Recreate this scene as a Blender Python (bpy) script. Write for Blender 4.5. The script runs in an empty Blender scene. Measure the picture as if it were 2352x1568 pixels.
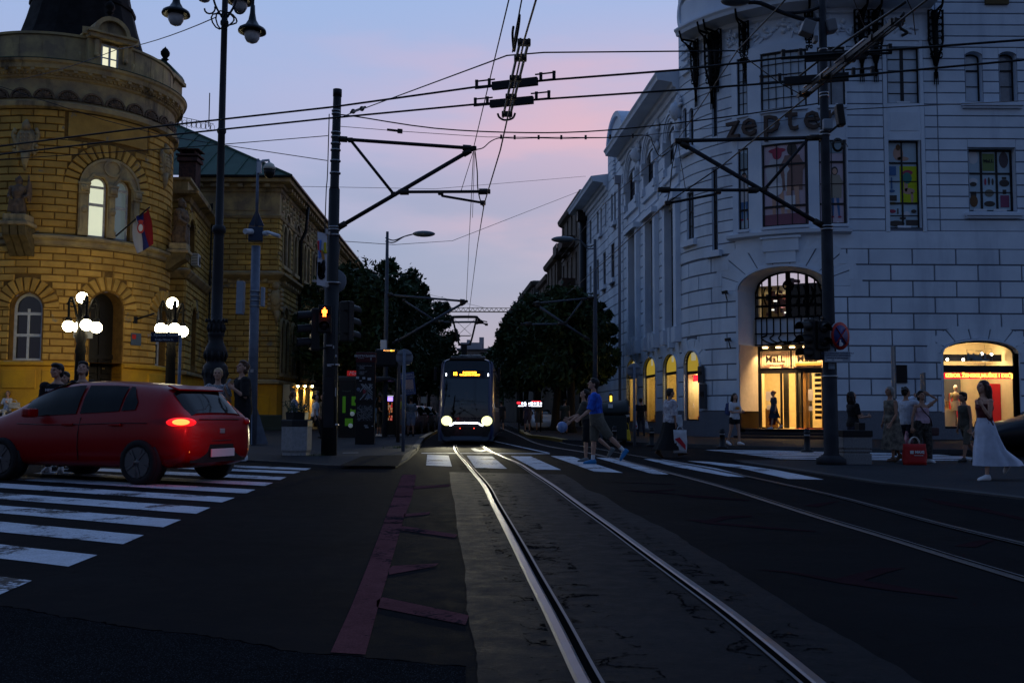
import bpy,bmesh,math,random
from math import sin,cos,pi,sqrt,radians as R,atan2
from mathutils import Vector as V,Matrix as M4
random.seed(7)
sc=bpy.context.scene
COL=sc.collection
F,CX,CY,HC=2287.0,1176.0,784.0,1.1
PITCH=math.atan(166/F);ROLL=R(.28);ZU=CX
def ray(u,v):
 x,y=(u-CX)/F,-(v-950)/F;x,y=x*cos(ROLL)-y*sin(ROLL),x*sin(ROLL)+y*cos(ROLL);y-=166/F
 return V((x,cos(PITCH)-y*sin(PITCH),sin(PITCH)+y*cos(PITCH)))
def P(u,v,d):
 r=ray(u,v);t=d/r.y
 return V((r.x*t,d,HC+r.z*t))
def G(u,v,z=0.0):
 r=ray(u,v);t=(z-HC)/r.z
 return V((r.x*t,r.y*t,z))
Pz=G
def zat(v,d,u=None):return P(ZU if u is None else u,v,d).z
def xat(u,d):return P(u,950,d).x
MATS={}
def mat(name,col,rough=.6,metal=0.,noise=0.,nscale=4.,bump=0.,bscale=None,emit=None,estr=0.,spec=.22,col2=None,alpha=None,trans=0.,detail=6.,stretch=None,coat=0.,patch=None,island=0.):
 if name in MATS:return MATS[name]
 m=bpy.data.materials.new(name);m.use_nodes=True
 nt=m.node_tree;N=nt.nodes;L=nt.links
 b=N['Principled BSDF']
 b.inputs['Base Color'].default_value=(*col,1)
 b.inputs['Roughness'].default_value=rough
 b.inputs['Metallic'].default_value=metal
 b.inputs['Specular IOR Level'].default_value=spec
 b.inputs['Transmission Weight'].default_value=trans
 if coat:b.inputs['Coat Weight'].default_value=coat;b.inputs['Coat Roughness'].default_value=.08
 if emit:b.inputs['Emission Color'].default_value=(*emit,1);b.inputs['Emission Strength'].default_value=estr
 if alpha is not None:b.inputs['Alpha'].default_value=alpha
 if noise or bump or col2:
  tc=N.new('ShaderNodeTexCoord');src=tc.outputs['Object']
  if stretch:
   mp=N.new('ShaderNodeMapping');mp.inputs['Scale'].default_value=stretch;L.new(src,mp.inputs[0]);src=mp.outputs[0]
  n=N.new('ShaderNodeTexNoise');n.inputs['Scale'].default_value=nscale;n.inputs['Detail'].default_value=detail;n.inputs['Roughness'].default_value=.62
  L.new(src,n.inputs['Vector'])
  if noise or col2:
   c2=col2 or tuple(c*(1-noise)for c in col)
   c1=col if col2 else tuple(min(1,c*(1+noise*.5))for c in col)
   rp=N.new('ShaderNodeValToRGB');e=rp.color_ramp.elements
   e[0].position=.36;e[0].color=(*c2,1);e[1].position=.64;e[1].color=(*c1,1)
   L.new(n.outputs['Fac'],rp.inputs[0]);oc=rp.outputs[0]
   if patch:
    pc,th,ps,pst,pw=patch;mq=N.new('ShaderNodeMapping');mq.inputs['Scale'].default_value=pst;L.new(tc.outputs['Object'],mq.inputs[0]);n3=N.new('ShaderNodeTexNoise');n3 .inputs['Scale'].default_value=ps;n3 .inputs['Detail'].default_value=9;n3 .inputs['Roughness'].default_value=.65;L.new(mq.outputs[0],n3 .inputs['Vector'])
    m3=N.new('ShaderNodeMapRange');m3 .inputs['From Min'].default_value=th;m3 .inputs['From Max'].default_value=th+pw;L.new(n3 .outputs['Fac'],m3 .inputs[0]);x3=N.new('ShaderNodeMixRGB');L.new(m3 .outputs[0],x3 .inputs[0]);L.new(oc,x3 .inputs[1]);x3 .inputs[2].default_value=(*pc,1);oc=x3 .outputs[0]
   if island:
    ge=N.new('ShaderNodeNewGeometry');mi=N.new('ShaderNodeMapRange');mi.inputs['To Min'].default_value=1-island;mi.inputs['To Max'].default_value=1+island*.6;L.new(ge.outputs['Random Per Island'],mi.inputs[0]);xi=N.new('ShaderNodeMixRGB');xi.blend_type='MULTIPLY';xi.inputs[0].default_value=1;L.new(oc,xi.inputs[1]);L.new(mi.outputs[0],xi.inputs[2]);oc=xi.outputs[0]
   L.new(oc,b.inputs['Base Color'])
   mr=N.new('ShaderNodeMapRange');mr.inputs['To Min'].default_value=max(0,rough-.12);mr.inputs['To Max'].default_value=min(1,rough+.12)
   L.new(n.outputs['Fac'],mr.inputs[0]);L.new(mr.outputs[0],b.inputs['Roughness'])
  if bump:
   n2=N.new('ShaderNodeTexNoise');n2 .inputs['Scale'].default_value=bscale or nscale*6;n2 .inputs['Detail'].default_value=8
   L.new(src,n2 .inputs['Vector'])
   bp=N.new('ShaderNodeBump');bp.inputs['Strength'].default_value=bump;bp.inputs['Distance'].default_value=.02
   L.new(n2 .outputs['Fac'],bp.inputs['Height']);L.new(bp.outputs[0],b.inputs['Normal'])
 MATS[name]=m
 return m
def emis(name,col,s):
 return mat(name,tuple(c*.6 for c in col),.4,emit=col,estr=s)
class MB:
 def __init__(s):s.v=[];s.f=[];s.sm=[]
 def add(s,vs,fs,smooth=False):
  o=len(s.v);s.v+=[tuple(p)for p in vs]
  for f in fs:s.f.append([i+o for i in f]);s.sm.append(smooth)
  return s
 def quad(s,a,b,c,d):return s.add([a,b,c,d],[(0,1,2,3)])
 def poly(s,ps):return s.add(ps,[tuple(range(len(ps)))])
 def box(s,c,size,rz=0.,m=None,taper=1.):
  x,y,z=(k/2 for k in size);c=V(c)
  vs=[]
  for dz in(-1,1):
   t=taper if dz>0 else 1
   for dx,dy in((-1,-1),(1,-1),(1,1),(-1,1)):
    p=V((dx*x*t,dy*y*t,dz*z))
    if m:p=m@p
    elif rz:p=M4 .Rotation(rz,3,'Z')@p
    vs.append(c+p)
  return s.add(vs,[(3,2,1,0),(4,5,6,7),(0,1,5,4),(1,2,6,5),(2,3,7,6),(3,0,4,7)])
 def bbox(s,c,size,bev=.02,rz=0.,m=None):
  """bevelled box"""
  x,y,z=(k/2 for k in size);c=V(c);b=min(bev,x*.9,y*.9,z*.9)
  bm=bmesh.new();bmesh.ops.create_cube(bm,size=1)
  for q in bm.verts:q.co=V((q.co.x*2*x,q.co.y*2*y,q.co.z*2*z))
  bmesh.ops.bevel(bm,geom=bm.edges[:],offset=b,segments=2,affect='EDGES',profile=.6)
  rot=m or(M4 .Rotation(rz,3,'Z'))
  bm.verts.index_update()
  s.add([c+rot@q.co for q in bm.verts],[[q.index for q in f.verts]for f in bm.faces])
  bm.free();return s
 def bar(s,a,b,w,h=None,up=(0,0,1)):
  a,b=V(a),V(b);h=h or w;d=(b-a).normalized();up=V(up)
  if abs(d.dot(up))>.98:up=V((0,1,0))
  x=d.cross(up).normalized()*w/2;y=x.cross(d).normalized()*h/2
  vs=[a-x-y,a+x-y,a+x+y,a-x+y,b-x-y,b+x-y,b+x+y,b-x+y]
  return s.add(vs,[(0,1,2,3),(7,6,5,4),(0,4,5,1),(1,5,6,2),(2,6,7,3),(3,7,4,0)])
 def tube(s,pts,r,n=8,cap=True,flat=1.):
  pts=[V(p)for p in pts];k=len(pts)
  rs=r if isinstance(r,(list,tuple))else[r]*k
  rings=[];up=None
  for i,p in enumerate(pts):
   d=(pts[min(i+1,k-1)]-pts[max(i-1,0)]).normalized()
   if up is None:
    up=V((0,0,1))if abs(d.z)<.9 else V((0,1,0))
   x=d.cross(up)
   if x.length<1e-4:x=d.cross(V((1,.2,0)))
   x.normalize();y=x.cross(d).normalized();up=y
   rings.append([p+x*(rs[i]*cos(2*pi*j/n))+y*(rs[i]*flat*sin(2*pi*j/n))for j in range(n)])
  return s.loft(rings,cap)
 def loft(s,rings,cap=True,smooth=True,closed=True):
  n=len(rings[0]);vs=[p for rg in rings for p in rg];fs=[]
  for i in range(len(rings)-1):
   for j in range(n if closed else n-1):
    a,b=i*n+j,i*n+(j+1)%n
    fs.append((a,b,b+n,a+n))
  s.add(vs,fs,smooth)
  if cap and closed:
   s.add(rings[0],[tuple(range(n))[::-1]]);s.add(rings[-1],[tuple(range(n))])
  return s
 def lathe(s,prof,c=(0,0,0),n=24,smooth=True,a0=0.,a1=2*pi,axis=None):
  c=V(c);full=abs(a1-a0-2*pi)<1e-6
  k=n if full else n+1
  rings=[]
  for r,z in prof:
   rg=[]
   for j in range(k):
    a=a0+(a1-a0)*j/n
    p=V((r*cos(a),r*sin(a),z))
    if axis:p=axis@p
    rg.append(c+p)
   rings.append(rg)
  return s.loft(rings,cap=full,smooth=smooth,closed=full)
 def sph(s,c,r,n=14,m=10,rot=None):
  c=V(c);r=r if isinstance(r,(tuple,list))else(r,r,r);rings=[]
  for i in range(1,m):
   t=pi*i/m;rg=[]
   for j in range(n):
    p=V((r[0]*sin(t)*cos(2*pi*j/n),r[1]*sin(t)*sin(2*pi*j/n),-r[2]*cos(t)))
    if rot:p=rot@p
    rg.append(c+p)
   rings.append(rg)
  e0=V((0,0,-r[2]));e1=V((0,0,r[2]))
  if rot:e0=rot@e0;e1=rot@e1
  vs=[p for rg in rings for p in rg]+[c+e0,c+e1];fs=[]
  for i in range(m-2):
   for j in range(n):
    a,b=i*n+j,i*n+(j+1)%n;fs.append((a,b,b+n,a+n))
  k=(m-1)*n
  for j in range(n):
   fs.append((k,(j+1)%n,j));fs.append((k+1,(m-2)*n+j,(m-2)*n+(j+1)%n))
  return s.add(vs,fs,True)
 def prism(s,poly,h,top=True):
  """vertical prism of a ground polygon of 3D points (z = base), height h"""
  n=len(poly);a=[V(p)for p in poly];b=[p+V((0,0,h))for p in a]
  s.add(a+b,[(i,(i+1)%n,n+(i+1)%n,n+i)for i in range(n)]+([tuple(range(n,2*n))]if top else[]))
  return s
 def slab(s,poly,nrm):
  """planar polygon extruded along vector nrm (both faces)"""
  n=len(poly);a=[V(p)for p in poly];b=[p+V(nrm)for p in a]
  return s.add(a+b,[tuple(range(n))[::-1],tuple(range(n,2*n))]+[(i,(i+1)%n,n+(i+1)%n,n+i)for i in range(n)])
 def build(s,name,m,parent=None,smooth=None,origin=None):
  me=bpy.data.meshes.new(name)
  if not s.v:s.add([(0,0,0)]*3,[(0,1,2)])
  vs=s.v
  w=V((0,0,0))
  if parent is not None:w=V(parent.get('_w',(0,0,0)))
  elif origin is not None:w=V(origin)
  if w.length>0:vs=[(p[0]-w.x,p[1]-w.y,p[2]-w.z)for p in vs]
  me.from_pydata(vs,[],s.f)
  me.polygons.foreach_set('use_smooth',[bool(x)if smooth is None else smooth for x in s.sm])
  me.materials.append(m)
  bm=bmesh.new();bm.from_mesh(me)
  bmesh.ops.remove_doubles(bm,verts=bm.verts,dist=1e-5)
  bmesh.ops.recalc_face_normals(bm,faces=bm.faces)
  bm.to_mesh(me);bm.free();me.update()
  o=bpy.data.objects.new(name,me);COL.objects.link(o)
  if parent is not None:
   o.parent=parent;o['_w']=tuple(w)
  else:
   o.location=w;o['_w']=tuple(w)
  return o
def tag(o,label,cat,group=None,kind=None):
 if label:o['label']=label
 if cat:o['category']=cat
 if group:o['group']=group
 if kind:o['kind']=kind
 return o
def thing(name,label,cat,loc=(0,0,0),group=None):
 """an Empty at the base of a thing; its parts are built in world coordinates"""
 o=bpy.data.objects.new(name,None);COL.objects.link(o)
 o.location=loc;o['_w']=tuple(loc);o.empty_display_size=.2
 return tag(o,label,cat,group)
def copy_tree(o,parent=None):
 c=o.copy();COL.objects.link(c)
 if parent is not None:c.parent=parent
 for ch in list(o.children):copy_tree(ch,c)
 return c
def mesh_of(o):
 dg=bpy.context.evaluated_depsgraph_get();dg.update()
 return bpy.data.meshes.new_from_object(o.evaluated_get(dg),depsgraph=dg)
def text_mb(txt,size,m=None,align='CENTER',depth=.002,bold=0.,xscale=1.,shear=0.):
 """lettering as mesh; m places the text plane (x right, y up) in the world"""
 cu=bpy.data.curves.new('lettering','FONT');cu.body=txt;cu.size=size;cu.align_x=align;cu.align_y='CENTER'
 cu.extrude=depth;cu.offset=bold;cu.resolution_u=2;cu.shear=shear
 o=bpy.data.objects.new('lettering',cu);COL.objects.link(o)
 me=mesh_of(o);bpy.data.objects.remove(o);bpy.data.curves.remove(cu)
 b=MB();m=m or M4 .Identity(4)
 b.add([m@V((p.co.x*xscale,p.co.y,p.co.z))for p in me.vertices],[list(f.vertices)for f in me.polygons])
 bpy.data.meshes.remove(me);return b
def frame_m(o,right,up):
 """4x4 with x=right, y=up, z=right x up, at o"""
 x=V(right).normalized();y=V(up);y=(y-x*y.dot(x)).normalized();z=x.cross(y)
 return M4(((x.x,y.x,z.x,o[0]),(x.y,y.y,z.y,o[1]),(x.z,y.z,z.z,o[2]),(0,0,0,1)))
def join_mb(*ms):
 r=MB()
 for q in ms:r.add(q.v,q.f);r.sm[-len(q.f):]=q.sm if q.f else[]
 return r
def remesh(mb,voxel,name,m,parent,smooth_it=2,folds=0.):
 """soup of closed pieces -> one continuous surface"""
 o=mb.build(name,m,parent)
 md=o.modifiers.new('r','REMESH');md.mode='VOXEL';md.voxel_size=voxel;md.use_smooth_shade=True
 if smooth_it:
  sm=o.modifiers.new('s','SMOOTH');sm.iterations=smooth_it;sm.factor=.5
 if folds:
  tx=bpy.data.textures.get('folds')or bpy.data.textures.new('folds','CLOUDS');tx.noise_scale=.10;tx.noise_depth=2
  dm_=o.modifiers.new('d','DISPLACE');dm_.texture=tx;dm_.strength=folds;dm_.mid_level=.5;dm_.texture_coords='GLOBAL' if False else 'LOCAL'
 me=mesh_of(o);old=o.data
 o.modifiers.clear();o.data=me;me.name=name
 bpy.data.meshes.remove(old)
 if not me.materials:me.materials.append(m)
 return o
class Path:
 def __init__(s):s.seg=[];s.L=0.;s.brk=[0.]
 def line(s,a,b):
  a,b=V(a),V(b);l=(b-a).length;s.seg.append((s.L,s.L+l,'l',a,b));s.L+=l;s.brk.append(s.L);return s
 def arc(s,c,r,a0,a1):
  l=abs(a1-a0)*r;s.seg.append((s.L,s.L+l,'a',V(c),r,a0,a1));s.L+=l;s.brk.append(s.L);return s
 def at(s,q):
  sg=s.seg[-1]
  for g in s.seg:
   if q<=g[1]+1e-9:sg=g;break
  t=(q-sg[0])/(sg[1]-sg[0])
  if sg[2]=='l':
   p=sg[3].lerp(sg[4],t);d=(sg[4]-sg[3]).normalized();n=V((d.y,-d.x))
  else:
   a=sg[5]+(sg[6]-sg[5])*t;n=V((cos(a),sin(a)));p=sg[3]+n*sg[4]
   if sg[6]<sg[5]:n=n
  return p,n
 def f(s,q,z,out=0.):
  p,n=s.at(q);return V((p.x+n.x*out,p.y+n.y*out,z))
 def su(s,u,lo=0.,hi=None,v=950):
  """arc length where the picture column u meets the path (first hit from lo)"""
  rr=ray(u,v);k=rr.x/rr.y;hi=hi or s.L;best=None;n=600;pv=None
  for i in range(n+1):
   q=lo+(hi-lo)*i/n;p,nn=s.at(q);e=p.x-k*p.y
   facing=nn.dot(-p)>0
   if pv is not None and pv[1]*e<=0 and facing:
    a,b,ea=pv[0],q,pv[1]
    for _ in range(30):
     mdl=(a+b)/2;pm,_n=s.at(mdl);em=pm.x-k*pm.y
     if ea*em<=0:b=mdl
     else:a,ea=mdl,em
    c=(a+b)/2
    if best is None or s.at(c)[0].y<s.at(best)[0].y:best=c
   pv=(q,e)
  if best is None:
   best=min((lo+(hi-lo)*i/n for i in range(n+1)),key=lambda q:abs(s.at(q)[0].x-k*s.at(q)[0].y))
  return best
 def zu(s,q,v):
  p=s.at(q)[0];return zat(v,p.y,CX+F*p.x/p.y)
 def curved(s,q):
  for g in s.seg:
   if g[0]-1e-9<=q<=g[1]+1e-9 and g[2]=='a':return True
  return False
class Op:
 """opening on a facade; rise>0 gives an arched head above z1"""
 def __init__(s,s0,s1,z0,z1,rise=0.,dep=.3,**k):s.s0,s.s1,s.z0,s.z1,s.rise,s.dep=s0,s1,z0,z1,rise,dep;s.__dict__.update(k)
 def top(s,q,m=0.):
  if not s.rise:return s.z1+m
  c=(s.s0+s.s1)/2;h=(s.s1-s.s0)/2+m;t=max(0.,1-((q-c)/h)**2)
  return s.z1+(s.rise+m)*sqrt(t)
 def cols(s):
  n=12 if s.rise else 2
  c=(s.s0+s.s1)/2;h=(s.s1-s.s0)/2
  return[c-h*cos(pi*i/n)for i in range(n+1)]
def wall(mb,path,s0,s1,z0,z1,ops,out=0.,step=.5,reveal=True):
 cuts={round(s0,4),round(s1,4)}
 for b in path.brk:
  if s0<b<s1:cuts.add(round(b,4))
 q=s0
 while q<s1:
  if path.curved(q):cuts.add(round(q,4))
  q+=step
 ops=[o for o in ops if o.s1>s0 and o.s0<s1]
 for o in ops:cuts|={round(c,4)for c in o.cols()if s0<c<s1}
 cuts=sorted(cuts)
 for a,b in zip(cuts,cuts[1:]):
  if b-a<1e-4:continue
  md=(a+b)/2;cov=sorted([o for o in ops if o.s0<md<o.s1],key=lambda o:o.z0)
  za,zb=z0,z0
  for o in cov:
   if o.z0>min(za,zb)+1e-4 and o.z0<z1:mb.quad(path.f(a,za,out),path.f(b,zb,out),path.f(b,o.z0,out),path.f(a,o.z0,out))
   za,zb=max(za,min(z1,o.top(a))),max(zb,min(z1,o.top(b)))
  if max(z1-za,z1-zb)>1e-4:mb.quad(path.f(a,za,out),path.f(b,zb,out),path.f(b,z1,out),path.f(a,z1,out))
 if reveal:reveals(mb,path,ops,out)
def reveals(mb,path,ops,out=0.):
 if 1:
  for o in ops:
   cs=o.cols();i0=out-o.dep
   mb.quad(path.f(o.s0,o.z0,out),path.f(o.s0,o.z1,out),path.f(o.s0,o.z1,i0),path.f(o.s0,o.z0,i0))
   mb.quad(path.f(o.s1,o.z0,out),path.f(o.s1,o.z1,out),path.f(o.s1,o.z1,i0),path.f(o.s1,o.z0,i0))
   for a,b in zip(cs,cs[1:]):
    mb.quad(path.f(a,o.top(a),out),path.f(b,o.top(b),out),path.f(b,o.top(b),i0),path.f(a,o.top(a),i0))
    mb.quad(path.f(a,o.z0,out),path.f(b,o.z0,out),path.f(b,o.z0,i0),path.f(a,o.z0,i0))
def pad(mb,path,a,b,z0,z1,base,proud,bev,step=.45):
 """one raised block with sloping edges"""
 n=max(1,int((b-a)/step+.999))if path.curved((a+b)/2)else 1
 if b-a<2.5*bev or z1-z0<2.5*bev:return
 qs=[a+(b-a)*i/n for i in range(n+1)];qi=[a+bev+(b-a-2*bev)*i/n for i in range(n+1)]
 o1=base+proud
 B=[path.f(q,z0,base)for q in qs];T=[path.f(q,z1,base)for q in qs]
 b2=[path.f(q,z0+bev,o1)for q in qi];t2=[path.f(q,z1-bev,o1)for q in qi]
 for i in range(n):
  mb.quad(b2[i],b2[i+1],t2[i+1],t2[i]);mb.quad(B[i],B[i+1],b2[i+1],b2[i]);mb.quad(t2[i],t2[i+1],T[i+1],T[i])
 mb.quad(B[0],b2[0],t2[0],T[0]);mb.quad(b2[n],B[n],T[n],t2[n])
def pads(mb,path,s0,s1,z0,z1,rh,bl,ops=(),joint=.04,proud=.05,bev=.03,base=0.,margin=.05,stag=.5,vary=0.,rnd=None):
 nr=max(1,round((z1-z0)/rh));rh=(z1-z0)/nr
 for r in range(nr):
  za,zb=z0+r*rh+joint/2,z0+(r+1)*rh-joint/2
  blk=[]
  for o in ops:
   mm=getattr(o,'ring',margin)
   if zb<=o.z0-.02:continue
   if za<o.z1:blk.append((o.s0-margin if zb<o.z1 else o.s0-mm,o.s1+margin if zb<o.z1 else o.s1+mm)if not o.rise else(o.s0-margin,o.s1+margin))
   if o.rise and zb>o.z1:
    zz=max(za,o.z1);ry=o.rise+mm;rx=(o.s1-o.s0)/2+mm
    if zz<o.z1+ry:
     w=rx*sqrt(max(0,1-((zz-o.z1)/ry)**2));c=(o.s0+o.s1)/2;blk.append((c-w,c+w))
   elif not o.rise and zb>o.z1 and za<o.z1:blk.append((o.s0-margin,o.s1+margin))
  for o in ops:
   mr_=getattr(o,'ring',0)
   if o.rise and mr_>.1 and za<o.z1-.03 and zb>o.z1 and o.s1>s0 and o.s0<s1:
    for x,y in((o.s0-mr_-.02,o.s0-margin),(o.s1+margin,o.s1+mr_+.02)):spanel(mb,path,x,y,za,o.z1,base,proud)
   if o.s1<s0 or o.s0>s1 or getattr(o,'ring',margin)>.1:continue
   n=8 if o.rise else 1;m=margin;a0,a1=max(s0,o.s0-m),min(s1,o.s1+m)
   if o.z1<zb and za<o.z1+o.rise:
    for i in range(n):
     x,y=a0+(a1-a0)*i/n,a0+(a1-a0)*(i+1)/n;p,q=max(za,o.top(max(o.s0,min(o.s1,x)),m)),max(za,o.top(max(o.s0,min(o.s1,y)),m))
     if zb-min(p,q)>.03:mb.quad(path.f(x,min(p,zb),base+proud),path.f(y,min(q,zb),base+proud),path.f(y,zb,base+proud),path.f(x,zb,base+proud))
   if za<o.z0-.06<zb and zb>o.z0:mb.quad(path.f(a0,za,base+proud),path.f(a1,za,base+proud),path.f(a1,o.z0-.02,base+proud),path.f(a0,o.z0-.02,base+proud))
  edges=sorted({s0,s1}|{b for b in path.brk if s0+.05<b<s1-.05})
  for ea,eb in zip(edges,edges[1:]):
   L=eb-ea
   if bl:
    nb=max(1,round(L/bl));w=L/nb
    xs=[ea]+[ea+w*(i+(stag if r%2 else 0))for i in range(0 if r%2 and stag else 1,nb+1)]+[eb]
    xs=sorted({round(x,4)for x in xs if ea<=x<=eb})
   else:xs=[ea,eb]
   for a,b in zip(xs,xs[1:]):
    iv=[(a+joint/2,b-joint/2)]
    for(p,q)in blk:
     nv=[]
     for(x,y)in iv:
      if q<=x or p>=y:nv.append((x,y));continue
      if p>x:nv.append((x,p))
      if q<y:nv.append((q,y))
     iv=nv
    for(x,y)in iv:
     if y-x>.1:pad(mb,path,x,y,za,zb,base,proud*(1+vary*random.uniform(-1,1)),bev)
def vouss(mb,path,o,w,n,m=.04,joint=.04,proud=.06,base=0.,bev=.03,a0=0.,a1=pi):
 c=(o.s0+o.s1)/2;rx,ry=(o.s1-o.s0)/2+m,o.rise+m
 for i in range(n):
  ta,tb=a0+(a1-a0)*i/n,a0+(a1-a0)*(i+1)/n
  g=joint/2/(rx+w/2);ta+=g;tb-=g
  def pt(t,e,out):return path.f(c-(rx+e)*cos(t),o.z1+(ry+e)*sin(t),out)
  k=3;ts=[ta+(tb-ta)*j/k for j in range(k+1)];gb=bev/(rx+w/2)
  ti=[ta+gb+(tb-ta-2*gb)*j/k for j in range(k+1)]
  for j in range(k):
   mb.quad(pt(ti[j],bev,base+proud),pt(ti[j+1],bev,base+proud),pt(ti[j+1],w-bev,base+proud),pt(ti[j],w-bev,base+proud))
   mb.quad(pt(ts[j],0,base),pt(ts[j+1],0,base),pt(ti[j+1],bev,base+proud),pt(ti[j],bev,base+proud))
   mb.quad(pt(ti[j],w-bev,base+proud),pt(ti[j+1],w-bev,base+proud),pt(ts[j+1],w,base),pt(ts[j],w,base))
  mb.quad(pt(ts[0],0,base),pt(ti[0],bev,base+proud),pt(ti[0],w-bev,base+proud),pt(ts[0],w,base))
  mb.quad(pt(ti[k],bev,base+proud),pt(ts[k],0,base),pt(ts[k],w,base),pt(ti[k],w-bev,base+proud))
def sweep(mb,path,s0,s1,prof,step=.4,ends=True):
 """cornice: profile [(out, z)...] swept along the path, mitred at corners"""
 qs={s0,s1}
 q=s0
 while q<s1:
  if path.curved(q):qs.add(q)
  q+=step
 edges=sorted(qs|{b for b in path.brk if s0<b<s1})
 cols=[]
 for q in edges:
  p,n=path.at(max(s0,q-1e-4));p2,n2=path.at(min(s1,q+1e-4))
  nn=n+n2;nn=nn.normalized()/max(.35,nn.normalized().dot(n))if nn.length>1e-6 else n
  cols.append([V((p.x+nn.x*o,p.y+nn.y*o,z))for o,z in prof])
 mb.loft(cols,cap=False,smooth=False,closed=False)
 if ends:
  mb.poly(cols[0]);mb.poly(cols[-1])
def spanel(mb,path,a,b,z0,z1,out,th):
 """flat box laid on a facade"""
 n=max(1,int((b-a)/.4))if path.curved((a+b)/2)else 1
 qs=[a+(b-a)*i/n for i in range(n+1)]
 for i in range(n):
  x,y=qs[i],qs[i+1]
  mb.quad(path.f(x,z0,out+th),path.f(y,z0,out+th),path.f(y,z1,out+th),path.f(x,z1,out+th))
  mb.quad(path.f(x,z1,out),path.f(y,z1,out),path.f(y,z1,out+th),path.f(x,z1,out+th))
  mb.quad(path.f(x,z0,out),path.f(y,z0,out),path.f(y,z0,out+th),path.f(x,z0,out+th))
 for q in(a,b):mb.quad(path.f(q,z0,out),path.f(q,z1,out),path.f(q,z1,out+th),path.f(q,z0,out+th))
def window(parent,path,o,mf,mg,out=0.,fw=.07,cols=2,rows=(.33,),sill=None,msill=None,name='window',inset=.05,bar=.05,colpos=None):
 """frame (the window part) with its glass as a sub-part, standing in the opening o"""
 d=out-o.dep;fr=MB();cs=o.cols();th=.06
 spanel(fr,path,o.s0,o.s0+fw,o.z0,o.z1+(.02 if o.rise else 0),d,th);spanel(fr,path,o.s1-fw,o.s1,o.z0,o.z1+(.02 if o.rise else 0),d,th)
 spanel(fr,path,o.s0+fw,o.s1-fw,o.z0,o.z0+fw,d,th)
 if o.rise:
  c=(o.s0+o.s1)/2;rx=(o.s1-o.s0)/2
  for i in range(10):
   t0,t1=pi*i/10,pi*(i+1)/10
   a=[path.f(c-(rx-e)*cos(t),o.z1+max(.01,o.rise-e)*sin(t),d+th)for t,e in((t0,0),(t1,0),(t1,fw),(t0,fw))]
   fr.quad(*a)
   fr.quad(a[2],a[3],*[path.f(c-(rx-fw)*cos(t),o.z1+max(.01,o.rise-fw)*sin(t),d)for t in(t0,t1)])
 else:spanel(fr,path,o.s0+fw,o.s1-fw,o.z1-fw,o.z1,d,th)
 w=o.s1-o.s0;ht=o.z1+o.rise-o.z0
 cp=colpos or[i/cols for i in range(1,cols)]
 for k in cp:
  q=o.s0+w*k;spanel(fr,path,q-bar/2,q+bar/2,o.z0+fw,(o.z1+.001 if o.rise and cols==2 and not colpos else o.top(q)-fw),d,th*.8)
 for k in rows:
  if isinstance(k,(tuple,list)):k,bw=k
  else:bw=bar
  z=o.z0+ht*(1-k);spanel(fr,path,o.s0+fw,o.s1-fw,z-bw/2,z+bw/2,d,th*.9)
 f=fr.build(name,mf,parent)
 gl=MB()
 for a,b in zip(cs,cs[1:]):
  gl.quad(path.f(a,o.z0,d+.012),path.f(b,o.z0,d+.012),path.f(b,o.top(b),d+.012),path.f(a,o.top(a),d+.012))
 gl.build('pane',mg,f)
 if sill:
  sb=MB();spanel(sb,path,o.s0-.12,o.s1+.12,o.z0-sill,o.z0-.004,out,.16);sb.build('sill',msill or mf,f)
 return f
def z1(x,y):return(861.3+x*.37757,976.2+y*.37757)
def z2(x,y):return(1550.4+x*.37757,976.2+y*.37757)
def z3(x,y):return(x*.39063,1033.6+y*.39063)
def z5(x,y):return(1234.6+x*.1953,803.9+y*.1953)
def zt(x,y):return(574.2+x*.20139,775.2+y*.20139)
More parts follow.
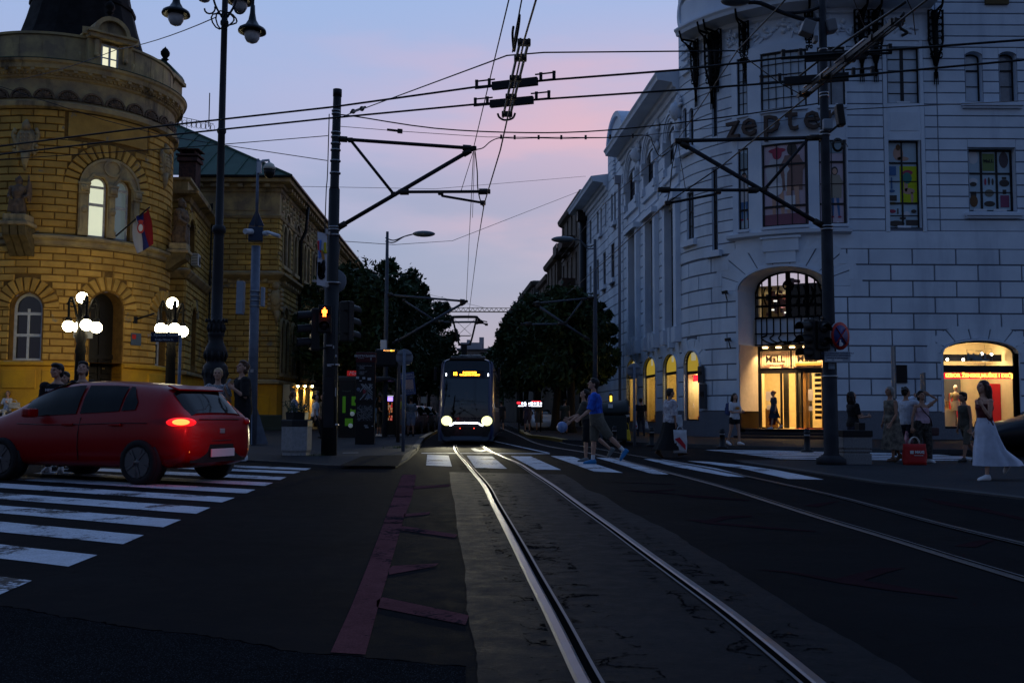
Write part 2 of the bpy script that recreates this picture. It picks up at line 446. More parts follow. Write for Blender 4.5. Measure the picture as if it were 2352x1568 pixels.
def asphalt(name,c,rough,spec,grain=260.,stain=.35,bump=.35,specks=0.,crack=0.,wear=None):
 m=bpy.data.materials.new(name);m.use_nodes=True;nt=m.node_tree;N=nt.nodes;L=nt.links;b=N['Principled BSDF']
 tc=N.new('ShaderNodeTexCoord')
 def noise(s,d=5.,r=.6):
  n=N.new('ShaderNodeTexNoise');n.inputs['Scale'].default_value=s;n.inputs['Detail'].default_value=d;n.inputs['Roughness'].default_value=r;L.new(tc.outputs['Object'],n.inputs['Vector']);return n.outputs['Fac']
 def mth(op,a,bb):
  n=N.new('ShaderNodeMath');n.operation=op
  for i,x in enumerate((a,bb)):
   if isinstance(x,(int,float)):n.inputs[i].default_value=x
   else:L.new(x,n.inputs[i])
  return n.outputs[0]
 big=noise(.55,6);mid=noise(5.,6,.7);fine=noise(grain,2)
 v=mth('MULTIPLY',mth('ADD',mth('MULTIPLY',big,stain*2),1-stain),mth('ADD',mth('MULTIPLY',mid,.9),.55))
 v=mth('MULTIPLY',v,mth('ADD',mth('MULTIPLY',fine,1.3),.35))
 if specks:
  vo=N.new('ShaderNodeTexVoronoi');vo.inputs['Scale'].default_value=90.;L.new(tc.outputs['Object'],vo.inputs['Vector'])
  sp=N.new('ShaderNodeMapRange');sp.inputs['From Min'].default_value=.1;sp.inputs['From Max'].default_value=.3;sp.inputs['To Min'].default_value=specks;sp.inputs['To Max'].default_value=0.;L.new(vo.outputs['Distance'],sp.inputs[0])
  v=mth('ADD',v,mth('MULTIPLY',sp.outputs[0],noise(23.,3)))
 if crack:
  vo=N.new('ShaderNodeTexVoronoi');vo.feature='DISTANCE_TO_EDGE';vo.inputs['Scale'].default_value=1.6
  dn=N.new('ShaderNodeTexNoise');dn.inputs['Scale'].default_value=3.;dn.inputs['Detail'].default_value=6;L.new(tc.outputs['Object'],dn.inputs['Vector'])
  mx=N.new('ShaderNodeMixRGB');mx.inputs[0].default_value=.35;L.new(tc.outputs['Object'],mx.inputs[1]);L.new(dn.outputs['Color'],mx.inputs[2]);L.new(mx.outputs[0],vo.inputs['Vector'])
  cr=N.new('ShaderNodeMapRange');cr.inputs['From Min'].default_value=0.;cr.inputs['From Max'].default_value=.012;cr.inputs['To Min'].default_value=1-crack;L.new(vo.outputs['Distance'],cr.inputs[0])
  gate=N.new('ShaderNodeMapRange');gate.inputs['From Min'].default_value=.5;gate.inputs['From Max'].default_value=.56;L.new(noise(.9,3),gate.inputs[0])
  mx2=N.new('ShaderNodeMixRGB');mx2 .inputs[1].default_value=(1,1,1,1);L.new(gate.outputs[0],mx2 .inputs[0]);L.new(cr.outputs[0],mx2 .inputs[2])
  v=mth('MULTIPLY',v,mx2 .outputs[0])
 rgb=N.new('ShaderNodeMixRGB');rgb.blend_type='MULTIPLY';rgb.inputs[0].default_value=1;rgb.inputs[1].default_value=(*c,1);L.new(v,rgb.inputs[2])
 if wear:
  wn=mth('ADD',mth('MULTIPLY',noise(1.3,3),.55),mth('MULTIPLY',noise(16.,8,.75),.5));wm=N.new('ShaderNodeMapRange');wm.inputs['From Min'].default_value=wear;wm.inputs['From Max'].default_value=wear+.045;L.new(wn,wm.inputs[0])
  wx=N.new('ShaderNodeMixRGB');L.new(wm.outputs[0],wx.inputs[0]);L.new(rgb.outputs[0],wx.inputs[1]);wx.inputs[2].default_value=(.012,.013,.016,1);L.new(wx.outputs[0],b.inputs['Base Color'])
 else:L.new(rgb.outputs[0],b.inputs['Base Color'])
 rr=N.new('ShaderNodeMapRange');rr.inputs['From Min'].default_value=.3;rr.inputs['From Max'].default_value=.7;rr.inputs['To Min'].default_value=rough-.1;rr.inputs['To Max'].default_value=rough+.12;L.new(mid,rr.inputs[0]);L.new(rr.outputs[0],b.inputs['Roughness'])
 b.inputs['Specular IOR Level'].default_value=spec
 bp=N.new('ShaderNodeBump');bp.inputs['Strength'].default_value=bump;bp.inputs['Distance'].default_value=.012
 L.new(mth('ADD',mth('MULTIPLY',fine,.5),mth('ADD',mid,mth('MULTIPLY',noise(40.,3),.6))),bp.inputs['Height']);L.new(bp.outputs[0],b.inputs['Normal'])
 return m
M_ROAD=asphalt('asphalt_dark',(.0086,.0090,.0102),.8,.01,stain=.6,crack=.45)
M_BED=asphalt('asphalt_track_bed',(.0104,.0115,.0138),.65,.03,crack=.5,stain=.5)
M_ROUGH=asphalt('asphalt_rough',(.0098,.0101,.0110),.85,.0,grain=70.,bump=1.,specks=11.)
M_GROUND=asphalt('ground_soil',(.014,.014,.015),.85,.2)
M_PAV=asphalt('pavement_stone',(.028,.030,.034),.75,.03,grain=120.)
M_BRICKPAV=asphalt('pavement_brown',(.036,.029,.027),.75,.03,grain=120.)
M_KERB=asphalt('kerb_stone',(.05,.051,.053),.7,.06,grain=150.)
M_KERBY=asphalt('kerb_yellow',(.34,.19,.02),.5,.4,grain=150.)
M_WHITE=asphalt('paint_white',(.38,.41,.46),.6,.12,grain=80.,stain=.35,crack=.5,wear=.565)
M_PINK=asphalt('paint_red',(.105,.042,.044),.75,.0,grain=120.,stain=.5,wear=.57)
M_PINK2=asphalt('paint_red_worn',(.022,.0115,.0135),.75,.0,grain=120.,stain=.5)
M_RAIL=mat('rail_steel',(.155,.155,.17),.38,metal=1.,noise=.25,nscale=7,bump=.08,bscale=300)
M_RAIL2=mat('rail_steel_dull',(.045,.043,.046),.5,metal=1.,noise=.4,nscale=5)
M_GROOVE=mat('rail_groove',(.005,.005,.005),.9,spec=0.)
M_LIP=mat('rail_lip',(.12,.12,.13),.5,metal=1.)
def struct(o):o['kind']='structure';return o
b=MB();b.quad((-1500,-300,-.012),(1500,-300,-.012),(1500,2500,-.012),(-1500,2500,-.012));struct(b.build('ground',M_GROUND))
b=MB();b.quad((-70,-40,0),(70,-40,0),(70,230,0),(-70,230,0));struct(b.build('road',M_ROAD))
def smooth(pts,k=8):
 out=[]
 for i in range(len(pts)-1):
  p0=pts[max(0,i-1)];p1=pts[i];p2=pts[i+1];p3=pts[min(len(pts)-1,i+2)]
  for j in range(k):
   t=j/k
   out.append(.5*((2*p1)+(p2-p0)*t+(2*p0-5*p1+4*p2-p3)*t*t+(3*p1-p0-3*p2+p3)*t**3))
 out.append(pts[-1]);return out
def sheet(polys,z,name,m,kind='structure'):
 bb=MB()
 for p in polys:bb.poly([V((q[0],q[1],z))for q in p])
 o=bb.build(name,m);o['kind']=kind;return o
LL=[(1045,1025),(1076.5,1068.7),(1113.5,1113),(1135,1153.7),(1159.6,1199),(1189.8,1255.6),(1225.7,1325.5),(1276.6,1421.7),(1331.4,1533),(1356,1580)]
LR=[(1110.5,1025),(1150,1046.8),(1189.8,1063.8),(1225.7,1086.8),(1272.9,1117.8),(1329.5,1159.3),(1405,1213),(1480.5,1268.8),(1550.4,1319.8),(1663.7,1402.9),(1776.9,1493.5),(1880,1580)]
RL=[(1238.9,1019.8),(1352,1040.4),(1427.7,1057.4),(1550.4,1089.5),(1663.7,1119.7),(1776.9,1155.5),(1890,1191.4),(2041,1236.7),(2192,1283.9),(2352,1333),(2460,1366)]
RR=[(1290,1016.5),(1352,1027),(1439,1043.5),(1550.4,1062.3),(1625.9,1076),(1720,1095.5),(1890,1133),(2003.5,1162),(2154.5,1203),(2352,1251),(2460,1277)]
def gp(pts):return[G(*p)for p in pts]
def rail_pts(pts,far):
 g=gp(pts);d=V(far)
 return smooth([V((d.x,d.y,0)),V(((d.x+g[0].x*3)/4,(d.y+g[0].y*3)/4,0))]+g if d else g)
def offs(pts,o):
 r=[]
 for i,p in enumerate(pts):
  d=(pts[min(i+1,len(pts)-1)]-pts[max(i-1,0)]);d.z=0;d.normalize();r.append(p+V((d.y,-d.x,0))*o)
 return r
def ribbon(bb,pts,o0,o1,z,z2=None):
 a=offs(pts,o0);c=offs(pts,o1);z2=z if z2 is None else z2
 for i in range(len(pts)-1):
  bb.quad(V((a[i].x,a[i].y,z)),V((c[i].x,c[i].y,z2)),V((c[i+1].x,c[i+1].y,z2)),V((a[i+1].x,a[i+1].y,z)))
L1=rail_pts(LL,(-5.3,110));L2=rail_pts(LR,(-4.3,110));R1=rail_pts(RL,(-2.2,110));R2=rail_pts(RR,(-1.2,110))
def track(name,A,B,M_RAIL=M_RAIL):
 hd,gr,lp=MB(),MB(),MB()
 for pts,sg in((A,1),(B,-1)):
  s=-sg
  ribbon(hd,pts,s*-.052,s*-.040,.008,.016);ribbon(hd,pts,s*-.040,s*.0,.016,.018);ribbon(hd,pts,0,s*.012,.018,.013)
  ribbon(gr,pts,s*.012,s*.050,.009)
  ribbon(lp,pts,s*.050,s*.066,.014)
 h=struct(hd.build(name,M_RAIL));gr.build('groove',M_GROOVE,h);lp.build('guard_lip',M_LIP,h)
 return h
track('tram_track',L1,L2);track('tram_track',R1,R2,M_RAIL2)
lb=[z1(*p)for p in((455,285),(470,400),(490,500),(505,650),(545,850),(555,1000),(565,1150),(605,1300),(622,1440),(632,1600))]
rb=[z1(*p)for p in((1150,300),(1240,350),(1300,395),(1400,430),(1500,500),(1600,550),(1700,600),(1825,660))]+[z2(*p)for p in((100,730),(250,820),(400,910),(600,1030),(800,1160),(1000,1270),(1200,1390),(1400,1500),(1560,1600))]
def jag(pts,a):
 g=smooth(gp(pts),6);return[p+V((random.uniform(-a,a),random.uniform(-a,a),0))for p in g]
gl_,gr_=jag(lb,.006),jag(rb,.012)
bb=MB();n=60
def resamp(p,n):return[p[min(len(p)-1,int(i*(len(p)-1)/n))].lerp(p[min(len(p)-1,int(i*(len(p)-1)/n)+1)],(i*(len(p)-1)/n)%1)for i in range(n+1)]
A,B=resamp(gl_,n),resamp(gr_,n)
for i in range(n):bb.quad(*[V((q.x,q.y,.004))for q in(A[i],B[i],B[i+1],A[i+1])])
struct(bb.build('track_bed',M_BED))
m=bpy.data.materials.new('crumbled_edge');m.use_nodes=True;nt=m.node_tree;N=nt.nodes;L=nt.links;pb0=N['Principled BSDF'];pb0 .inputs['Base Color'].default_value=(.005,.0055,.007,1);pb0 .inputs['Roughness'].default_value=.95;pb0 .inputs['Specular IOR Level'].default_value=0
tc=N.new('ShaderNodeTexCoord');n1=N.new('ShaderNodeTexNoise');n1 .inputs['Scale'].default_value=2.6;n1 .inputs['Detail'].default_value=9;n1 .inputs['Roughness'].default_value=.72;L.new(tc.outputs['Object'],n1 .inputs[0])
vo=N.new('ShaderNodeTexVoronoi');vo.feature='DISTANCE_TO_EDGE';vo.inputs['Scale'].default_value=5.5;mx=N.new('ShaderNodeMixRGB');mx.inputs[0].default_value=.25;L.new(tc.outputs['Object'],mx.inputs[1]);L.new(n1 .outputs['Color'],mx.inputs[2]);L.new(mx.outputs[0],vo.inputs['Vector'])
mr=N.new('ShaderNodeMapRange');mr.inputs['From Min'].default_value=.585;mr.inputs['From Max'].default_value=.63;L.new(n1 .outputs['Fac'],mr.inputs[0]);cr_=N.new('ShaderNodeMapRange');cr_.inputs['From Min'].default_value=.03;cr_.inputs['From Max'].default_value=.015;L.new(vo.outputs['Distance'],cr_.inputs[0])
g2_=N.new('ShaderNodeMapRange');g2_.inputs['From Min'].default_value=.46;g2_.inputs['From Max'].default_value=.52;L.new(n1 .outputs['Fac'],g2_.inputs[0]);ml=N.new('ShaderNodeMath');ml.operation='MULTIPLY';L.new(cr_.outputs[0],ml.inputs[0]);L.new(g2_.outputs[0],ml.inputs[1]);mx3=N.new('ShaderNodeMath');mx3 .operation='MAXIMUM';L.new(mr.outputs[0],mx3 .inputs[0]);L.new(ml.outputs[0],mx3 .inputs[1]);L.new(mx3 .outputs[0],pb0 .inputs['Alpha'])
bb=MB()
for pts,o0,o1_ in((L1,.07,.20),(L1,-.08,-.34),(L2,-.075,-.26),(L2,.08,.22)):ribbon(bb,[p for p in pts if p.y<24],o0,o1_,.0065)
struct(bb.build('crack_marking',m))
ed=[z3(*p)for p in((-300,890),(0,918),(150,940),(300,972),(500,1003),(700,1035),(900,1062),(1100,1085),(1300,1110),(1500,1145),(1700,1185),(2000,1210),(2352,1245))]+[z1(550,1478)]
e=jag(ed,.012);cr=V((z:=G(*z1(552,1640))));bb=MB()
bb.poly([V((q.x,q.y,.004))for q in e]+[V((cr.x,cr.y,.004)),V((-3.,cr.y,.004))])
struct(bb.build('old_asphalt',M_ROUGH))
bb=MB();e2=[q+V((random.uniform(-.004,.004),random.uniform(.012,.035),0))for q in e]
for i in range(len(e)-1):bb.quad(*[V((q.x,q.y,.003))for q in(e[i],e[i+1],e2[i+1],e2[i])])
struct(bb.build('seam_marking',mat('tar_seam',(.003,.003,.004),.9,spec=0.)))
st=[((190,768),(0,852),748),((570,618),(405,686),565),((850,500),(722,553),428),((1068,410),(962,453),325),((1240,338),(1155,374),240),((1385,280),(1310,307),182),((1505,232),(1450,255),None),((1607,192),(1562,210),None),((1690,158),(1648,175),None),((1768,126),(1727,138),None),((1830,107),(1800,118),None)]
dirs=[(G(*z3(0,y0))-G(*z3(*ur))).normalized()for ur,lr,y0 in st[1:6]]
dz=sum(dirs,V((0,0,0))).normalized()
bb=MB()
for ur,lr,y0 in st:
 a,c=G(*z3(*ur)),G(*z3(*lr));l=7.5+random.uniform(-.1,.1)
 if y0:l=max(4,(G(*z3(-900,y0))-a).length)
 l=5.5
 k=14
 ea=[a+dz*(l*i/k)+V((random.uniform(-.006,.006),random.uniform(-.008,.008),0))for i in range(k+1)]
 ec=[c+dz*(l*i/k)+V((random.uniform(-.006,.006),random.uniform(-.008,.008),0))for i in range(k+1)]
 for i in range(k):bb.quad(*[V((q.x,q.y,.004))for q in(ea[i],ea[i+1],ec[i+1],ec[i])])
struct(bb.build('zebra_crossing',M_WHITE))
pl=[[z1(*p)for p in q]for q in(((320,180),(450,185),(470,252),(313,245)),((560,185),(715,190),(805,265),(612,260)),((828,188),(950,190),(1135,272),(985,270)),((1073,188),(1200,190),(1510,290),(1335,282)),((1345,197),(1480,200),(1790,300),(1690,297)))]
pl+=[[z1(1635,205),z1(1760,210),z2(250,262),z2(480,318),z2(325,312),z2(0,252)],[z2(75,218),z2(200,222),z2(400,242),z2(600,270),z2(780,305),z2(912,332),z2(690,327),z2(400,262)]]
sheet([gp(p)for p in pl],.0055,'zebra_crossing',M_WHITE)
sheet([gp([z1(285,168),z1(1065,171),z1(1065,175),z1(285,172)]),gp([z1(720,97),z1(735,97),z1(1065,168),z1(1045,169)])],.004,'stop_line_marking',M_WHITE)
sheet([gp([z1(585,143),z1(610,141),z1(640,152),z1(690,152),z1(650,163),z1(615,163),z1(600,155)])],.0075,'arrow_marking',M_WHITE)
bb=[]
for(x,y),xe in zip(((185,150),(270,159),(350,168),(430,178),(500,188),(570,199),(650,219)),(900,1050,1200,1300,1400,1500,1700)):
 a=G(*z2(x,y));c=G(*z2(x+65,y+6.5));e=V((1,-.10,0)).normalized();l=5.8
 bb.append([a,a+e*l,c+e*(l-.1),c])
sheet(bb,.004,'zebra_crossing',M_WHITE)
strip=[[(925,1090),(957,1090),(948,1140),(905,1140)],[(905,1141),(948,1141),(925,1200),(882,1200)],[(882,1202),(925,1202),(897,1300),(845,1300)],[(845,1300),(897,1300),(868,1400),(805,1400)],[(805,1400),(868,1400),(840,1504),(760,1499)]]
barb=[[(866,1380),(880,1372),(1078,1414),(1070,1436),(866,1395)],[(893,1308),(902,1300),(1008,1294),(1000,1301),(895,1320)],[(922,1208),(932,1209),(1052,1228),(1045,1235),(922,1218)],[(930,1180),(990,1176),(985,1181),(928,1187)],[(950,1117),(1038,1112),(1030,1117),(950,1123)]]
sheet([gp(p)for p in strip+barb],.0045,'red_marking',M_PINK)
worn=[[z2(*p)for p in q]for q in(((60,575),(200,578),(290,555),(470,550),(470,558),(330,570),(240,592),(640,625),(860,645),(860,650),(600,634),(200,600)),((480,878),(700,890),(980,935),(1120,900),(1250,868),(1400,870),(1300,895),(1150,945),(1400,985),(1720,1045),(1720,1055),(1300,1005),(1000,960),(700,900)),((1500,440),(1650,465),(1900,510),(2123,565),(2123,580),(1850,520),(1600,478)),((1700,735),(1850,700),(1950,700),(1830,745)),((780,490),(860,478),(1010,460),(870,500)),((0,420),(200,432),(450,455),(450,461),(100,440)))]
sheet([gp(p)for p in worn]+[gp([z1(*p)for p in((1400,345),(1825,358),(1825,362),(1500,350))]),gp([z1(*p)for p in((1500,395),(1650,400),(1825,390),(1825,396),(1700,404),(1825,418),(1825,422),(1600,406))])],.0045,'red_marking',M_PINK2)
KH=.12
def raised(name,outline,m,kerb_to,kw=.16,km=None):
 """outline: ground points; the first kerb_to edges carry kerb stones"""
 pts=[V((q.x,q.y,0))for q in outline]
 bb=MB();bb.prism(pts,KH);o=struct(bb.build(name,m))
 kb=MB();i=0
 for i in range(kerb_to):
  a,c=pts[i],pts[i+1];d=(c-a);L=d.length;d.normalize();nrm=V((-d.y,d.x,0))
  ar=sum(pts[j].x*pts[(j+1)%len(pts)].y-pts[(j+1)%len(pts)].x*pts[j].y for j in range(len(pts)))
  if ar<0:nrm=-nrm
  q=0
  while q<L-.02:
   l=min(.95,L-q);p0=a+d*(q+.004);p1=a+d*(q+l-.004)
   kb.prism([p0-nrm*.012,p1-nrm*.012,p1+nrm*kw,p0+nrm*kw],KH+.008);q+=.95
 struct(kb.build('kerb',km or M_KERB));return o
o1=[G(*p)for p in((-320,1035),(0,1045),(300,1052),(574,1061),(675,1067),(755,1073),(866,1075.5),(908,1074.5),(935,1058),(957,1039))]
o1+=[G(*p)for p in((975,1012),(990,1002))]+[V((-4.5,62,0)),V((-6.2,110,0))]
inn=[G(u,v,KH)for u,v in((-320,1014),(0,1022),(300,1030),(574,1040),(675,1047),(755,1048),(866,1047),(905,1045),(925,1043))]
raised('pavement',inn+o1[9:]+[V((-60,110,0)),V((-60,inn[0].y,0))],M_PAV,0)
rb0=MB()
for(a,c),(e,f)in zip(zip(o1[:9],o1[1:10]),zip(inn,inn[1:]+[o1[9]])):rb0 .quad(V((a.x,a.y,.035)),V((c.x,c.y,.035)),V((f.x,f.y,KH)),V((e.x,e.y,KH)));rb0 .quad(V((a.x,a.y,-.01)),V((c.x,c.y,-.01)),V((c.x,c.y,.035)),V((a.x,a.y,.035)))
struct(rb0 .build('pavement',M_PAV))
kb=MB()
for a,c in zip(o1[:11],o1[1:12]):
 d=(c-a);L_=d.length;d.normalize();nrm=V((-d.y,d.x,0));q=0;lo=a.y<o1[9].y-.05
 while q<L_-.02:
  l=min(.95,L_-q);p0=a+d*(q+.004);p1=a+d*(q+l-.004);kb.prism([p0-nrm*.012,p1-nrm*.012,p1+nrm*.16,p0+nrm*.16],(.05 if lo else KH+.008));q+=.95
struct(kb.build('kerb',M_KERB))
pv=[G(*zt(*p),z=z_)+V((0,0,.012))for p,z_ in(((1290,1352),KH),((1760,1340),KH),((1690,1468),.05),((1020,1465),.05))]
qb_=MB();qb_.poly(pv);struct(qb_.build('tactile_paving',mat('tactile_plate',(.012,.0125,.014),.88,spec=.02,noise=.2,nscale=8,bump=.6,bscale=45)))
sheet([[G(*zt(*p),z=KH)for p in((1060,1310),(1240,1308),(1240,1316),(1060,1318))]],KH+.004,'manhole_cover',mat('iron_cover',(.03,.03,.033),.5,metal=.4))
kb=MB()
for a,c in((G(975,1012),G(990,1002)),(G(990,1002),V((-4.42,61,0)))):
 d=(c-a).normalized();nrm=V((d.y,-d.x,0));kb.prism([a+nrm*.012-d*.0,c+nrm*.018,c-nrm*.2,a-nrm*.2],KH+.014)
struct(kb.build('kerb',M_KERBY))
isl=[G(*p)for p in((1700,1062),(1890,1091),(2018.6,1111),(2192,1129),(2352,1148),(2520,1166))]
isl_far=[G(2480,1062),G(2352,1058),G(1960,1059),G(1760,1058)]
IS=.02
ii=[q+V((.05,.9,IS))for q in isl]
bb=MB();bb.prism([V((q.x,q.y,0))for q in ii+isl_far],IS);struct(bb.build('pavement',M_PAV))
rb0,kb=MB(),MB()
for a,c,e,f in zip(isl,isl[1:],ii,ii[1:]):
 rb0 .quad(V((a.x,a.y,.014)),V((c.x,c.y,.014)),f,e);d=(c-a);L_=d.length;d.normalize();nrm=V((-d.y,d.x,0));q=0
 if nrm.y<0:nrm=-nrm
 while q<L_-.02:l=min(.95,L_-q);p0=a+d*(q+.006);p1=a+d*(q+l-.006);kb.prism([p0,p1,p1+nrm*.2,p0+nrm*.2],.028);q+=.95
struct(rb0 .build('pavement',M_PAV));struct(kb.build('kerb',M_KERB))
far_l=[V((-.9,110,0)),V((.45,62,0)),G(1212,1004.5),G(1260,1010),G(1293,1016.5),G(1449,1022.6),G(1586,1028),G(1664,1031),G(1850,1036),G(2100,1041),G(2352,1044),G(2600,1047)]
raised('pavement',far_l+[V((60,far_l[-1].y,0)),V((60,110,0))],M_BRICKPAV,11)
kb=MB()
for a,c in((far_l[1],far_l[2]),(far_l[2],far_l[3]),(far_l[3],far_l[4])):
 d=(c-a).normalized();nrm=V((-d.y,d.x,0));kb.prism([a-nrm*.0178,c-nrm*.0178,c+nrm*.21,a+nrm*.21],KH+.015)
struct(kb.build('kerb',M_KERBY))
wb=MB()
for(u,v,n,h)in((925,1028,90,.10),(905,1029,50,.07),(728,1046,40,.09),(712,1047,20,.06)):
 c=G(u,v,KH)
 for i in range(n):
  a=random.uniform(0,2*pi);r=random.gauss(0,.16);p=c+V((r,random.gauss(0,.08),0));t=p+V((cos(a)*.06,sin(a)*.06,h*random.uniform(.5,1.2)))
  s_=V((-sin(a),cos(a),0))*.006;wb.add([p-s_,p+s_,t],[(0,1,2)])
w=wb.build('grass_tufts',mat('weed_green',(.04,.075,.02),.7));w['kind']='stuff';w['label']='grass tufts growing between the pavement slabs'
ZU=500
M_YEL=mat('yellow_render',(.69,.395,.085),.85,patch=((.30,.24,.15),.63,1.1,(1,1,1),.03),island=.22,col2=(.46,.255,.055),nscale=.9,bump=.5,bscale=14)
M_YEL2=mat('yellow_render_pale',(.60,.37,.085),.85,patch=((.22,.19,.13),.58,.9,(1,1,1),.05),island=.24,col2=(.38,.25,.08),nscale=.8,bump=.5,bscale=14)
M_YJ=mat('dark_mortar_joint',(.19,.10,.024),.9,noise=.3,nscale=3)
M_OCH=mat('ochre_plinth',(.70,.36,.02),.8,col2=(.55,.27,.025),nscale=1.2,bump=.3,bscale=12)
M_STO=mat('grey_stucco',(.50,.37,.165),.85,patch=((.10,.08,.055),.56,.8,(1,1,.3),.12),col2=(.27,.20,.12),nscale=1.3,bump=.4,bscale=16)
M_STAT=mat('statue_stone',(.21,.135,.08),.85,col2=(.09,.06,.04),nscale=5,bump=.6,bscale=30)
M_SLATE=mat('dark_roof_metal',(.010,.009,.009),.7,spec=.05,col2=(.018,.016,.015),nscale=2,bump=.2,bscale=8)
M_COPPER=mat('green_copper_roof',(.05,.10,.072),.6,spec=.08,col2=(.03,.062,.046),nscale=.8,bump=.2,bscale=5,stretch=(1,1,.3))
M_WFR=mat('white_window_frame',(.62,.62,.60),.5,noise=.15,nscale=6)
M_GLD=mat('dark_window_glass',(.012,.014,.016),.04,spec=.9)
M_LITP=emis('lit_window_pale',(.80,.84,.62),.75)  # unlit pane; its glow stands in for the bright sky it reflects
M_LITD=emis('lit_window_warm',(.85,.82,.58),1.0)
M_PIPE=mat('black_drain_pipe',(.01,.01,.01),.5)
M_BRICK=mat('chimney_brick',(.13,.055,.04),.85,col2=(.05,.03,.025),nscale=6,bump=.5,bscale=25)
TA=V((P(170,200,46.).x,46.));TR=4.50
T=Path().arc(TA,TR,-pi+.35,.9)
yb=thing('corner_building','ornate yellow rusticated corner building with a round tower under a black cone roof','building',(TA.x,TA.y,0))
qd=T.su(246)
def tz(v):return T.zu(qd,v)
def top_(u0,u1,vtop,vbot,hw_ratio=1.,dep=.35,**k):
 vm=(vtop+min(vbot,900))/2;a,c=T.su(u0,v=vm),T.su(u1,v=vm);q=(a+c)/2;zt_,zb=T.zu(q,vtop),T.zu(q,vbot);r=(c-a)/2*hw_ratio
 return Op(a,c,zb,zt_-r,r,dep,**k)
zpl,zstr,zfr,zcor=tz(834),tz(566),tz(271),tz(222)
w_left=top_(24,97,672,828,ring=.62);w_door=top_(206,281,671,1010,dep=.75,ring=.62)
ql,qr=w_left,w_door
cdoor=(w_door.s0+w_door.s1)/2;hwl=(w_left.s1-w_left.s0)/2;cl=(w_left.s0+w_left.s1)/2
w_right=Op(2*cdoor-cl-hwl+.25,2*cdoor-cl+hwl+.25,w_left.z0,w_left.z1,w_left.rise,.35,ring=.62)
a,c=T.su(198),T.su(241);cpair=(T.su(184,v=460)+T.su(316,v=460))/2;pw=.80;gap=.15
zpb,zpt=tz(549),tz(411)
pairL=Op(cpair-gap-pw,cpair-gap,zpb,zpt-pw/2,pw/2,.28);pairR=Op(cpair+gap,cpair+gap+pw,zpb,zpt-pw/2,pw/2,.28)
sur=Op(cpair-1.34,cpair+1.34,zpb,tz(368)-1.34,1.34,0,ring=.60)
wb,wp=MB(),MB()
wall(wp,T,0,T.L,zpl,zstr,[w_left,w_door,w_right]);wall(wp,T,0,T.L,zstr,zfr+.1,[pairL,pairR]);wp.build('wall_joint',M_YJ,yb)
pads(wb,T,0,T.L,zpl+.05,zstr-.22,.31,.95,[w_left,w_door,w_right],joint=.034,proud=.055,bev=.028,vary=.15)
panel=Op(T.su(152,v=300),T.su(341,v=300),tz(334),tz(274))
pads(wb,T,0,T.L,zstr+.30,zfr-.05,.31,.95,[sur,panel],joint=.034,proud=.055,bev=.028,vary=.15)
for o in(w_left,w_door,w_right):vouss(wb,T,o,.60,11,m=.06,joint=.06,proud=.09)
vouss(wb,T,sur,.58,17,m=.02,joint=.06,proud=.09)
spanel(wb,T,panel.s0+.1,panel.s1-.1,panel.z0+.1,panel.z1-.05,0,.07)
wb.build('wall',M_YEL,yb)
pb=MB();wall(pb,T,0,T.L,-.1,zpl,[Op(w_door.s0,w_door.s1,-.2,zpl,0,.75)],out=.10)
sweep(pb,T,0,w_door.s0-.02,[(.10,zpl-.22),(.2,zpl-.16),(.2,zpl-.04),(.0,zpl+.04)]);sweep(pb,T,w_door.s1+.02,T.L,[(.10,zpl-.22),(.2,zpl-.16),(.2,zpl-.04),(.0,zpl+.04)])
for k in range(9):
 a=.4+k*1.55
 if not(w_door.s0-1.6<a<w_door.s1+.1):pad(pb,T,a,a+1.35,zpl-1.15,zpl-.35,.10,.05,.03)
pb.build('plinth',M_OCH,yb)
sb=MB()
sweep(sb,T,0,T.L,[(.0,zstr-.2),(.1,zstr-.14),(.12,zstr+.02),(.28,zstr+.1),(.3,zstr+.2),(.05,zstr+.3),(0,zstr+.32)])
wall(sb,T,sur.s0,sur.s1,sur.z0,sur.z1+sur.rise+.05,[pairL,pairR,],out=.09,reveal=False)if False else None
arch=[sur.s0+(sur.s1-sur.s0)*i/24 for i in range(25)]
cutcols=sorted(set(arch+pairL.cols()+pairR.cols()))
for a,c in zip(cutcols,cutcols[1:]):
 md=(a+c)/2;lo=(zpb,zpb)
 for o in(pairL,pairR):
  if o.s0<md<o.s1:lo=(o.top(a),o.top(c))
 sb.quad(T.f(a,lo[0],.10),T.f(c,lo[1],.10),T.f(c,sur.top(c),.10),T.f(a,sur.top(a),.10))
 sb.quad(T.f(a,sur.top(a),.10),T.f(c,sur.top(c),.10),T.f(c,sur.top(c),0),T.f(a,sur.top(a),0))
for o in(pairL,pairR):
 for q in(o.s0,o.s1):sb.quad(T.f(q,zpb,.1),T.f(q,o.z1,.1),T.f(q,o.z1,0),T.f(q,zpb,0))
 vouss(sb,T,o,.16,1,m=.0,joint=0,proud=.16,bev=.02)
for q,wd in((cpair-1.14,.28),(cpair,.24),(cpair+1.14,.28)):
 spanel(sb,T,q-wd/2,q+wd/2,zpb,pairL.z1-.45,.10,.07);spanel(sb,T,q-wd/2-.07,q+wd/2+.07,pairL.z1-.45,pairL.z1-.02,.10,.14)
 for k in range(4):sb.sph(T.f(q-wd/2+wd*(k+.5)/4,pairL.z1-.22,.25),(.07,.07,.16),8,6)
 spanel(sb,T,q-wd/2-.1,q+wd/2+.1,pairL.z1-.06,pairL.z1+.03,.10,.18);spanel(sb,T,q-wd/2-.05,q+wd/2+.05,zpb,zpb+.3,.10,.1)
 sb.sph(T.f(q,(zpb+pairL.z1)/2,.16),(.17,.08,.17),12,8)
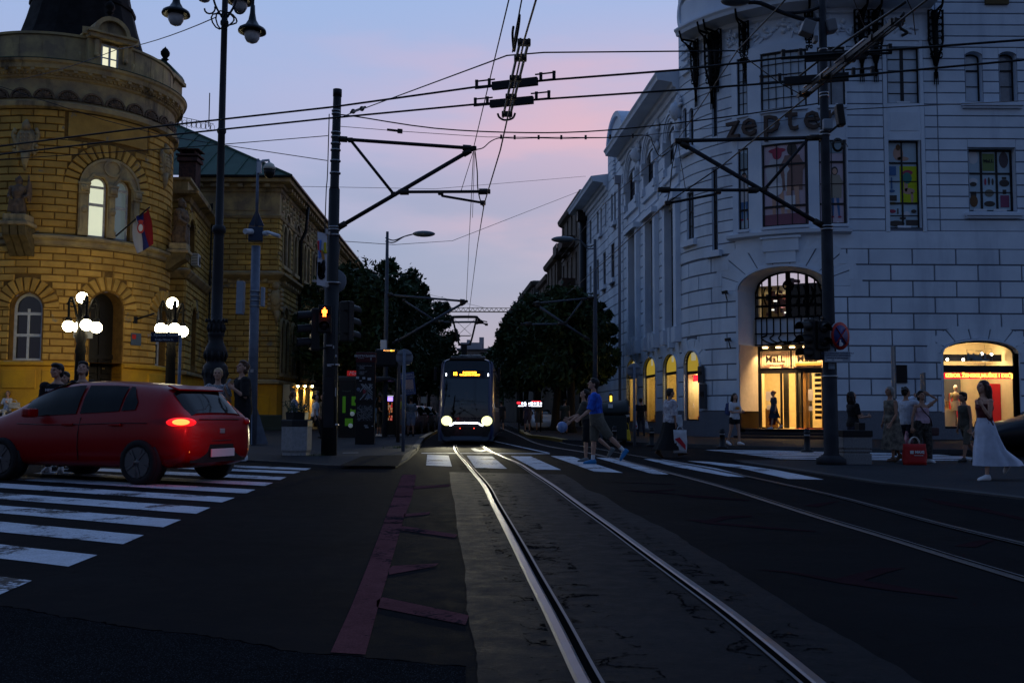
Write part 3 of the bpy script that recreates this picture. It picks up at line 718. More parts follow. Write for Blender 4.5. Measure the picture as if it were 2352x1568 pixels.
def ring(bm_,path,cs,cz,r,w,out,th,n=24,a0=0,a1=2*pi):
 for i in range(n):
  t0,t1=a0+(a1-a0)*i/n,a0+(a1-a0)*(i+1)/n
  p=lambda t,e,o_:path.f(cs+(r+e)*cos(t),cz+(r+e)*sin(t),o_)
  bm_.quad(p(t0,0,out+th),p(t1,0,out+th),p(t1,w,out+th),p(t0,w,out+th));bm_.quad(p(t0,w,out),p(t1,w,out),p(t1,w,out+th),p(t0,w,out+th));bm_.quad(p(t0,0,out),p(t1,0,out),p(t1,0,out+th),p(t0,0,out+th))
ring(sb,T,cpair,pairL.z1+.80,.30,.09,.10,.06);ring(sb,T,cpair,sur.z1,1.22,.11,.10,.05,24,0,pi)
wall(sb,T,0,T.L,zfr-.02,zcor+.55,[],out=.06,step=.3)
sweep(sb,T,0,T.L,[(.06,zfr-.05),(.26,zfr+.02),(.28,zfr+.22),(.12,zfr+.30),(.06,zfr+.32)],step=.3)
NS=30;dth=2*pi/NS
s=cdoor%(dth*TR)
while s<T.L:
 zc_=zfr+.38;rr=.37;shell=MB()
 ring(shell,T,s,zc_,rr,.075,.06,.09,14,0,pi)
 for i in range(8):
  t=pi*(i+.5)/8
  a=T.f(s,zc_+.02,.10);e=T.f(s+.33*cos(t),zc_+.33*sin(t),.10)
  shell.tube([a,a.lerp(e,.55),e],[.018,.045,.05],6)
 shell.build('shell_ornament',M_STAT,yb);s+=dth*TR
zc=zcor+.42
sweep(sb,T,0,T.L,[(.06,zc-.12),(.16,zc-.06),(.18,zc+.08),(.30,zc+.1),(.32,zc+.2),(.45,zc+.24),(.48,zc+.42),(.57,zc+.50),(.59,zc+.60),(.1,zc+.72)],step=.25)
q=.1
while q<T.L:
 spanel(sb,T,q,q+.09,zc+.02,zc+.12,.17,.1);q+=.17
q=.1
while q<T.L:
 spanel(sb,T,q,q+.16,zc+.13,zc+.235,.3,.13);q+=.52
zp=zc+.70;zpt_=zp+1.15
PT=Path().arc(TA,TR-.2,-pi+.3,.9)
wall(sb,PT,0,PT.L,zp-.1,zpt_,[],out=.12,step=.3)
sweep(sb,PT,0,PT.L,[(.12,zpt_-.02),(.2,zpt_+.02),(.2,zpt_+.12),(-.3,zpt_+.16)],step=.3)
q=.3
while q<PT.L:
 spanel(sb,PT,q,q+.02,zp,zpt_-.05,.12,.015);q+=.95
sb.build('stucco_band',M_STO,yb)
gb=MB();sweep(gb,T,0,T.L,[(.61,zc+.60),(.61,zc+.63),(.0,zc+.78)],step=.25);gb.build('gutter',M_COPPER,yb)
window(yb,T,w_left,M_WFR,M_GLD,fw=.11,rows=((.30,.12),(.62,.12)),sill=.12,msill=M_STO,bar=.10)
window(yb,T,w_right,M_WFR,M_GLD,fw=.11,rows=((.30,.12),(.62,.12)),sill=.12,msill=M_STO,bar=.10)
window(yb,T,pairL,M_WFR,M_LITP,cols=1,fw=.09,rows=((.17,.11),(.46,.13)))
window(yb,T,pairR,M_WFR,mat('teal_reflecting_pane',(.10,.14,.15),.05,spec=.8,emit=(.5,.62,.62),estr=.10),cols=1,fw=.09,rows=((.17,.11),(.46,.13)))  # teal colour and faint glow paint a reflection into the right pane
db=MB();d0=-.72
cs=w_door.cols()
for a,c in zip(cs,cs[1:]):db.quad(T.f(a,-.1,d0),T.f(c,-.1,d0),T.f(c,w_door.top(c),d0),T.f(a,w_door.top(a),d0))
for k in(0,1):
 a0=w_door.s0+.12+k*(w_door.s1-w_door.s0)/2;a1=a0+(w_door.s1-w_door.s0)/2-.24
 for za,zb in((.3,1.3),(1.45,2.6),(2.75,3.2)):pad(db,T,a0,a1,za,zb,d0,.05,.03)
 for i in range(3):
  for j in range(4):db.sph(T.f(a0+.1+i*.2,1.6+j*.25,d0+.06),.05,8,6)
spanel(db,T,w_door.s0,w_door.s1,3.4,3.6,d0,.08);spanel(db,T,cdoor-.05,cdoor+.05,0,w_door.z1,d0,.07)
dd=db.build('door',mat('dark_carved_door',(.012,.009,.006),.5,noise=.3,nscale=8),yb)
hb=MB();hb.tube([T.f(cdoor-.12,1.35,d0+.12),T.f(cdoor-.12,1.6,d0+.12)],.02);hb.box(T.f(cdoor+.2,2.98,d0+.06),(.16,.02,.06));hb.build('handle',mat('brass',(.55,.42,.18),.4,metal=1.),dd)
for u,vt,vb in((64,285,378),(377,350,412)):
 q=T.su(u,v=vt);zt0,zb0=T.zu(q,vt),T.zu(q,vb);h=zt0-zb0;cb=MB();k=T.f(q,(zt0+zb0)/2+.1,.05);p,n=T.at(q);rz=atan2(n.y,n.x)+pi/2;rm=M4 .Rotation(rz,3,'Z')
 cb.sph(k,(.46,.16,.62),16,10,rm);cb.sph(k+rm@V((0,-.1,.05)),(.34,.12,.46),14,10,rm)
 cb.tube([k+V((0,0,.5)),k+rm@V((0,-.08,.75)),k+V((0,0,.95))],[.22,.16,.05],8);cb.tube([k+V((0,0,-.5)),k+rm@V((0,-.05,-.85)),k+V((0,0,-1.25))],[.22,.14,.04],8)
 for sx in(-1,1):
  cb.tube([k+rm@V((sx*(.42+.12*sin(i*.9)),-.06,.55-i*.16))for i in range(8)],.075,6)
  for i in range(5):cb.sph(k+rm@V((sx*.46,-.05,.4-i*.2)),.085,8,6)
 for i in range(4):
  for j in range(3):cb.sph(k+rm@V(((j-1)*.17,-.2,.3-i*.16)),.05,6,5)
 cb.build('cartouche',M_STO,yb)
def knight(u,vt,vbase,vcons):
 q=T.su(u,v=vbase);zt0,z0,zc0=T.zu(q,vt),T.zu(q,vbase),T.zu(q,vcons);p,n=T.at(q);rm=M4 .Rotation(atan2(n.y,n.x)+pi/2,3,'Z')
 o=T.f(q,z0,.55);H_=zt0-z0;g=lambda x,y,z:o+rm@V((x*H_,y*H_,z*H_))
 st_=thing('knight_statue','weathered stone knight in a plumed helmet standing '+('left of the paired arched window' if u<200 else 'at the tower corner beside the flag'),'statue',o,'stone knights on tower consoles')
 k=MB()
 k.tube([g(0,0,.0),g(0,0,.2),g(0,0,.38),g(0,-.02,.58),g(0,0,.72),g(0,0,.78)],[.17*H_,.185*H_,.14*H_,.175*H_,.15*H_,.06*H_],14)
 k.sph(g(0,-.02,.87),(.085*H_,.1*H_,.12*H_),14,10);k.tube([g(0,-.1,.9),g(0,-.02,1.0),g(0,.1,.96)],[.02*H_,.035*H_,.02*H_],6)
 for i in range(4):k.bar(g(-.08,-.095,.84+i*.03),g(.08,-.095,.84+i*.03),.02*H_)
 for sx in(-1,1):
  k.sph(g(sx*.19,0,.68),(.085*H_,.09*H_,.08*H_),10,8)
  k.tube([g(sx*.2,0,.68),g(sx*.25,-.02,.5),g(sx*.17,-.17,.42)],[.06*H_,.05*H_,.04*H_],8)
  for i in range(5):k.tube([g(sx*(.05+.03*i),-.15,.38),g(sx*(.07+.035*i),-.14,.05)],.02*H_,6)
 k.tube([g(.2,.05,.35),g(.2,.05,1.02),g(.2,.05,1.06)],[.025*H_,.03*H_,.01*H_],6);k.sph(g(.24,.02,.6),(.05*H_,.12*H_,.3*H_),10,8)
 remesh(k,.03,'figure',M_STAT,st_,1)
 c=MB();c.bbox(o+V((0,0,-.16)),(.95,.8,.3),.04,m=rm);c.bbox(o+V((0,0,-.40)),(1.15,1.0,.16),.04,m=rm)
 c.build('pedestal',M_STO,st_)
 c=MB();hc=z0-.5-zc0;prof=[(0,0,.52),(.0,-.35,.48),(0,-.55,.33),(.0,-.8,.2),(0,-1.0,.1)]
 for sx in(-1,0,1):
  c.loft([[T.f(q,z0-.48+hc*dz,0)+rm@V((sx*.34+x,-y,0))for x,y in((-.14,-.1),(.14,-.1),(.14,dp*1.9),(-.14,dp*1.9))]for _,dz,dp in prof],smooth=False)
  c.tube([T.f(q,z0-.62,.0)+rm@V((sx*.34+.15,-.62-.13*sin(t),.13*cos(t)-.1))for t in[i*.7 for i in range(9)]],.045,6)
 c.build('console',mat('console_stone',(.16,.115,.05),.85,noise=.4,nscale=3,bump=.4),st_)
knight(57,412,500,590);knight(386,456,560,622)
RC=V((TA.x+.15,TA.y+.4,0));rb_=MB()
zr0=zpt_-.3
prof=[(3.55,zr0),(3.4,zr0+.5),(3.05,zr0+.9),(2.75,zr0+1.6),(2.45,zr0+2.6),(2.3,zr0+3.2),(2.36,zr0+3.25),(2.36,zr0+3.4),(2.2,zr0+3.5),(1.9,zr0+5),(1.4,zr0+7.0),(.6,zr0+9),(.0,zr0+9.6)]
rb_.lathe(prof,RC,16,smooth=False);rb_.build('cone_roof',M_SLATE,yb)
q=T.su(251,v=140);p,n=T.at(q);rm=M4 .Rotation(atan2(n.y,n.x)+pi/2,3,'Z')
zd0,zd1=T.zu(q,172),T.zu(q,106);dw=.78;dz0=zp-.05
g=lambda x,y,z:T.f(q,z,.02)+rm@V((x,y,0))
dm=MB();zh=zd1+.12
dop=.36
for sx in(-1,1):
 dm.bbox(g(sx*.66,.25,(dz0+zh)/2),(.56,.75,zh-dz0),.03,m=rm);dm.bbox(g(sx*.62,-.2,zh-.42),(.2,.2,.75),.05,m=rm);dm.sph(g(sx*.62,-.25,zh-.75),.12,10,8)
 dm.tube([g(sx*(.95+.2*cos(t)),.3,zh-.6-.3*sin(t)-.1*t)for t in[i*.5 for i in range(8)]],.09,8)
dm.box(g(0,.6,(dz0+zh)/2),(1.8,.1,zh-dz0),m=rm);dm.box(g(0,.1,dz0+(zd0-dz0)/2),(.8,.4,zd0-dz0),m=rm)
dm.bbox(g(0,.15,zh+.1),(1.95,1.1,.2),.04,m=rm);dm.bbox(g(0,.12,zh+.24),(2.15,1.25,.10),.03,m=rm)
N_=14
for i in range(N_):
 t0,t1=pi*i/N_,pi*(i+1)/N_
 for r0,r1,y0 in((.62,.80,-.35),(0,.62,-.15)):
  A_=[g(r*cos(t),y0,zh+.28+r*sin(t))for r,t in((r0,t0),(r0,t1),(r1,t1),(r1,t0))];B_=[x+rm@V((0,1.1,0))for x in A_]
  dm.poly(A_);dm.quad(A_[2],A_[3],B_[3],B_[2]);dm.quad(A_[0],A_[1],B_[1],B_[0])
for sx in(-1,1):dm.bar(g(sx*.75,-.3,zh+.26),g(sx*1.2,-.1,zh+.26),.1,.3)
dmo=dm.build('dormer',M_STO,yb)
fb=MB();x0=.36
fb.box(g(0,0,(zd0+zd1)/2),(.09,.1,zd1-zd0),m=rm);fb.box(g(0,0,zd0+.05),(.76,.1,.1),m=rm);fb.box(g(0,0,zd1-.05),(.76,.1,.1),m=rm);fb.box(g(0,0,(zd0+zd1)/2+.05),(.76,.06,.05),m=rm)
for sx in(-1,1):fb.box(g(sx*.34,0,(zd0+zd1)/2),(.08,.1,zd1-zd0),m=rm)
fo=fb.build('window',M_WFR,yb);pb2=MB();pb2 .box(g(0,.02,(zd0+zd1)/2),(.7,.01,zd1-zd0-.02),m=rm);pb2 .build('pane',M_LITD,fo)
def finial(c,h,name='finial'):
 f_=MB();f_.lathe([(.0,0),(.22*h,0),(.22*h,.06*h),(.12*h,.12*h),(.10*h,.3*h),(.18*h,.36*h),(.10*h,.42*h),(.21*h,.58*h),(.22*h,.7*h),(.12*h,.86*h),(.05*h,.92*h),(.0,h)],c,12);return f_.build(name,M_SLATE,yb)
finial(g(0,.1,zh+1.05),.95)
qq=V((P(378,200,49.).x,49.,0));zc1=zat(173,49.)
kb=MB();kb.bbox(qq+V((0,0,zc1-1.2)),(1.3,1.6,1.9),.05);kb.bbox(qq+V((.0,0,zc1-.25)),(1.6,1.9,.2),.04);kb.build('pier',M_STO,yb)
kb=MB();kb.loft([[qq+V((.72*cos(pi*i/10),y,zc1-.15+.62*sin(pi*i/10)))for i in range(11)]for y in(-.95,.95)],smooth=True);kb.bbox(qq+V((-2.2,.6,zc1+.1)),(3.6,.8,.5),.2);kb.build('pier_cap',M_COPPER,yb);finial(qq+V((0,0,zc1+.42)),1.05)
d1,d2=49.6,57.2
pA,pB,pC=V((P(390,450,d1).x,d1)),V((P(432,450,d1).x,d1)),V((P(482,480,57.).x,57.))
K=Path().line(pA,pB).line(pB,pC)
zk=zat(450,d1);zkp=zat(414,d1)
uop=Op(K.su(433.5,K.brk[1],v=560),K.su(447,K.brk[1],v=560),zat(590,51.5),zat(533,51.5),.5,.3,ring=.4);lop=Op(K.su(430.5+3,K.brk[1]),K.su(445,K.brk[1]),zat(838,51.5),zat(726,51.5),.5,.3,ring=.4)
mid=zat(628,d1);wb=MB()
jb0=MB();wall(jb0,K,0,K.L,zpl-.1,zk,[uop,lop]);jb0 .build('link_joint',M_YJ,yb);pads(wb,K,0,K.L,zpl+.05,mid-.3,.31,.9,[lop],joint=.034,proud=.055,bev=.028);pads(wb,K,0,K.L,mid+.3,zk-.35,.31,.9,[uop],joint=.034,proud=.055,bev=.028)
for o in(uop,lop):vouss(wb,K,o,.4,9,m=.04,joint=.05,proud=.085)
wb.build('link_wall',M_YEL2,yb)
wb=MB();wall(wb,K,0,K.L,-.1,zpl-.1,[],out=.1);wb.build('link_plinth',M_OCH,yb)
wb=MB();sweep(wb,K,0,K.L,[(0,mid-.25),(.1,mid-.2),(.3,mid+.05),(.32,mid+.15),(0,mid+.3)]);sweep(wb,K,0,K.L,[(0,zk-.35),(.12,zk-.3),(.2,zk-.1),(.6,zk),(.64,zk+.15),(.0,zk+.25)])
wall(wb,K,0,K.L,zk+.2,zkp,[],out=.02);sweep(wb,K,0,K.L,[(.02,zkp-.05),(.15,zkp),(.15,zkp+.12),(-.2,zkp+.14)]);sweep(wb,K,0,K.L,[(.1,zpl-.25),(.22,zpl-.2),(.22,zpl-.08),(0,zpl)])
wb.build('link_cornice',M_STO,yb)
window(yb,K,uop,M_WFR,M_GLD,fw=.09,rows=((.3,.1),));window(yb,K,lop,M_WFR,M_GLD,fw=.09,rows=((.3,.1),(.6,.1)))
pp=MB();e_=V((pC.x,pC.y,0))+V((-.1,-.35,0));pp.tube([e_+V((0,0,.1)),e_+V((0,0,zat(495,57)))],.16,10);p9=MB();p9 .tube([e_+V((.35,0,.1)),e_+V((.35,0,zat(470,57)))],.05,6);p9 .build('cable',M_PIPE,yb);pp.box(e_+V((0,.1,zat(490,57))),(.6,.5,.9));pp.build('drain_pipe',M_PIPE,yb)
dW=57.5;dirS=V((-.0297,1)).normalized()
c0=V((P(455,520,dW).x,dW));c1=V((P(641,520,dW).x,dW));c2=c1+dirS*34
Wp=Path().line(c0,c1).line(c1,c2);L1_=Wp.brk[1]
zt_,zmid,zpw=zat(414,dW),zat(632,dW),zat(872,dW)
zfrz=zat(497,dW)
wb=MB();ops=[]
bay=3.35;ups,los=[],[]
for k in range(9):
 q=L1_+2.1+k*bay
 for dx in(-.62,.62):
  ups.append(Op(q+dx-.42,q+dx+.42,zmid+.75,zmid+2.75,.42,.3,ring=.32));los.append(Op(q+dx-.45,q+dx+.45,zpw+.45,zpw+3.15,.45,.3,ring=.32))
jb0=MB();wall(jb0,Wp,0,Wp.L,zpw,zmid,los);wall(jb0,Wp,0,Wp.L,zmid,zfrz,ups);jb0 .build('wing_joint',M_YJ,yb)
pads(wb,Wp,0,Wp.L,zpw+.08,zmid-.45,.31,.95,los,joint=.036,proud=.055,bev=.028,vary=.2);pads(wb,Wp,0,Wp.L,zmid+.3,zfrz-.1,.31,.95,ups,joint=.036,proud=.055,bev=.028,vary=.2)
wb.build('wing_wall',M_YEL2,yb)
wb=MB();wall(wb,Wp,0,Wp.L,-.1,zpw,[],out=.1);pad(wb,Wp,L1_-7.3,L1_-.3,.3,zpw-.9,.1,.03,.02);wb.build('wing_plinth',M_OCH,yb)
wb=MB()
for o in ups+los:
 ring(wb,Wp,(o.s0+o.s1)/2,o.z1,(o.s1-o.s0)/2,.14,0,.13,10,0,pi)
 for q in(o.s0-.16,o.s1+.02):spanel(wb,Wp,q,q+.14,o.z0,o.z1,0,.12)
 spanel(wb,Wp,o.s0-.22,o.s1+.22,o.z0-.2,o.z0,0,.2)
for k in range(9):
 q=L1_+2.1+k*bay
 for zz in(zmid+3.15,zpw+3.6):ring(wb,Wp,q,zz+.05,.75,.14,0,.16,10,.5,pi-.5)
sweep(wb,Wp,0,Wp.L,[(.1,zpw-.25),(.24,zpw-.2),(.24,zpw-.06),(0,zpw+.05)]);sweep(wb,Wp,0,Wp.L,[(0,zmid-.5),(.08,zmid-.45),(.08,zmid-.28),(.22,zmid-.2),(.5,zmid-.02),(.52,zmid+.1),(.05,zmid+.25),(0,zmid+.3)])
sweep(wb,Wp,0,Wp.L,[(0,zfrz-.15),(.12,zfrz-.1),(.18,zfrz+.05),(.05,zfrz+.12),(.05,zt_-.75),(.14,zt_-.68),(.16,zt_-.5),(.3,zt_-.45),(.3,zt_-.28),(.72,zt_-.22),(.76,zt_-.02),(.8,zt_),(0,zt_+.1)])
spanel(wb,Wp,L1_-6.6,L1_-.5,zfrz+.35,zt_-.95,.05,.04)
q=.1
while q<Wp.L:
 if abs(q-L1_)>.3:spanel(wb,Wp,q,q+.28,zt_-.5,zt_-.3,.16,.42);spanel(wb,Wp,q,q+.2,zmid-.42,zmid-.24,.08,.25)
 q+=.78
q=L1_+.5
while q<Wp.L-.6:
 spanel(wb,Wp,q,q+.55,zfrz+.4,zt_-.95,.05,.05)
 for i in range(3):wb.sph(Wp.f(q+.27,zfrz+.65+i*.3,.1),(.12,.12,.13),8,6)
 q+=1.1
wb.build('wing_cornice',M_STO,yb)
for o in ups+los:window(yb,Wp,o,M_STO,M_GLD,cols=2,fw=.07,rows=((.35,.07),))
for q in(L1_+6.1,L1_+13.0,L1_+20):
 pp=MB();pp.tube([Wp.f(q,.2,.2),Wp.f(q,zfrz-.4,.2),Wp.f(q,zfrz+.3,.5),Wp.f(q,zt_-.3,.6)],.11,8);pp.build('drain_pipe',M_PIPE,yb)
pp=MB()
sweep(pp,Wp,0,Wp.L,[(.84,zt_-.02),(.9,zt_+.02),(.9,zt_+.12),(.7,zt_+.12)]);pp.build('roof_gutter',M_PIPE,yb)
q=L1_-.25;cb=MB();k=Wp.f(L1_-.05,zat(690,dW),.05)
cb.sph(k,(.42,.3,.7),14,10);cb.sph(k+V((0,-.25,.1)),(.3,.12,.45),12,8);cb.sph(k+V((0,-.1,.85)),(.22,.2,.25),10,8);cb.tube([k+V((.1,-.15,-.6)),k+V((.1,-.12,-1.0)),k+V((.1,-.1,-1.3))],[.2,.13,.04],8)
for sx in(-1,1):
 for i in range(5):cb.sph(k+V((sx*.36,-.15,.55-i*.26)),.13,8,6)
cb.build('cartouche',M_STO,yb)
e0=V((-40,dW-.8,zt_+.1));e1=V((c1 .x+.85,dW-.8,zt_+.1));e2=V((c2 .x+.85,c2 .y,zt_+.1));zrg=zat(283,66.);r0=V((P(395,283,66.).x,66.,zrg));rL=V((-40,66.,zrg));r2=V((r0 .x-.8,c2 .y-6,zrg))
rb_=MB();rb_.quad(rL,e0,e1,r0);rb_.quad(r0,e1,e2,r2)
for i in range(26):
 t=i/25;x=e0 .x+(e1 .x-e0 .x)*t
 a=V((x,e1 .y,e1 .z+.03));xr=x;
 if x<=r0 .x:bq=V((x,r0 .y,zrg+.03))
 else:
  s_=(e1 .x-x)/(e1 .x-r0 .x);bq=e1 .lerp(r0,s_)+V((0,0,.03));bq.x=x
 sh=V((-1.1,0,0));rb_.bar(a,bq if x<=r0 .x else bq,.05,.06)
rb_.bar(e1+V((0,0,.04)),r0+V((0,0,.04)),.14,.1)
rb_.build('copper_roof',M_COPPER,yb)
cb=MB();cc=V((P(437,390,55.6).x,55.6,0));zc0,zc1=zat(425,55.6),zat(357,55.6);cb.box(cc+V((0,0,(zc0+zc1)/2-.6)),(.95,.9,zc1-zc0+.2));cb.box(cc+V((0,0,zc1-.35)),(1.15,1.1,.22));cb.box(cc+V((0,0,zc1-.1)),(1.25,1.2,.10))
for x in(-.4,.4):cb.box(cc+V((x,0,zc1+.05)),(.08,.9,.3))
cb.box(cc+V((0,0,zc1+.22)),(1.3,1.2,.05));cb.build('chimney',M_BRICK,yb)
ib=MB();a=V((P(397,292,62).x,62,zat(292,62)))
for i in range(9):
 x=a+V((i*.3,0,-.02*i));ib.bar(x,x+V((0,0,.8-.05*i)),.03);ib.tube([x+V((.15+.13*cos(t),0,.35-.03*i+.2*sin(t)))for t in[j*.7 for j in range(10)]],.012,4)
ib.bar(a+V((0,0,.75)),a+V((2.6,0,.2)),.03);ib.bar(a+V((1.15*2,0,0)),a+V((2.3,0,2.2)),.05);ib.build('roof_railing',M_SLATE,yb)
q0=T.su(258,v=545);fp=MB();a=T.f(q0,tz(545),.35);bq=T.f(T.su(296,v=478),tz(478),1.5)
flag=thing('flag','red blue and white flag with a crest hanging from a slanted pole on the tower','flag',a)
fp.tube([a,bq],.035,8);fp.build('pole',M_PIPE,flag)
def fl(x,y):
 h=bq.lerp(a,.04+.5*x);return h+V((.30*y+.07*sin(x*9+y*4),-.10*cos(x*10+y*2),-1.55*y*(1-.12*x)))
for nm,x0,x1,cc in(('red_stripe',0,.34,(.26,.014,.02)),('blue_stripe',.34,.66,(.02,.025,.12)),('white_stripe',.66,1.,(.38,.38,.40))):
 k=MB();n=8
 for i in range(4):
  for j in range(n):
   u0,u1,y0,y1=x0+(x1-x0)*i/4,x0+(x1-x0)*(i+1)/4,j/n,(j+1)/n
   k.add([fl(u0,y0),fl(u1,y0),fl(u1,y1),fl(u0,y1)],[(0,1,2,3)],True)
 k.build(nm,mat('flag_'+nm,cc,.8),flag)
k=MB();ce=fl(.45,.42)+V((.0,-.14,0));k.sph(ce,(.16,.02,.24),12,8);k.sph(ce+V((0,0,.28)),(.12,.02,.08),10,6);k.build('crest',mat('crest_red',(.45,.05,.04),.7),flag)
k=MB();k.sph(ce+V((0,-.02,0)),(.1,.015,.16),12,8);k.build('crest_shield',mat('crest_white',(.6,.58,.55),.7),flag)
for u,v,w_,lab in((184,762,.75,'pale plaque with a red corner left of the tower door'),(304,779,.55,'dark glass plaque with a red corner right of the tower door')):
 q=T.su(u);z_=T.zu(q,v);k=MB();spanel(k,T,q-w_/2,q+w_/2,z_-.27,z_+.27,.09,.03);pt_=thing('wall_plaque',lab,'plaque',T.f(q,z_,.1));k.build('plate',mat('plaque_%d'%u,(.5,.48,.4)if u<200 else(.10,.13,.16),.3),pt_);k=MB();spanel(k,T,q-w_/2+.04,q-w_/2+.24,z_,z_+.2,.122,.01);k.build('emblem',mat('plaque_red',(.5,.03,.02),.5),pt_)
q=T.su(302);k=MB();k.tube([T.f(q,tz(729),.05),T.f(q+.35,tz(714),.8)],.04,8);k.box(T.f(q,tz(730),.06),(.16,.16,.3));tag(k.build('flagpole_bracket',M_PIPE,None,origin=T.f(q,tz(730),.06)),'empty black flagpole bracket on the wall right of the tower door','bracket')
def aircon(pos,w,h,m,lab):
 o=thing('air_conditioner',lab,'air conditioner',pos);k=MB();k.bbox(pos,(w,.35,h),.02,m=m);k.build('casing',mat('ac_white',(.5,.5,.47),.5),o)
 k=MB();k.lathe([(.0,0),(h*.38,0),(h*.38,.02),(0,.03)],V(pos)+m@V((w*.12,-.17,0)),16,axis=m@M4 .Rotation(pi/2,3,'X'));k.build('fan_grille',mat('ac_dark',(.03,.03,.03),.5),o)
 k=MB()
 for i in range(7):k.box(V(pos)+m@V((-w/2-.002,0,-h*.4+i*h*.13)),(.02,.3,.03),m=m)
 k.build('vent_slat',mat('ac_dark',(.03,.03,.03),.5),o)
p,n=K.at((uop.s0+uop.s1)/2);rm=M4 .Rotation(atan2(n.y,n.x)+pi/2,3,'Z');aircon(K.f((uop.s0+uop.s1)/2,zat(601,51.5),.25),.9,.62,rm,'white air conditioner under the narrow upper window of the tower link')
rs=M4 .Rotation(atan2(-dirS.x,dirS.y)-0,3,'Z')@M4 .Rotation(-pi/2+pi,3,'Z')
def wq(u):return Wp.su(u,L1_)
for u,v,lab in((654,905,'grey air conditioner left of the cafe wall lamps'),(714,908,'cream air conditioner right of the cafe wall lamps')):
 q=wq(u);aircon(Wp.f(q,zat(v,Wp.at(q)[0].y),.3),1.0,.75,rs,lab)
for i,u in enumerate((671,688,705)):
 q=wq(u);yq=Wp.at(q)[0].y;pos=Wp.f(q,zat(884,yq),.35);o=thing('wall_lamp','%s of the three lit lamps shining down the cafe wall'%('nearest','middle','farthest')[i],'wall lamp',pos,'cafe wall lamps')
 k=MB();k.lathe([(.0,.12),(.30,.1),(.32,.04),(.0,.0)],pos,12);k.tube([pos+V((0,0,.1)),pos+V((-.35,0,.2))],.03,6);k.build('shade',M_PIPE,o)
 k=MB();k.sph(pos+V((0,0,-.05)),.08,10,8);k.build('bulb',emis('cafe_bulb',(1,.72,.3),25.),o)
 ld=bpy.data.lights.new('cafe_light','SPOT');ld.energy=260;ld.color=(1,.68,.25);ld.spot_size=R(95);ld.spot_blend=.5;ld.shadow_soft_size=.08;lo=bpy.data.objects.new('cafe_light',ld);COL.objects.link(lo);lo.location=pos+V((.05,0,-.12));lo.rotation_euler=(R(8),0,0)
k=MB();qa,qb=wq(646),wq(716)
spanel(k,Wp,qa,qb,.0,zat(893,66),.1,.06)
for i in range(6):
 q=qa+(qb-qa)*(i+.1)/6;spanel(k,Wp,q,q+(qb-qa)/12,.0,zat(893,66),.16,.14)
k.build('cafe_wall',mat('cream_cafe_wall',(.70,.52,.22),.8,noise=.1),yb)
k=MB();q=wq(643);spanel(k,Wp,q,q+.5,.4,zat(884,61),.16,.4);k.build('cafe_door',mat('cafe_door_white',(.6,.5,.3),.6),yb)
ZU=1950
M_WALL=mat('pale_grey_render',(.68,.755,.835),.8,island=.05,patch=((.38,.44,.53),.52,.55,(1,1,.16),.25),col2=(.57,.64,.72),nscale=.6,bump=.25,bscale=22)
M_WALLJ=mat('joint_grey_render',(.14,.16,.20),.85)
M_PLG=mat('grey_granite_plinth',(.15,.16,.185),.65,noise=.35,nscale=30,bump=.15,bscale=60)
M_TRIM=mat('pale_grey_trim',(.65,.72,.80),.75,col2=(.54,.62,.72),nscale=.8,bump=.2,bscale=20)
M_BLK=mat('black_window_frame',(.012,.012,.014),.4)
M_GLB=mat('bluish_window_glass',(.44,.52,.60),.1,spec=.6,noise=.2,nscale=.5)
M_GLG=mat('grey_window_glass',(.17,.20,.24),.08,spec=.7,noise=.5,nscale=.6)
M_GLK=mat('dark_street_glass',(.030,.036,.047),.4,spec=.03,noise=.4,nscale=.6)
M_IRON=mat('black_wrought_iron',(.005,.005,.0055),.6,spec=.08)
def glass(name,tint=(.9,.95,1.),a=.92,rough=.02,refl=0.):
 if name in MATS:return MATS[name]
 m=bpy.data.materials.new(name);m.use_nodes=True;nt=m.node_tree;N=nt.nodes;L=nt.links;out=N['Material Output'];N.remove(N['Principled BSDF'])
 t=N.new('ShaderNodeBsdfTransparent');t.inputs[0].default_value=(*[c*a for c in tint],1);g=N.new('ShaderNodeBsdfGlossy');g.inputs['Roughness'].default_value=rough
 fr=N.new('ShaderNodeFresnel');fr.inputs[0].default_value=1.45;mx=N.new('ShaderNodeMixShader');ad_=N.new('ShaderNodeMath');ad_.use_clamp=True;ad_.inputs[1].default_value=refl;L.new(fr.outputs[0],ad_.inputs[0]);L.new(ad_.outputs[0],mx.inputs[0]);L.new(t.outputs[0],mx.inputs[1]);L.new(g.outputs[0],mx.inputs[2]);L.new(mx.outputs[0],out.inputs[0]);MATS[name]=m;return m
M_CLEAR=glass('clear_shop_glass')
DF=42.0;RC_=6.21;XA=P(1945,530,DF).x
nS=V((-.9968,-.081));dS=V((.081,-.9968))
ac=V((XA,DF+RC_));ps=ac+nS*RC_
MP=Path().line(ps-dS*46,ps).arc(ac,RC_,-pi+.0811,-pi/2).line(V((XA,DF)),V((XA+26,DF)))
B1,B2=MP.brk[1],MP.brk[2]
mall=thing('department_store','pale grey department store with a rounded corner entrance and lit shop windows','building',(XA,DF,0))
def ms(u,v=950):return MP.su(u,v=v)
def mrect(u0,u1,vt,vb,**k):
 vm=(vt+vb)/2;a,c=ms(u0,vm),ms(u1,vm);q=(a+c)/2;return Op(a,c,MP.zu(q,vb),MP.zu(q,vt),**k)
def march(u0,u1,vapex,vspring,vb,**k):
 vm=(vapex+vb)/2;a,c=ms(u0,vm),ms(u1,vm);q=(a+c)/2;z0,zs,za=MP.zu(q,vb),MP.zu(q,vspring),MP.zu(q,vapex);return Op(a,c,z0,zs,za-zs,**k)
zplm=zat(945,DF);zrust=zat(570,DF);zled=zat(535,DF)
s338,s395,s432,s558,sEnd=ms(1338,440),ms(1397,360),ms(1432,500),ms(1559,80),MP.L
zTop=23.0
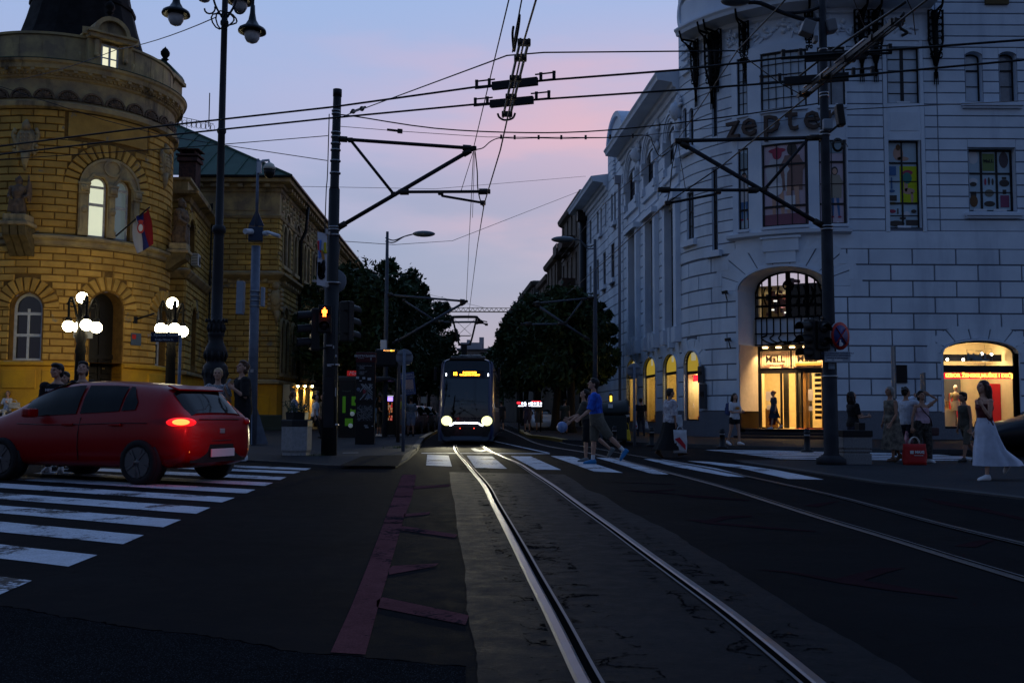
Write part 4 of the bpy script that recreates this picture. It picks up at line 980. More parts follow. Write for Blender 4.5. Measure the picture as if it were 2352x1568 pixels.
ent=march(1698,1907,612,660,984,dep=1.6);ent.ring=.9;ent.z0=.5
shopR=march(2168,2341,781.6,811,983,dep=.35);shopR.ring=.15
shopR.z0=zat(983,DF)
shops=[march(1574,1608,805,836,966,dep=.14),march(1526,1557,813,842,968,dep=.14),march(1480.5,1508,821,848,971,dep=.14),march(1442,1464.5,826.5,852,970,dep=.14)]
for o in shops:o.ring=.15
strips=[mrect(1538,1557,478,748,dep=.18),mrect(1492.5,1509,508,760,dep=.18),mrect(1453,1467,540,771,dep=.18)]
archs=[march(1535.5,1556,296,322,402,dep=.18),march(1486,1508,347,368,445,dep=.18),march(1444,1465.5,392,412,481,dep=.18)]
ctr=[mrect(1750,1853,120,252,dep=.14),mrect(1698,1721,148,275,dep=.14),mrect(1877,1939,106,240,dep=.14)]
ctr2=[mrect(1754,1854,330,520,dep=.14),mrect(1701,1723,356,536,dep=.14),mrect(1880,1940,326,519,dep=.14)]
for grp in(ctr,ctr2):
 for o in grp[1:]:o.z0,o.z1=grp[0].z0,grp[0].z1
w2=[mrect(2040,2115,106,237,dep=.3),mrect(2041,2116,321,523,dep=.3)]
arR=[march(2219,2257,120,131,233,dep=.35),march(2297,2336,120,131,233,dep=.35)];loR=mrect(2227,2334,340,485,dep=.35)
lefts=[march(1570,1577.5,250,258,345,dep=.16),march(1584.5,1593,250,258,345,dep=.16),mrect(1637,1647,196,313,dep=.16),mrect(1637,1648,388,575,dep=.16),mrect(1579,1594,442,551,dep=.16)]
far=[march(1404,1408,446,452,520,dep=.14),march(1411,1415,441,448,508,dep=.14),march(1372,1375.5,487,492,545,dep=.14),march(1380,1383,478,484,535,dep=.14),march(1391,1393.5,465,470,520,dep=.14),mrect(1404,1412,560,640,dep=.14),mrect(1386,1392,580,655,dep=.14),mrect(1371,1376,597,668,dep=.14),mrect(1355,1359,612,680,dep=.14),mrect(1355,1359,508,560,dep=.14)]
low=shops+[ent,shopR];zlow=zrust
wb,jb,tb=MB(),MB(),MB()
wall(jb,MP,s338,sEnd,zplm,zrust,low+strips,out=-.05,reveal=False)
wall(jb,MP,s338,s395,zrust,17.2,far,out=-.05,reveal=False);wall(jb,MP,s395,s432,zrust,19.2,far,out=-.05,reveal=False);wall(jb,MP,s432,s558,zrust,17.6,strips+archs,out=-.05,reveal=False)
up=lefts+ctr+ctr2+w2+arR+[loR]
wall(jb,MP,s558,sEnd,zrust,zTop,up,out=-.05,reveal=False)
rvb=MB();reveals(rvb,MP,low+strips+archs+far+up,-.002);rvb.build('reveal',M_TRIM,mall)
J=dict(base=-.05,proud=.05,bev=.012)
rowz=.685
pads(wb,MP,B1+.4,sEnd,zplm,zrust,rowz,1.83,low,joint=.054,margin=.03,**J)
pads(wb,MP,s432+.05,B1+.4,zplm,zrust,rowz,0,low+strips,joint=.045,margin=.03,**J)
pads(wb,MP,s338,s432-.05,zplm,zrust,rowz,0,far,joint=.045,margin=.03,**J)
pads(wb,MP,s338,s395-.02,zrust,17.2,.62,0,far,joint=.042,margin=.02,**J);pads(wb,MP,s395+.02,s432-.05,zrust,19.2,.62,0,far,joint=.042,margin=.02,**J)
pads(wb,MP,s432+.05,s558-.02,zrust,17.6,.62,0,strips+archs,joint=.042,margin=.10,**J)
zb2=zat(522,DF)
qbow0,qbow1=ms(1688,400),ms(1946,400);qst=ms(2158,400)
pads(wb,MP,s558,qbow0,zrust+.05,zTop,.51,0,up,joint=.038,margin=.03,**J)
pads(wb,MP,qbow1,ms(2031,300),zrust+.75,zTop-3.0,.51,0,up,joint=.038,margin=.03,**J)
pads(wb,MP,ms(2124,300),qst,zrust+.75,zTop,.51,0,up,joint=.038,margin=.03,**J);pads(wb,MP,qst,sEnd,zrust+.75,zTop,.51,0,up,joint=.038,margin=.03,**J)
spanel(wb,MP,qbow0,B2,zrust,zrust+.745,-.05,.05);spanel(wb,MP,B2,sEnd,zrust,zrust+.745,-.05,.05)
spanel(wb,MP,ms(2031,300),ms(2040,300),zrust+.72,18.6,-.05,.08);spanel(wb,MP,ms(2116,300),ms(2124,300),zrust+.72,18.6,-.05,.08)
for(u0,u1,v0,v1)in((2040,2116,237,321),(2040,2116,-10,106)):
 a,c=ms(u0,300),ms(u1,300);z0,z1_=zat(v1,DF),zat(v0,DF);spanel(wb,MP,a,c,z0,z1_,-.05,.045)
spanel(wb,MP,ms(2046,300),ms(2110,300),zat(300,DF),zat(258,DF),-.005,.02)
vouss(wb,MP,ent,1.35,9,m=.10,joint=.05,proud=.055,base=-.05,bev=.012);vouss(wb,MP,shopR,.62,7,m=.08,joint=.05,proud=.055,base=-.05,bev=.012)
for o in shops:vouss(wb,MP,o,.5,5,m=.06,joint=.04,proud=.055,base=-.05,bev=.012)
kc=(ent.s0+ent.s1)/2;spanel(wb,MP,kc-.75,kc+.75,zrust-.05,zrust+.55,.005,.14);spanel(wb,MP,kc-.62,kc+.62,zrust-.55,zrust-.05,.005,.1);spanel(wb,MP,kc-.85,kc+.85,zrust+.5,zrust+.6,.005,.2)
wb.build('wall',M_WALL,mall);jb.build('wall_joint',M_WALLJ,mall)
pb=MB();wall(pb,MP,s338,sEnd,-.05,zplm,[Op(ent.s0,ent.s1,-.1,zplm,0,1.6)]+[o for o in shops+[shopR]],out=.06);pb.build('plinth',M_PLG,mall)
for o,w_ in((ent,.11),(shopR,.07))+tuple((q,.09)for q in shops):
 c=(o.s0+o.s1)/2;rx=(o.s1-o.s0)/2
 for q in(o.s0-w_,o.s1):spanel(tb,MP,q,q+w_,max(o.z0,zplm if o is ent else o.z0),o.z1,-.05,.09)
 for i in range(16):
  t0,t1=pi*i/16,pi*(i+1)/16;p=lambda t,e,ot:MP.f(c-(rx+e)*cos(t),o.z1+(o.rise+e)*sin(t),ot)
  tb.quad(p(t0,0,.06),p(t1,0,.06),p(t1,w_,.06),p(t0,w_,.06));tb.quad(p(t0,w_,-.05),p(t1,w_,-.05),p(t1,w_,.06),p(t0,w_,.06))
zc1_,zc2_=ctr[0].z1,ctr2[0].z0
ob=.18
cuts=sorted([(o.s0,o.s1)for o in ctr]);prev=qbow0
for a,c in cuts+[(qbow1,None)]:
 spanel(tb,MP,prev,a,zrust+.75,zc1_+.35,-.05,ob+.05);prev=c
for o in ctr:
 spanel(tb,MP,o.s0,o.s1,zc1_,zc1_+.35,-.05,ob+.05)
 spanel(tb,MP,o.s0,o.s1,ctr2[0].z1,o.z0,-.05,ob+.02);spanel(tb,MP,o.s0,o.s1,zrust+.75,zc2_,-.05,ob+.02)
 spanel(tb,MP,o.s0-.03,o.s1+.03,o.z0-.12,o.z0-.004,ob,.08);spanel(tb,MP,o.s0-.03,o.s1+.03,zc2_-.12,zc2_-.004,ob,.08)
sweep(tb,MP,qbow0-.3,qbow1+.1,[(0,zrust+.6),(.26,zrust+.68),(.28,zrust+.82),(0,zrust+.9)],step=.3)
zfr0=zc1_+.35;zco=zat(14,MP.at(ms(1749,16))[0].y-.8)
spanel(tb,MP,ms(1600,90),ms(2136,90),zfr0,zfr0+.12,-.05,.1)
spanel(tb,MP,qbow0-.6,ms(2136,60),zfr0+.12,zco-.25,-.05,.065)
sweep(tb,MP,ms(1594,100),ms(2137,60),[(0,zco-.45),(.15,zco-.38),(.18,zco-.2),(.95,zco-.12),(1.0,zco+.02),(1.08,zco+.12),(1.08,zco+.2),(0,zco+.32)],step=.25)
spanel(tb,MP,ms(1594,100),ms(2137,60),zco+.3,zco+1.4,.55,.12)
for sa,sb_,z in((s432-.3,s558+.0,17.45),(s338,s395,17.05)):
 sweep(tb,MP,sa,sb_,[(0,z-.75),(.12,z-.7),(.15,z-.45),(.3,z-.4),(.35,z-.2),(1.05,z-.12),(1.1,z+.05),(1.18,z+.15),(1.18,z+.22),(0,z+.4)])
q0,q1=s395-.1,s432+.1;c=(q0+q1)/2;r=(q1-q0)/2
for i in range(12):
 t0,t1=pi*i/12,pi*(i+1)/12
 for o0,o1 in((.12,-1.6),):
  p=lambda t,rr,ot:MP.f(c-rr*cos(t),19.1+rr*.62*sin(t),ot)
  tb.quad(p(t0,r,o0),p(t1,r,o0),p(t1,r,o1),p(t0,r,o1));tb.quad(p(t0,r,o0),p(t1,r,o0),p(t1,r*.82,o0),p(t0,r*.82,o0));tb.quad(p(t0,r*.84,-.05),p(t1,r*.84,-.05),p(t1,0,-.05),p(t0,0,-.05))
dome=MB();k=MP.f(s432+1.2,18.2,-2.0);dome.sph(k,(1.3,1.3,1.5),14,10);dome.sph(k+V((0,0,1.6)),.3,8,6)
dome.build('cupola',M_TRIM,mall)
p558=MP.f(s558,0,0);bk=V((8,.6,0))
tb.add([p558+V((0,0,16)),p558+bk+V((0,0,16)),p558+bk+V((0,0,zTop)),p558+V((0,0,zTop))],[(0,1,2,3)])
pe=MP.f(s338,0,0);tb.add([pe,pe+V((14,1,0)),pe+V((14,1,17.2)),pe+V((0,0,17.2))],[(0,1,2,3)])
tb.add([MP.f(s338,17.3,0),MP.f(s558,17.3,0),MP.f(s558,17.3,-14),MP.f(s338,17.3,-14)],[(0,1,2,3)])
p3=MP.f(s395,0,0);tb.add([MP.f(s395,17,0),MP.f(s395,17,-5),MP.f(s395,19.2,-5),MP.f(s395,19.2,0)],[(0,1,2,3)]);tb.add([MP.f(s432,17,0),MP.f(s432,17,-5),MP.f(s432,19.2,-5),MP.f(s432,19.2,0)],[(0,1,2,3)])
for i,o in enumerate(strips):
 for q in(o.s0-.55,o.s1+.05):
  spanel(tb,MP,q,q+.5,zat(782,52),o.z1+.25,-.02,.26);spanel(tb,MP,q-.06,q+.56,zat(790,52)-.25,zat(782,52)+.3,-.02,.36)
 spanel(tb,MP,o.s0-.7,o.s1+.7,o.z1+.2,o.z1+.5,-.02,.45);spanel(tb,MP,o.s0-.8,o.s1+.6,o.z1+.9,o.z1+2.2,-.02,.1)
 c=(o.s0+o.s1)/2;spanel(tb,MP,c-.2,c+.2,o.z0-1.1,o.z0-.1,-.02,.3)
for o in archs:
 for q in(o.s0-.42,o.s1+.06):
  spanel(tb,MP,q,q+.36,o.z0,o.z1-.3,-.02,.2);spanel(tb,MP,q-.05,q+.41,o.z1-.5,o.z1+.1,-.02,.32);spanel(tb,MP,q-.05,q+.41,o.z0+.1,o.z0+.5,-.02,.28)
 for e,w_ in((.0,.14),(.16,.14),(.34,.18)):
  ring(tb,MP,(o.s0+o.s1)/2,o.z1,(o.s1-o.s0)/2+e,w_,-.02,.14+e*.3,14,0,pi)
 spanel(tb,MP,o.s0-.5,o.s1+.5,o.z0-.25,o.z0,-.02,.24)
for u in(1573,):
 a,c=ms(1566,350),ms(1597,350);z=lefts[0].z0;spanel(tb,MP,a,c,z-.3,z-.02,0,.25)
for o in(lefts[3],lefts[4],far[5],far[6],far[7],far[8],far[1],far[3]):spanel(tb,MP,o.s0-.35,o.s1+.25,o.z0-.3,o.z0-.02,0,.2)
for o,x in((arR[0],2.2),(loR,None)):
 e=arR[1].s1 if x else o.s1;spanel(tb,MP,o.s0-.25,e+.2,o.z0-.22,o.z0-.1,0,.2);spanel(tb,MP,o.s0-.2,e+.15,o.z0-.32,o.z0-.22,0,.12)
for u0,u1 in((1960,2030),(2050-1,2050)):
 a,c=ms(u0,166),ms(u1,166);n=7 if c-a>.5 else 0
 for i in range(n):q=a+(c-a)*i/n;spanel(tb,MP,q,q+.1,zat(170,DF),zat(162,DF),0,.05)
tb.build('trim',M_TRIM,mall)
rb2=MB()
def leaf(path,s_,z,l,a,w=.10,out=.06):
 e=(s_+l*cos(a),z+l*sin(a));n_=5;pts=[];rs=[]
 for i in range(n_):t=i/(n_-1);pts.append(path.f(s_+(e[0]-s_)*t,z+(e[1]-z)*t,out+.02*sin(pi*t)));rs.append(max(.012,w*sin(pi*min(.97,.15+t*.85))))
 rb2 .tube(pts,rs,6)
def vine(path,sa,sb_,z0,z1_):
 L_=sb_-sa;n_=max(2,int(L_/.75));zm=(z0+z1_)/2;am=(z1_-z0)*.3
 pts=[path.f(sa+L_*i/40,zm+am*sin(i/40*n_*pi),.03)for i in range(41)];rb2 .tube(pts,.04,6)
 for i in range(n_*4):
  q=sa+L_*(i+.5)/(n_*4);z=zm+am*sin((q-sa)/L_*n_*pi)
  for _ in range(2):leaf(path,q,z,random.uniform(.22,.42),random.uniform(0,2*pi),random.uniform(.05,.10),.03)
 for i in range(n_):
  q=sa+L_*(i+.5)/n_;rb2 .sph(path.f(q,zm-am*.4*(-1)**i,.05),.12,8,6)
for u0,u1 in((1668,1700),(1712,1775),(1785,1850),(1862,1960),(1975,2000),(2020,2095)):
 rb2=MB();vine(MP,ms(u0,60),ms(u1,60),zfr0+.2,zco-.4);rb2 .build('leaf_relief',M_TRIM,mall)
 a,c=ms(u0)-.06,ms(u1)+.06
for o in archs:
 q=o.s1+.55;z=o.z1+o.rise+.45;rb2=MB()
 rb2 .sph(MP.f(q,z,.2),(.32,.32,.45),12,9);rb2 .sph(MP.f(q,z,.48),(.08,.08,.14),8,6)
 for i in range(8):leaf(MP,q,z+.2,.65,pi*i/7,.12,.1)
 for i in range(6):leaf(MP,q,z-.35,.6,-pi/2+(i-2.5)*.3,.1,.08)
 rb2 .build('face_relief',M_TRIM,mall)
for q in[s338+5+i*.6 for i in range(0)]:pass
for u,v0,v1 in((1413,360,408),(1577,85,172)):
 q=ms(u,v0);rb2=MB()
 for i in range(5):
  z=MP.zu(q,v0+(v1-v0)*(i+.5)/5);spanel(rb2,MP,q-.35,q+.35,z-.16,z+.02,0,.14)
 rb2 .build('slit_ornament',M_TRIM,mall)
rb2=MB();ring(rb2,MP,ms(1578,25),zat(25,MP.at(ms(1578,25))[0].y),.7,.25,0,.12)
rb2 .build('oval_frame',M_TRIM,mall);k=MB();spanel(k,MP,ms(2262,5),ms(2315,5),zat(10,DF),zat(-25,DF),0,.12);k.build('sign_letter',mat('gold_brown_sign',(.10,.065,.02),.5),mall)
G_=dict(bar=.035)
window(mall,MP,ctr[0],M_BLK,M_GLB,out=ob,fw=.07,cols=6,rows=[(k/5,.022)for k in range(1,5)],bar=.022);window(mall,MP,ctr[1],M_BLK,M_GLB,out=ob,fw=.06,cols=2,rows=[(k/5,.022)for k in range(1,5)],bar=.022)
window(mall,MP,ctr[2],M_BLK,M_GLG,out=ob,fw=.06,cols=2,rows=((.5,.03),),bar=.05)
M_POST=mat('pink_poster',(.50,.40,.46),.4,noise=.12,nscale=.8)
M_POSTB=mat('pale_blue_poster',(.42,.54,.62),.35,noise=.15,nscale=.8)
f0=window(mall,MP,ctr2[0],M_BLK,M_POST,out=ob,fw=.07,cols=3,rows=((.26,.09),(.52,.03),(.76,.09)),bar=.03)
f1=window(mall,MP,ctr2[1],M_BLK,M_POSTB,out=ob,fw=.06,cols=2,rows=((.26,.08),(.5,.03),(.76,.09)),bar=.03);f2=window(mall,MP,ctr2[2],M_BLK,M_POST,out=ob,fw=.06,cols=2,rows=((.26,.08),(.52,.03),(.76,.08)),bar=.03)
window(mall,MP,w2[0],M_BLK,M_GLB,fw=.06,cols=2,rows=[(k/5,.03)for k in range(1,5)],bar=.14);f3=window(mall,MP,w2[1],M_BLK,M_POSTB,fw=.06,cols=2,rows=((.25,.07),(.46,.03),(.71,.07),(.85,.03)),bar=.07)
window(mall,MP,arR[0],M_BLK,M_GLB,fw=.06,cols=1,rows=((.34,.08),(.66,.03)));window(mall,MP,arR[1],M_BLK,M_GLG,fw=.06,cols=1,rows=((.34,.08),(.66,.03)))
f4=window(mall,MP,loR,M_BLK,M_POSTB,fw=.09,cols=3,rows=((.38,.07),(.68,.03)),bar=.09)
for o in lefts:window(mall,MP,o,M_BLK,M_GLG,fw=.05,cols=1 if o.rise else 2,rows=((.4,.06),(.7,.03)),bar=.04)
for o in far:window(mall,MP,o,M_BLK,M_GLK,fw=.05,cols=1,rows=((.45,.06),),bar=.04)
for o in strips:window(mall,MP,o,M_BLK,M_GLK,fw=.07,cols=2,rows=((.08,.06),(.22,.06),(.38,.06),(.50,.9),(.66,.06),(.82,.06)),bar=.07)
for o in archs:window(mall,MP,o,M_BLK,M_GLK,fw=.07,cols=2,rows=((.4,.08),(.7,.05)),bar=.06)
k=MB()
for o in ctr+ctr2+w2+[loR]:
 w_=o.s1-o.s0
 for x in((.25,.68)if w_>1.6 else(.5,)):
  q=o.s0+w_*x;oo=ob if o in ctr+ctr2 else 0;spanel(k,MP,q-.28,q+.28,o.z0+.01,o.z0+.12,oo-.18,.05)
k.build('sill_strip',mat('white_strip',(.6,.62,.65),.5),mall)
def onwin(o,frame,shapes,oo=ob):
 """shapes: (x, y, rx, ry, colour, kind) in 0..1 of the opening"""
 groups={}
 for x,y,rx,ry,c,kd in shapes:groups.setdefault(c,[]).append((x,y,rx,ry,kd))
 W_,H_=o.s1-o.s0,o.z1-o.z0;d=oo-o.dep+.02
 for n_,(c,lst)in enumerate(groups.items()):
  m_=MB()
  for x,y,rx,ry,kd in lst:
   q,z=o.s0+x*W_,o.z0+y*H_;dd=d+n_*.002
   if kd=='r':spanel(m_,MP,q-rx,q+rx,z-ry,z+ry,dd,.001)
   elif kd=='p':m_.poly([MP.f(q+a_,z+b_,dd+.001)for a_,b_ in rx])
   else:
    ps_=[MP.f(q+rx*cos(2*pi*i/14),z+ry*sin(2*pi*i/14),dd+.001)for i in range(14)];m_.poly(ps_)
  m_.build('poster_print',mat('print_%02x%02x%02x'%tuple(int(v*255)for v in c),c,.5),frame)
sk,gy,dk,rd,wt,bl=(.50,.30,.22),(.50,.50,.52),(.06,.05,.045),(.35,.05,.09),(.62,.62,.64),(.06,.15,.32)
def fashion(x,top,s_,coat,leg,hat=None):
 s_=s_*3.6;P_=lambda c,*pts:(x,top,[(a*s_,b*s_)for a,b in pts],0,c,'p');E_=lambda c,a,b,ra,rb:(x,top,[(a*s_+ra*s_*cos(2*pi*i/14),b*s_+rb*s_*sin(2*pi*i/14))for i in range(14)],0,c,'p')
 return[P_(leg,(-.075,-.55),(-.015,-.55),(-.03,-.95),(-.065,-.95)),P_(leg,(.015,-.55),(.075,-.55),(.09,-.95),(.055,-.95)),E_(rd,-.055,-.965,.035,.02),E_(rd,.08,-.965,.035,.02),E_(dk if not hat else hat,0,-.075,.062,.085),P_(coat,(-.09,-.15),(.09,-.15),(.13,-.3),(.12,-.6),(-.12,-.6),(-.13,-.3)),P_(coat,(-.085,-.16),(-.16,-.3),(-.13,-.44),(-.09,-.41),(-.11,-.3),(-.05,-.22)),P_(coat,(.085,-.16),(.16,-.3),(.10,-.40),(.07,-.37),(.11,-.3),(.05,-.22)),E_(sk,0,-.085,.042,.058)]+([E_(hat,0,-.035,.115,.032)]if hat else[])
onwin(ctr2[0],f0,fashion(.34,.95,.9,gy,sk,rd)+fashion(.68,.99,.95,(.23,.14,.12),sk)+[(.5,.08,1.0,.25,(.20,.08,.11),'r'),(.62,.28,.22,.3,wt,'r'),(.3,.45,.3,.3,wt,'e')])
onwin(ctr2[2],f2,fashion(.62,.68,.62,(.32,.28,.22),bl)+[(.5,.93,.45,.3,(.2,.27,.31),'r')])
onwin(ctr2[1],f1,fashion(.5,.7,.6,gy,bl)+[(.5,.85,.3,.35,(.22,.28,.31),'e')])
yg=(.46,.52,.012)
onwin(w2[1],f3,[(.72,.5,.40,.82,yg,'r'),(.4,.86,.22,.3,sk,'e'),(.4,.93,.1,.14,(.14,.07,.03),'e'),(.55,.80,.25,.1,sk,'e'),(.68,.64,.22,.12,rd,'e'),(.66,.58,.20,.25,(.05,.20,.17),'e'),(.70,.43,.26,.14,sk,'e'),(.62,.5,.08,.3,sk,'e'),(.8,.36,.06,.24,sk,'e'),(.18,.66,.2,.2,bl,'r'),(.18,.52,.03,.25,bl,'r'),(.18,.43,.14,.06,bl,'e'),(.2,.35,.18,.12,dk,'r'),(.2,.29,.2,.06,(.3,.2,.02),'e'),(.18,.2,.16,.08,rd,'e'),(.35,.2,.03,.12,dk,'r'),(.62,.17,.13,.12,wt,'e'),(.84,.2,.12,.08,dk,'e'),(.3,.06,.35,.13,dk,'e'),(.78,.07,.26,.12,dk,'r'),(.5,.12,.14,.06,dk,'e')],0)
onwin(loR,f4,[(.17,.88,.22,.3,wt,'e'),(.5,.8,.26,.38,(.16,.22,.08),'r'),(.83,.84,.2,.36,(.09,.07,.08),'e'),(.16,.5,.2,.14,wt,'e'),(.16,.45,.15,.1,dk,'e'),(.16,.18,.18,.26,(.14,.07,.03),'e'),(.16,.26,.12,.2,dk,'r'),(.42,.49,.05,.15,rd,'e'),(.5,.5,.05,.18,dk,'e'),(.58,.49,.05,.15,dk,'e'),(.5,.31,.2,.16,(.16,.15,.12),'e'),(.5,.14,.24,.12,dk,'e'),(.83,.47,.22,.16,dk,'e'),(.83,.55,.1,.05,dk,'r'),(.83,.18,.19,.26,(.22,.06,.12),'r'),(.83,.33,.08,.1,dk,'r')],0)
qm=(loR.s0+loR.s1)/2;zm_=loR.z0+(loR.z1-loR.z0)*.82
def facetext(txt,q,z,out,size,m,name,parent,bold=0.,xs=1.,depth=.004,shear=0.):
 p,n=MP.at(q);d=V((-n.y,n.x,0));fm=frame_m(MP.f(q,z,out),d,(0,0,1));return text_mb(txt,size,fm,bold=bold,xscale=xs,depth=depth,shear=shear).build(name,m,parent)
facetext('MaLL',qm,zm_,-loR.dep+.03,.2,M_BLK,'lettering',f4,.008)
M_BRN=mat('brown_sign_letters',(.075,.05,.04),.45,noise=.2,nscale=5)
zl=zat(287,MP.at(ms(1802,290))[0].y)
for ch,u,vv in zip('zepter',(1693,1728,1777,1821,1864,1908),(315,308,302,290,283,278)):
 q=ms(u,290)
 sg=facetext(ch,q,zl+.12,ob+.16,1.62,M_BRN,'sign_letter',mall,.008,depth=.09)
def iron(u,z1_,z0,w=.35,out0=.1,out1=.9):
 q=ms(u,70);k_=MB()
 k_.tube([MP.f(q,z1_,out0),MP.f(q,(z0+z1_)/2,out0+.05),MP.f(q,z0,out0)],[w*.25,w*.2,w*.08],6)
 for sx in(-1,1):
  k_.tube([MP.f(q+sx*w*.5,z1_,out0+.1),MP.f(q+sx*w*.5,z1_-(z1_-z0)*.45,out0+.06),MP.f(q+sx*.05,z1_-(z1_-z0)*.8,out0)],.045,6)
  for i in range(7):
   zz=z1_-(z1_-z0)*(.06+i*.1);r_=w*.34*(1-i*.06)
   k_.tube([MP.f(q+sx*(w*.26+r_*.7*cos(t)),zz+r_*sin(t),out0+.08)for t in[j*.75 for j in range(9)]],.03,5)
 for i in range(5):
  t=i/4;k_.tube([MP.f(q,z1_-.1-.3*t,out0+(out1-out0)*(1-t)),MP.f(q,z1_-.5-1.3*t,out0)],.04,5)
 k_.tube([MP.f(q,z1_-.05,out0),MP.f(q,z1_-.05,out1),MP.f(q,z1_+.3,out1+.1),MP.f(q,z1_+.5,out1)],.05,6)
 for sx in(-1,0,1):k_.tube([MP.f(q+sx*.08,z0+.3,out0),MP.f(q+sx*.08,z0-.25,out0)],.022,5)
 k_.build('iron_bracket',M_IRON,mall)
zz=zco-.3
for u,dz_,w_ in((1602,2.9,.55),(1638,3.3,.7),(1650,2.6,.6),(1713,2.6,.42),(1858,2.4,.3),(1977,2.9,.62),(2009,2.9,.6),(2146,3.0,.62)):iron(u,zz,zz-dz_,w_)
for u in(1431,1345.5):q=ms(u,600);k=MB();k.tube([MP.f(q,.2,.2),MP.f(q,15.6,.2),MP.f(q,16.0,.35)],.09,8);k.box(MP.f(q,15.8,.3),(.4,.4,.5));k.build('drain_pipe',mat('grey_drain_pipe',(.28,.30,.36),.5),mall)
M_IN=mat('warm_shop_interior',(.62,.50,.28),.8,noise=.08)
M_YV=emis('lit_yellow_fanlight',(.40,.27,.03),.75)
def plight(name,pos,e,col,size=.15):
 ld=bpy.data.lights.new(name,'POINT');ld.energy=e;ld.color=col;ld.shadow_soft_size=size;lo=bpy.data.objects.new(name,ld);COL.objects.link(lo);lo.location=pos;return lo
def shopbox(o,depth,m,nm='shop_interior'):
 k_=MB();i0=-o.dep-.02;z0,zt2=o.z0,o.z1+o.rise+.05;e=.02
 A_=[MP.f(o.s0-e,z0,i0),MP.f(o.s1+e,z0,i0)];n_=MP.at((o.s0+o.s1)/2)[1];n_=V((n_.x,n_.y,0));B_=[p-n_*depth for p in A_]
 up_=V((0,0,zt2-z0))
 k_.quad(B_[0],B_[1],B_[1]+up_,B_[0]+up_);k_.quad(A_[0],B_[0],B_[0]+up_,A_[0]+up_);k_.quad(A_[1],B_[1],B_[1]+up_,A_[1]+up_);k_.quad(A_[0],A_[1],B_[1],B_[0]);k_.quad(A_[0]+up_,A_[1]+up_,B_[1]+up_,B_[0]+up_)
 return k_.build(nm,m,mall),A_,B_,n_
for i,o in enumerate(shops):
 tr=o.z0+(o.z1+o.rise-o.z0)*(.72 if i else.69)
 up_o=Op(o.s0,o.s1,tr,o.z1,o.rise,o.dep);lo_o=Op(o.s0,o.s1,o.z0,tr,0,o.dep)
 window(mall,MP,lo_o,M_BLK,M_CLEAR,fw=.08,cols=1,rows=(),name='shop_window')
 wf=window(mall,MP,up_o,M_BLK,M_YV,fw=.06,cols=1,rows=(),name='fanlight')
 ob_,A_,B_,n_=shopbox(lo_o,1.8,M_IN)
 c=(A_[0]+A_[1]+B_[0]+B_[1])/4
 plight('shop_light',c+V((0,0,tr-o.z0-.35))+n_*.5,60 if i else 130,(1,.68,.22)if i else(1,.78,.45))
 k_=MB()
 for j in range(10):
  x=random.random();y=random.uniform(.1,.8);hgt=random.uniform(.2,1.3)if y>.45 else random.uniform(.15,.5)
  p=A_[0].lerp(A_[1],.1+.8*x).lerp(B_[0].lerp(B_[1],.1+.8*x),y);k_.bbox(p+V((0,0,hgt/2)),(random.uniform(.15,.4),random.uniform(.1,.3),hgt),.04,rz=random.random())
 k_.build('shop_display',mat('display_goods_%d'%(i%2),((.5,.3,.12),(.3,.2,.1))[i%2],.6,noise=.7,nscale=2.5),mall)
 k_=MB();q=(o.s0+o.s1)/2;spanel(k_,MP,q-.22,q+.22,tr+.55,tr+1.0,-o.dep+.02,.004);k_.build('fanlight_logo',emis('pale_fanlight',(.5,.46,.3),.55),wf)
 if i==0:
  k_=MB();k_.bar(A_[0]+V((0,0,tr-o.z0-.25))-n_*.35,A_[1]+V((0,0,tr-o.z0-.25))-n_*.35,.1,.28);k_.build('led_strip',emis('red_led',(1,.02,.05),1.6),mall)
tr=zat(844,DF)
lo_o=Op(shopR.s0,shopR.s1,shopR.z0,tr-.08,0,.35);up_o=Op(shopR.s0,shopR.s1,tr+.06,shopR.z1,shopR.rise,.35)
window(mall,MP,lo_o,M_BLK,M_CLEAR,fw=.09,cols=1,rows=(),name='shop_window');wf=window(mall,MP,up_o,M_BLK,M_CLEAR,fw=.07,cols=1,rows=(),name='fanlight')
k=MB();spanel(k,MP,shopR.s0,shopR.s1,tr-.09,tr+.07,-.36,.12);k.build('transom',M_BLK,mall)
big=Op(shopR.s0,shopR.s1,shopR.z0,shopR.z1,shopR.rise,.35);_,A_,B_,n_=shopbox(big,2.6,mat('cream_shop_interior',(.66,.54,.32),.8,noise=.06))
W_=A_[1]-A_[0]
def inr(x,y,z):return A_[0]+W_*x-n_*(2.6*y)+V((0,0,z))
zz=shopR.z0
plight('shop_light',inr(.25,.2,2.35),75,(1,.80,.5));plight('shop_light',inr(.75,.35,2.9),70,(1,.76,.42));plight('shop_light',inr(.5,.6,3.0),30,(1,.76,.42))
k=MB();k.bbox(inr(.36,.8,1.95),(1.35,.06,1.5),.01);k.build('grey_display_panel',mat('grey_panel',(.08,.08,.075),.6),mall)
k=MB();k.bbox(inr(.47,.78,1.0),(.45,.05,1.05),.01);k.bbox(inr(.93,.55,1.0),(.42,.4,1.9),.01);k.build('red_display_panel',mat('red_panel',(.55,.015,.02),.5),mall)
k=MB();k.bbox(inr(.2,.5,.42),(.95,.8,.8),.02);k.bbox(inr(.05,.3,.3),(.2,.3,.4),.02);k.build('display_plinth',mat('cream_plinth',(.7,.6,.4),.7),mall)
k=MB();k.bbox(inr(.5,.3,3.05),(2.9,.05,.3),.01);k.build('track_rail',M_BLK,mall)
k=MB()
for x,y in((.15,.1),(.38,.15),(.62,.12),(.82,.3)):k.sph(inr(x,y,2.95 if x<.5 else 3.2),.06,8,6)
k.build('spotlight',emis('spot_bulb',(1,.88,.65),14.),mall)
qm=(shopR.s0+shopR.s1)/2
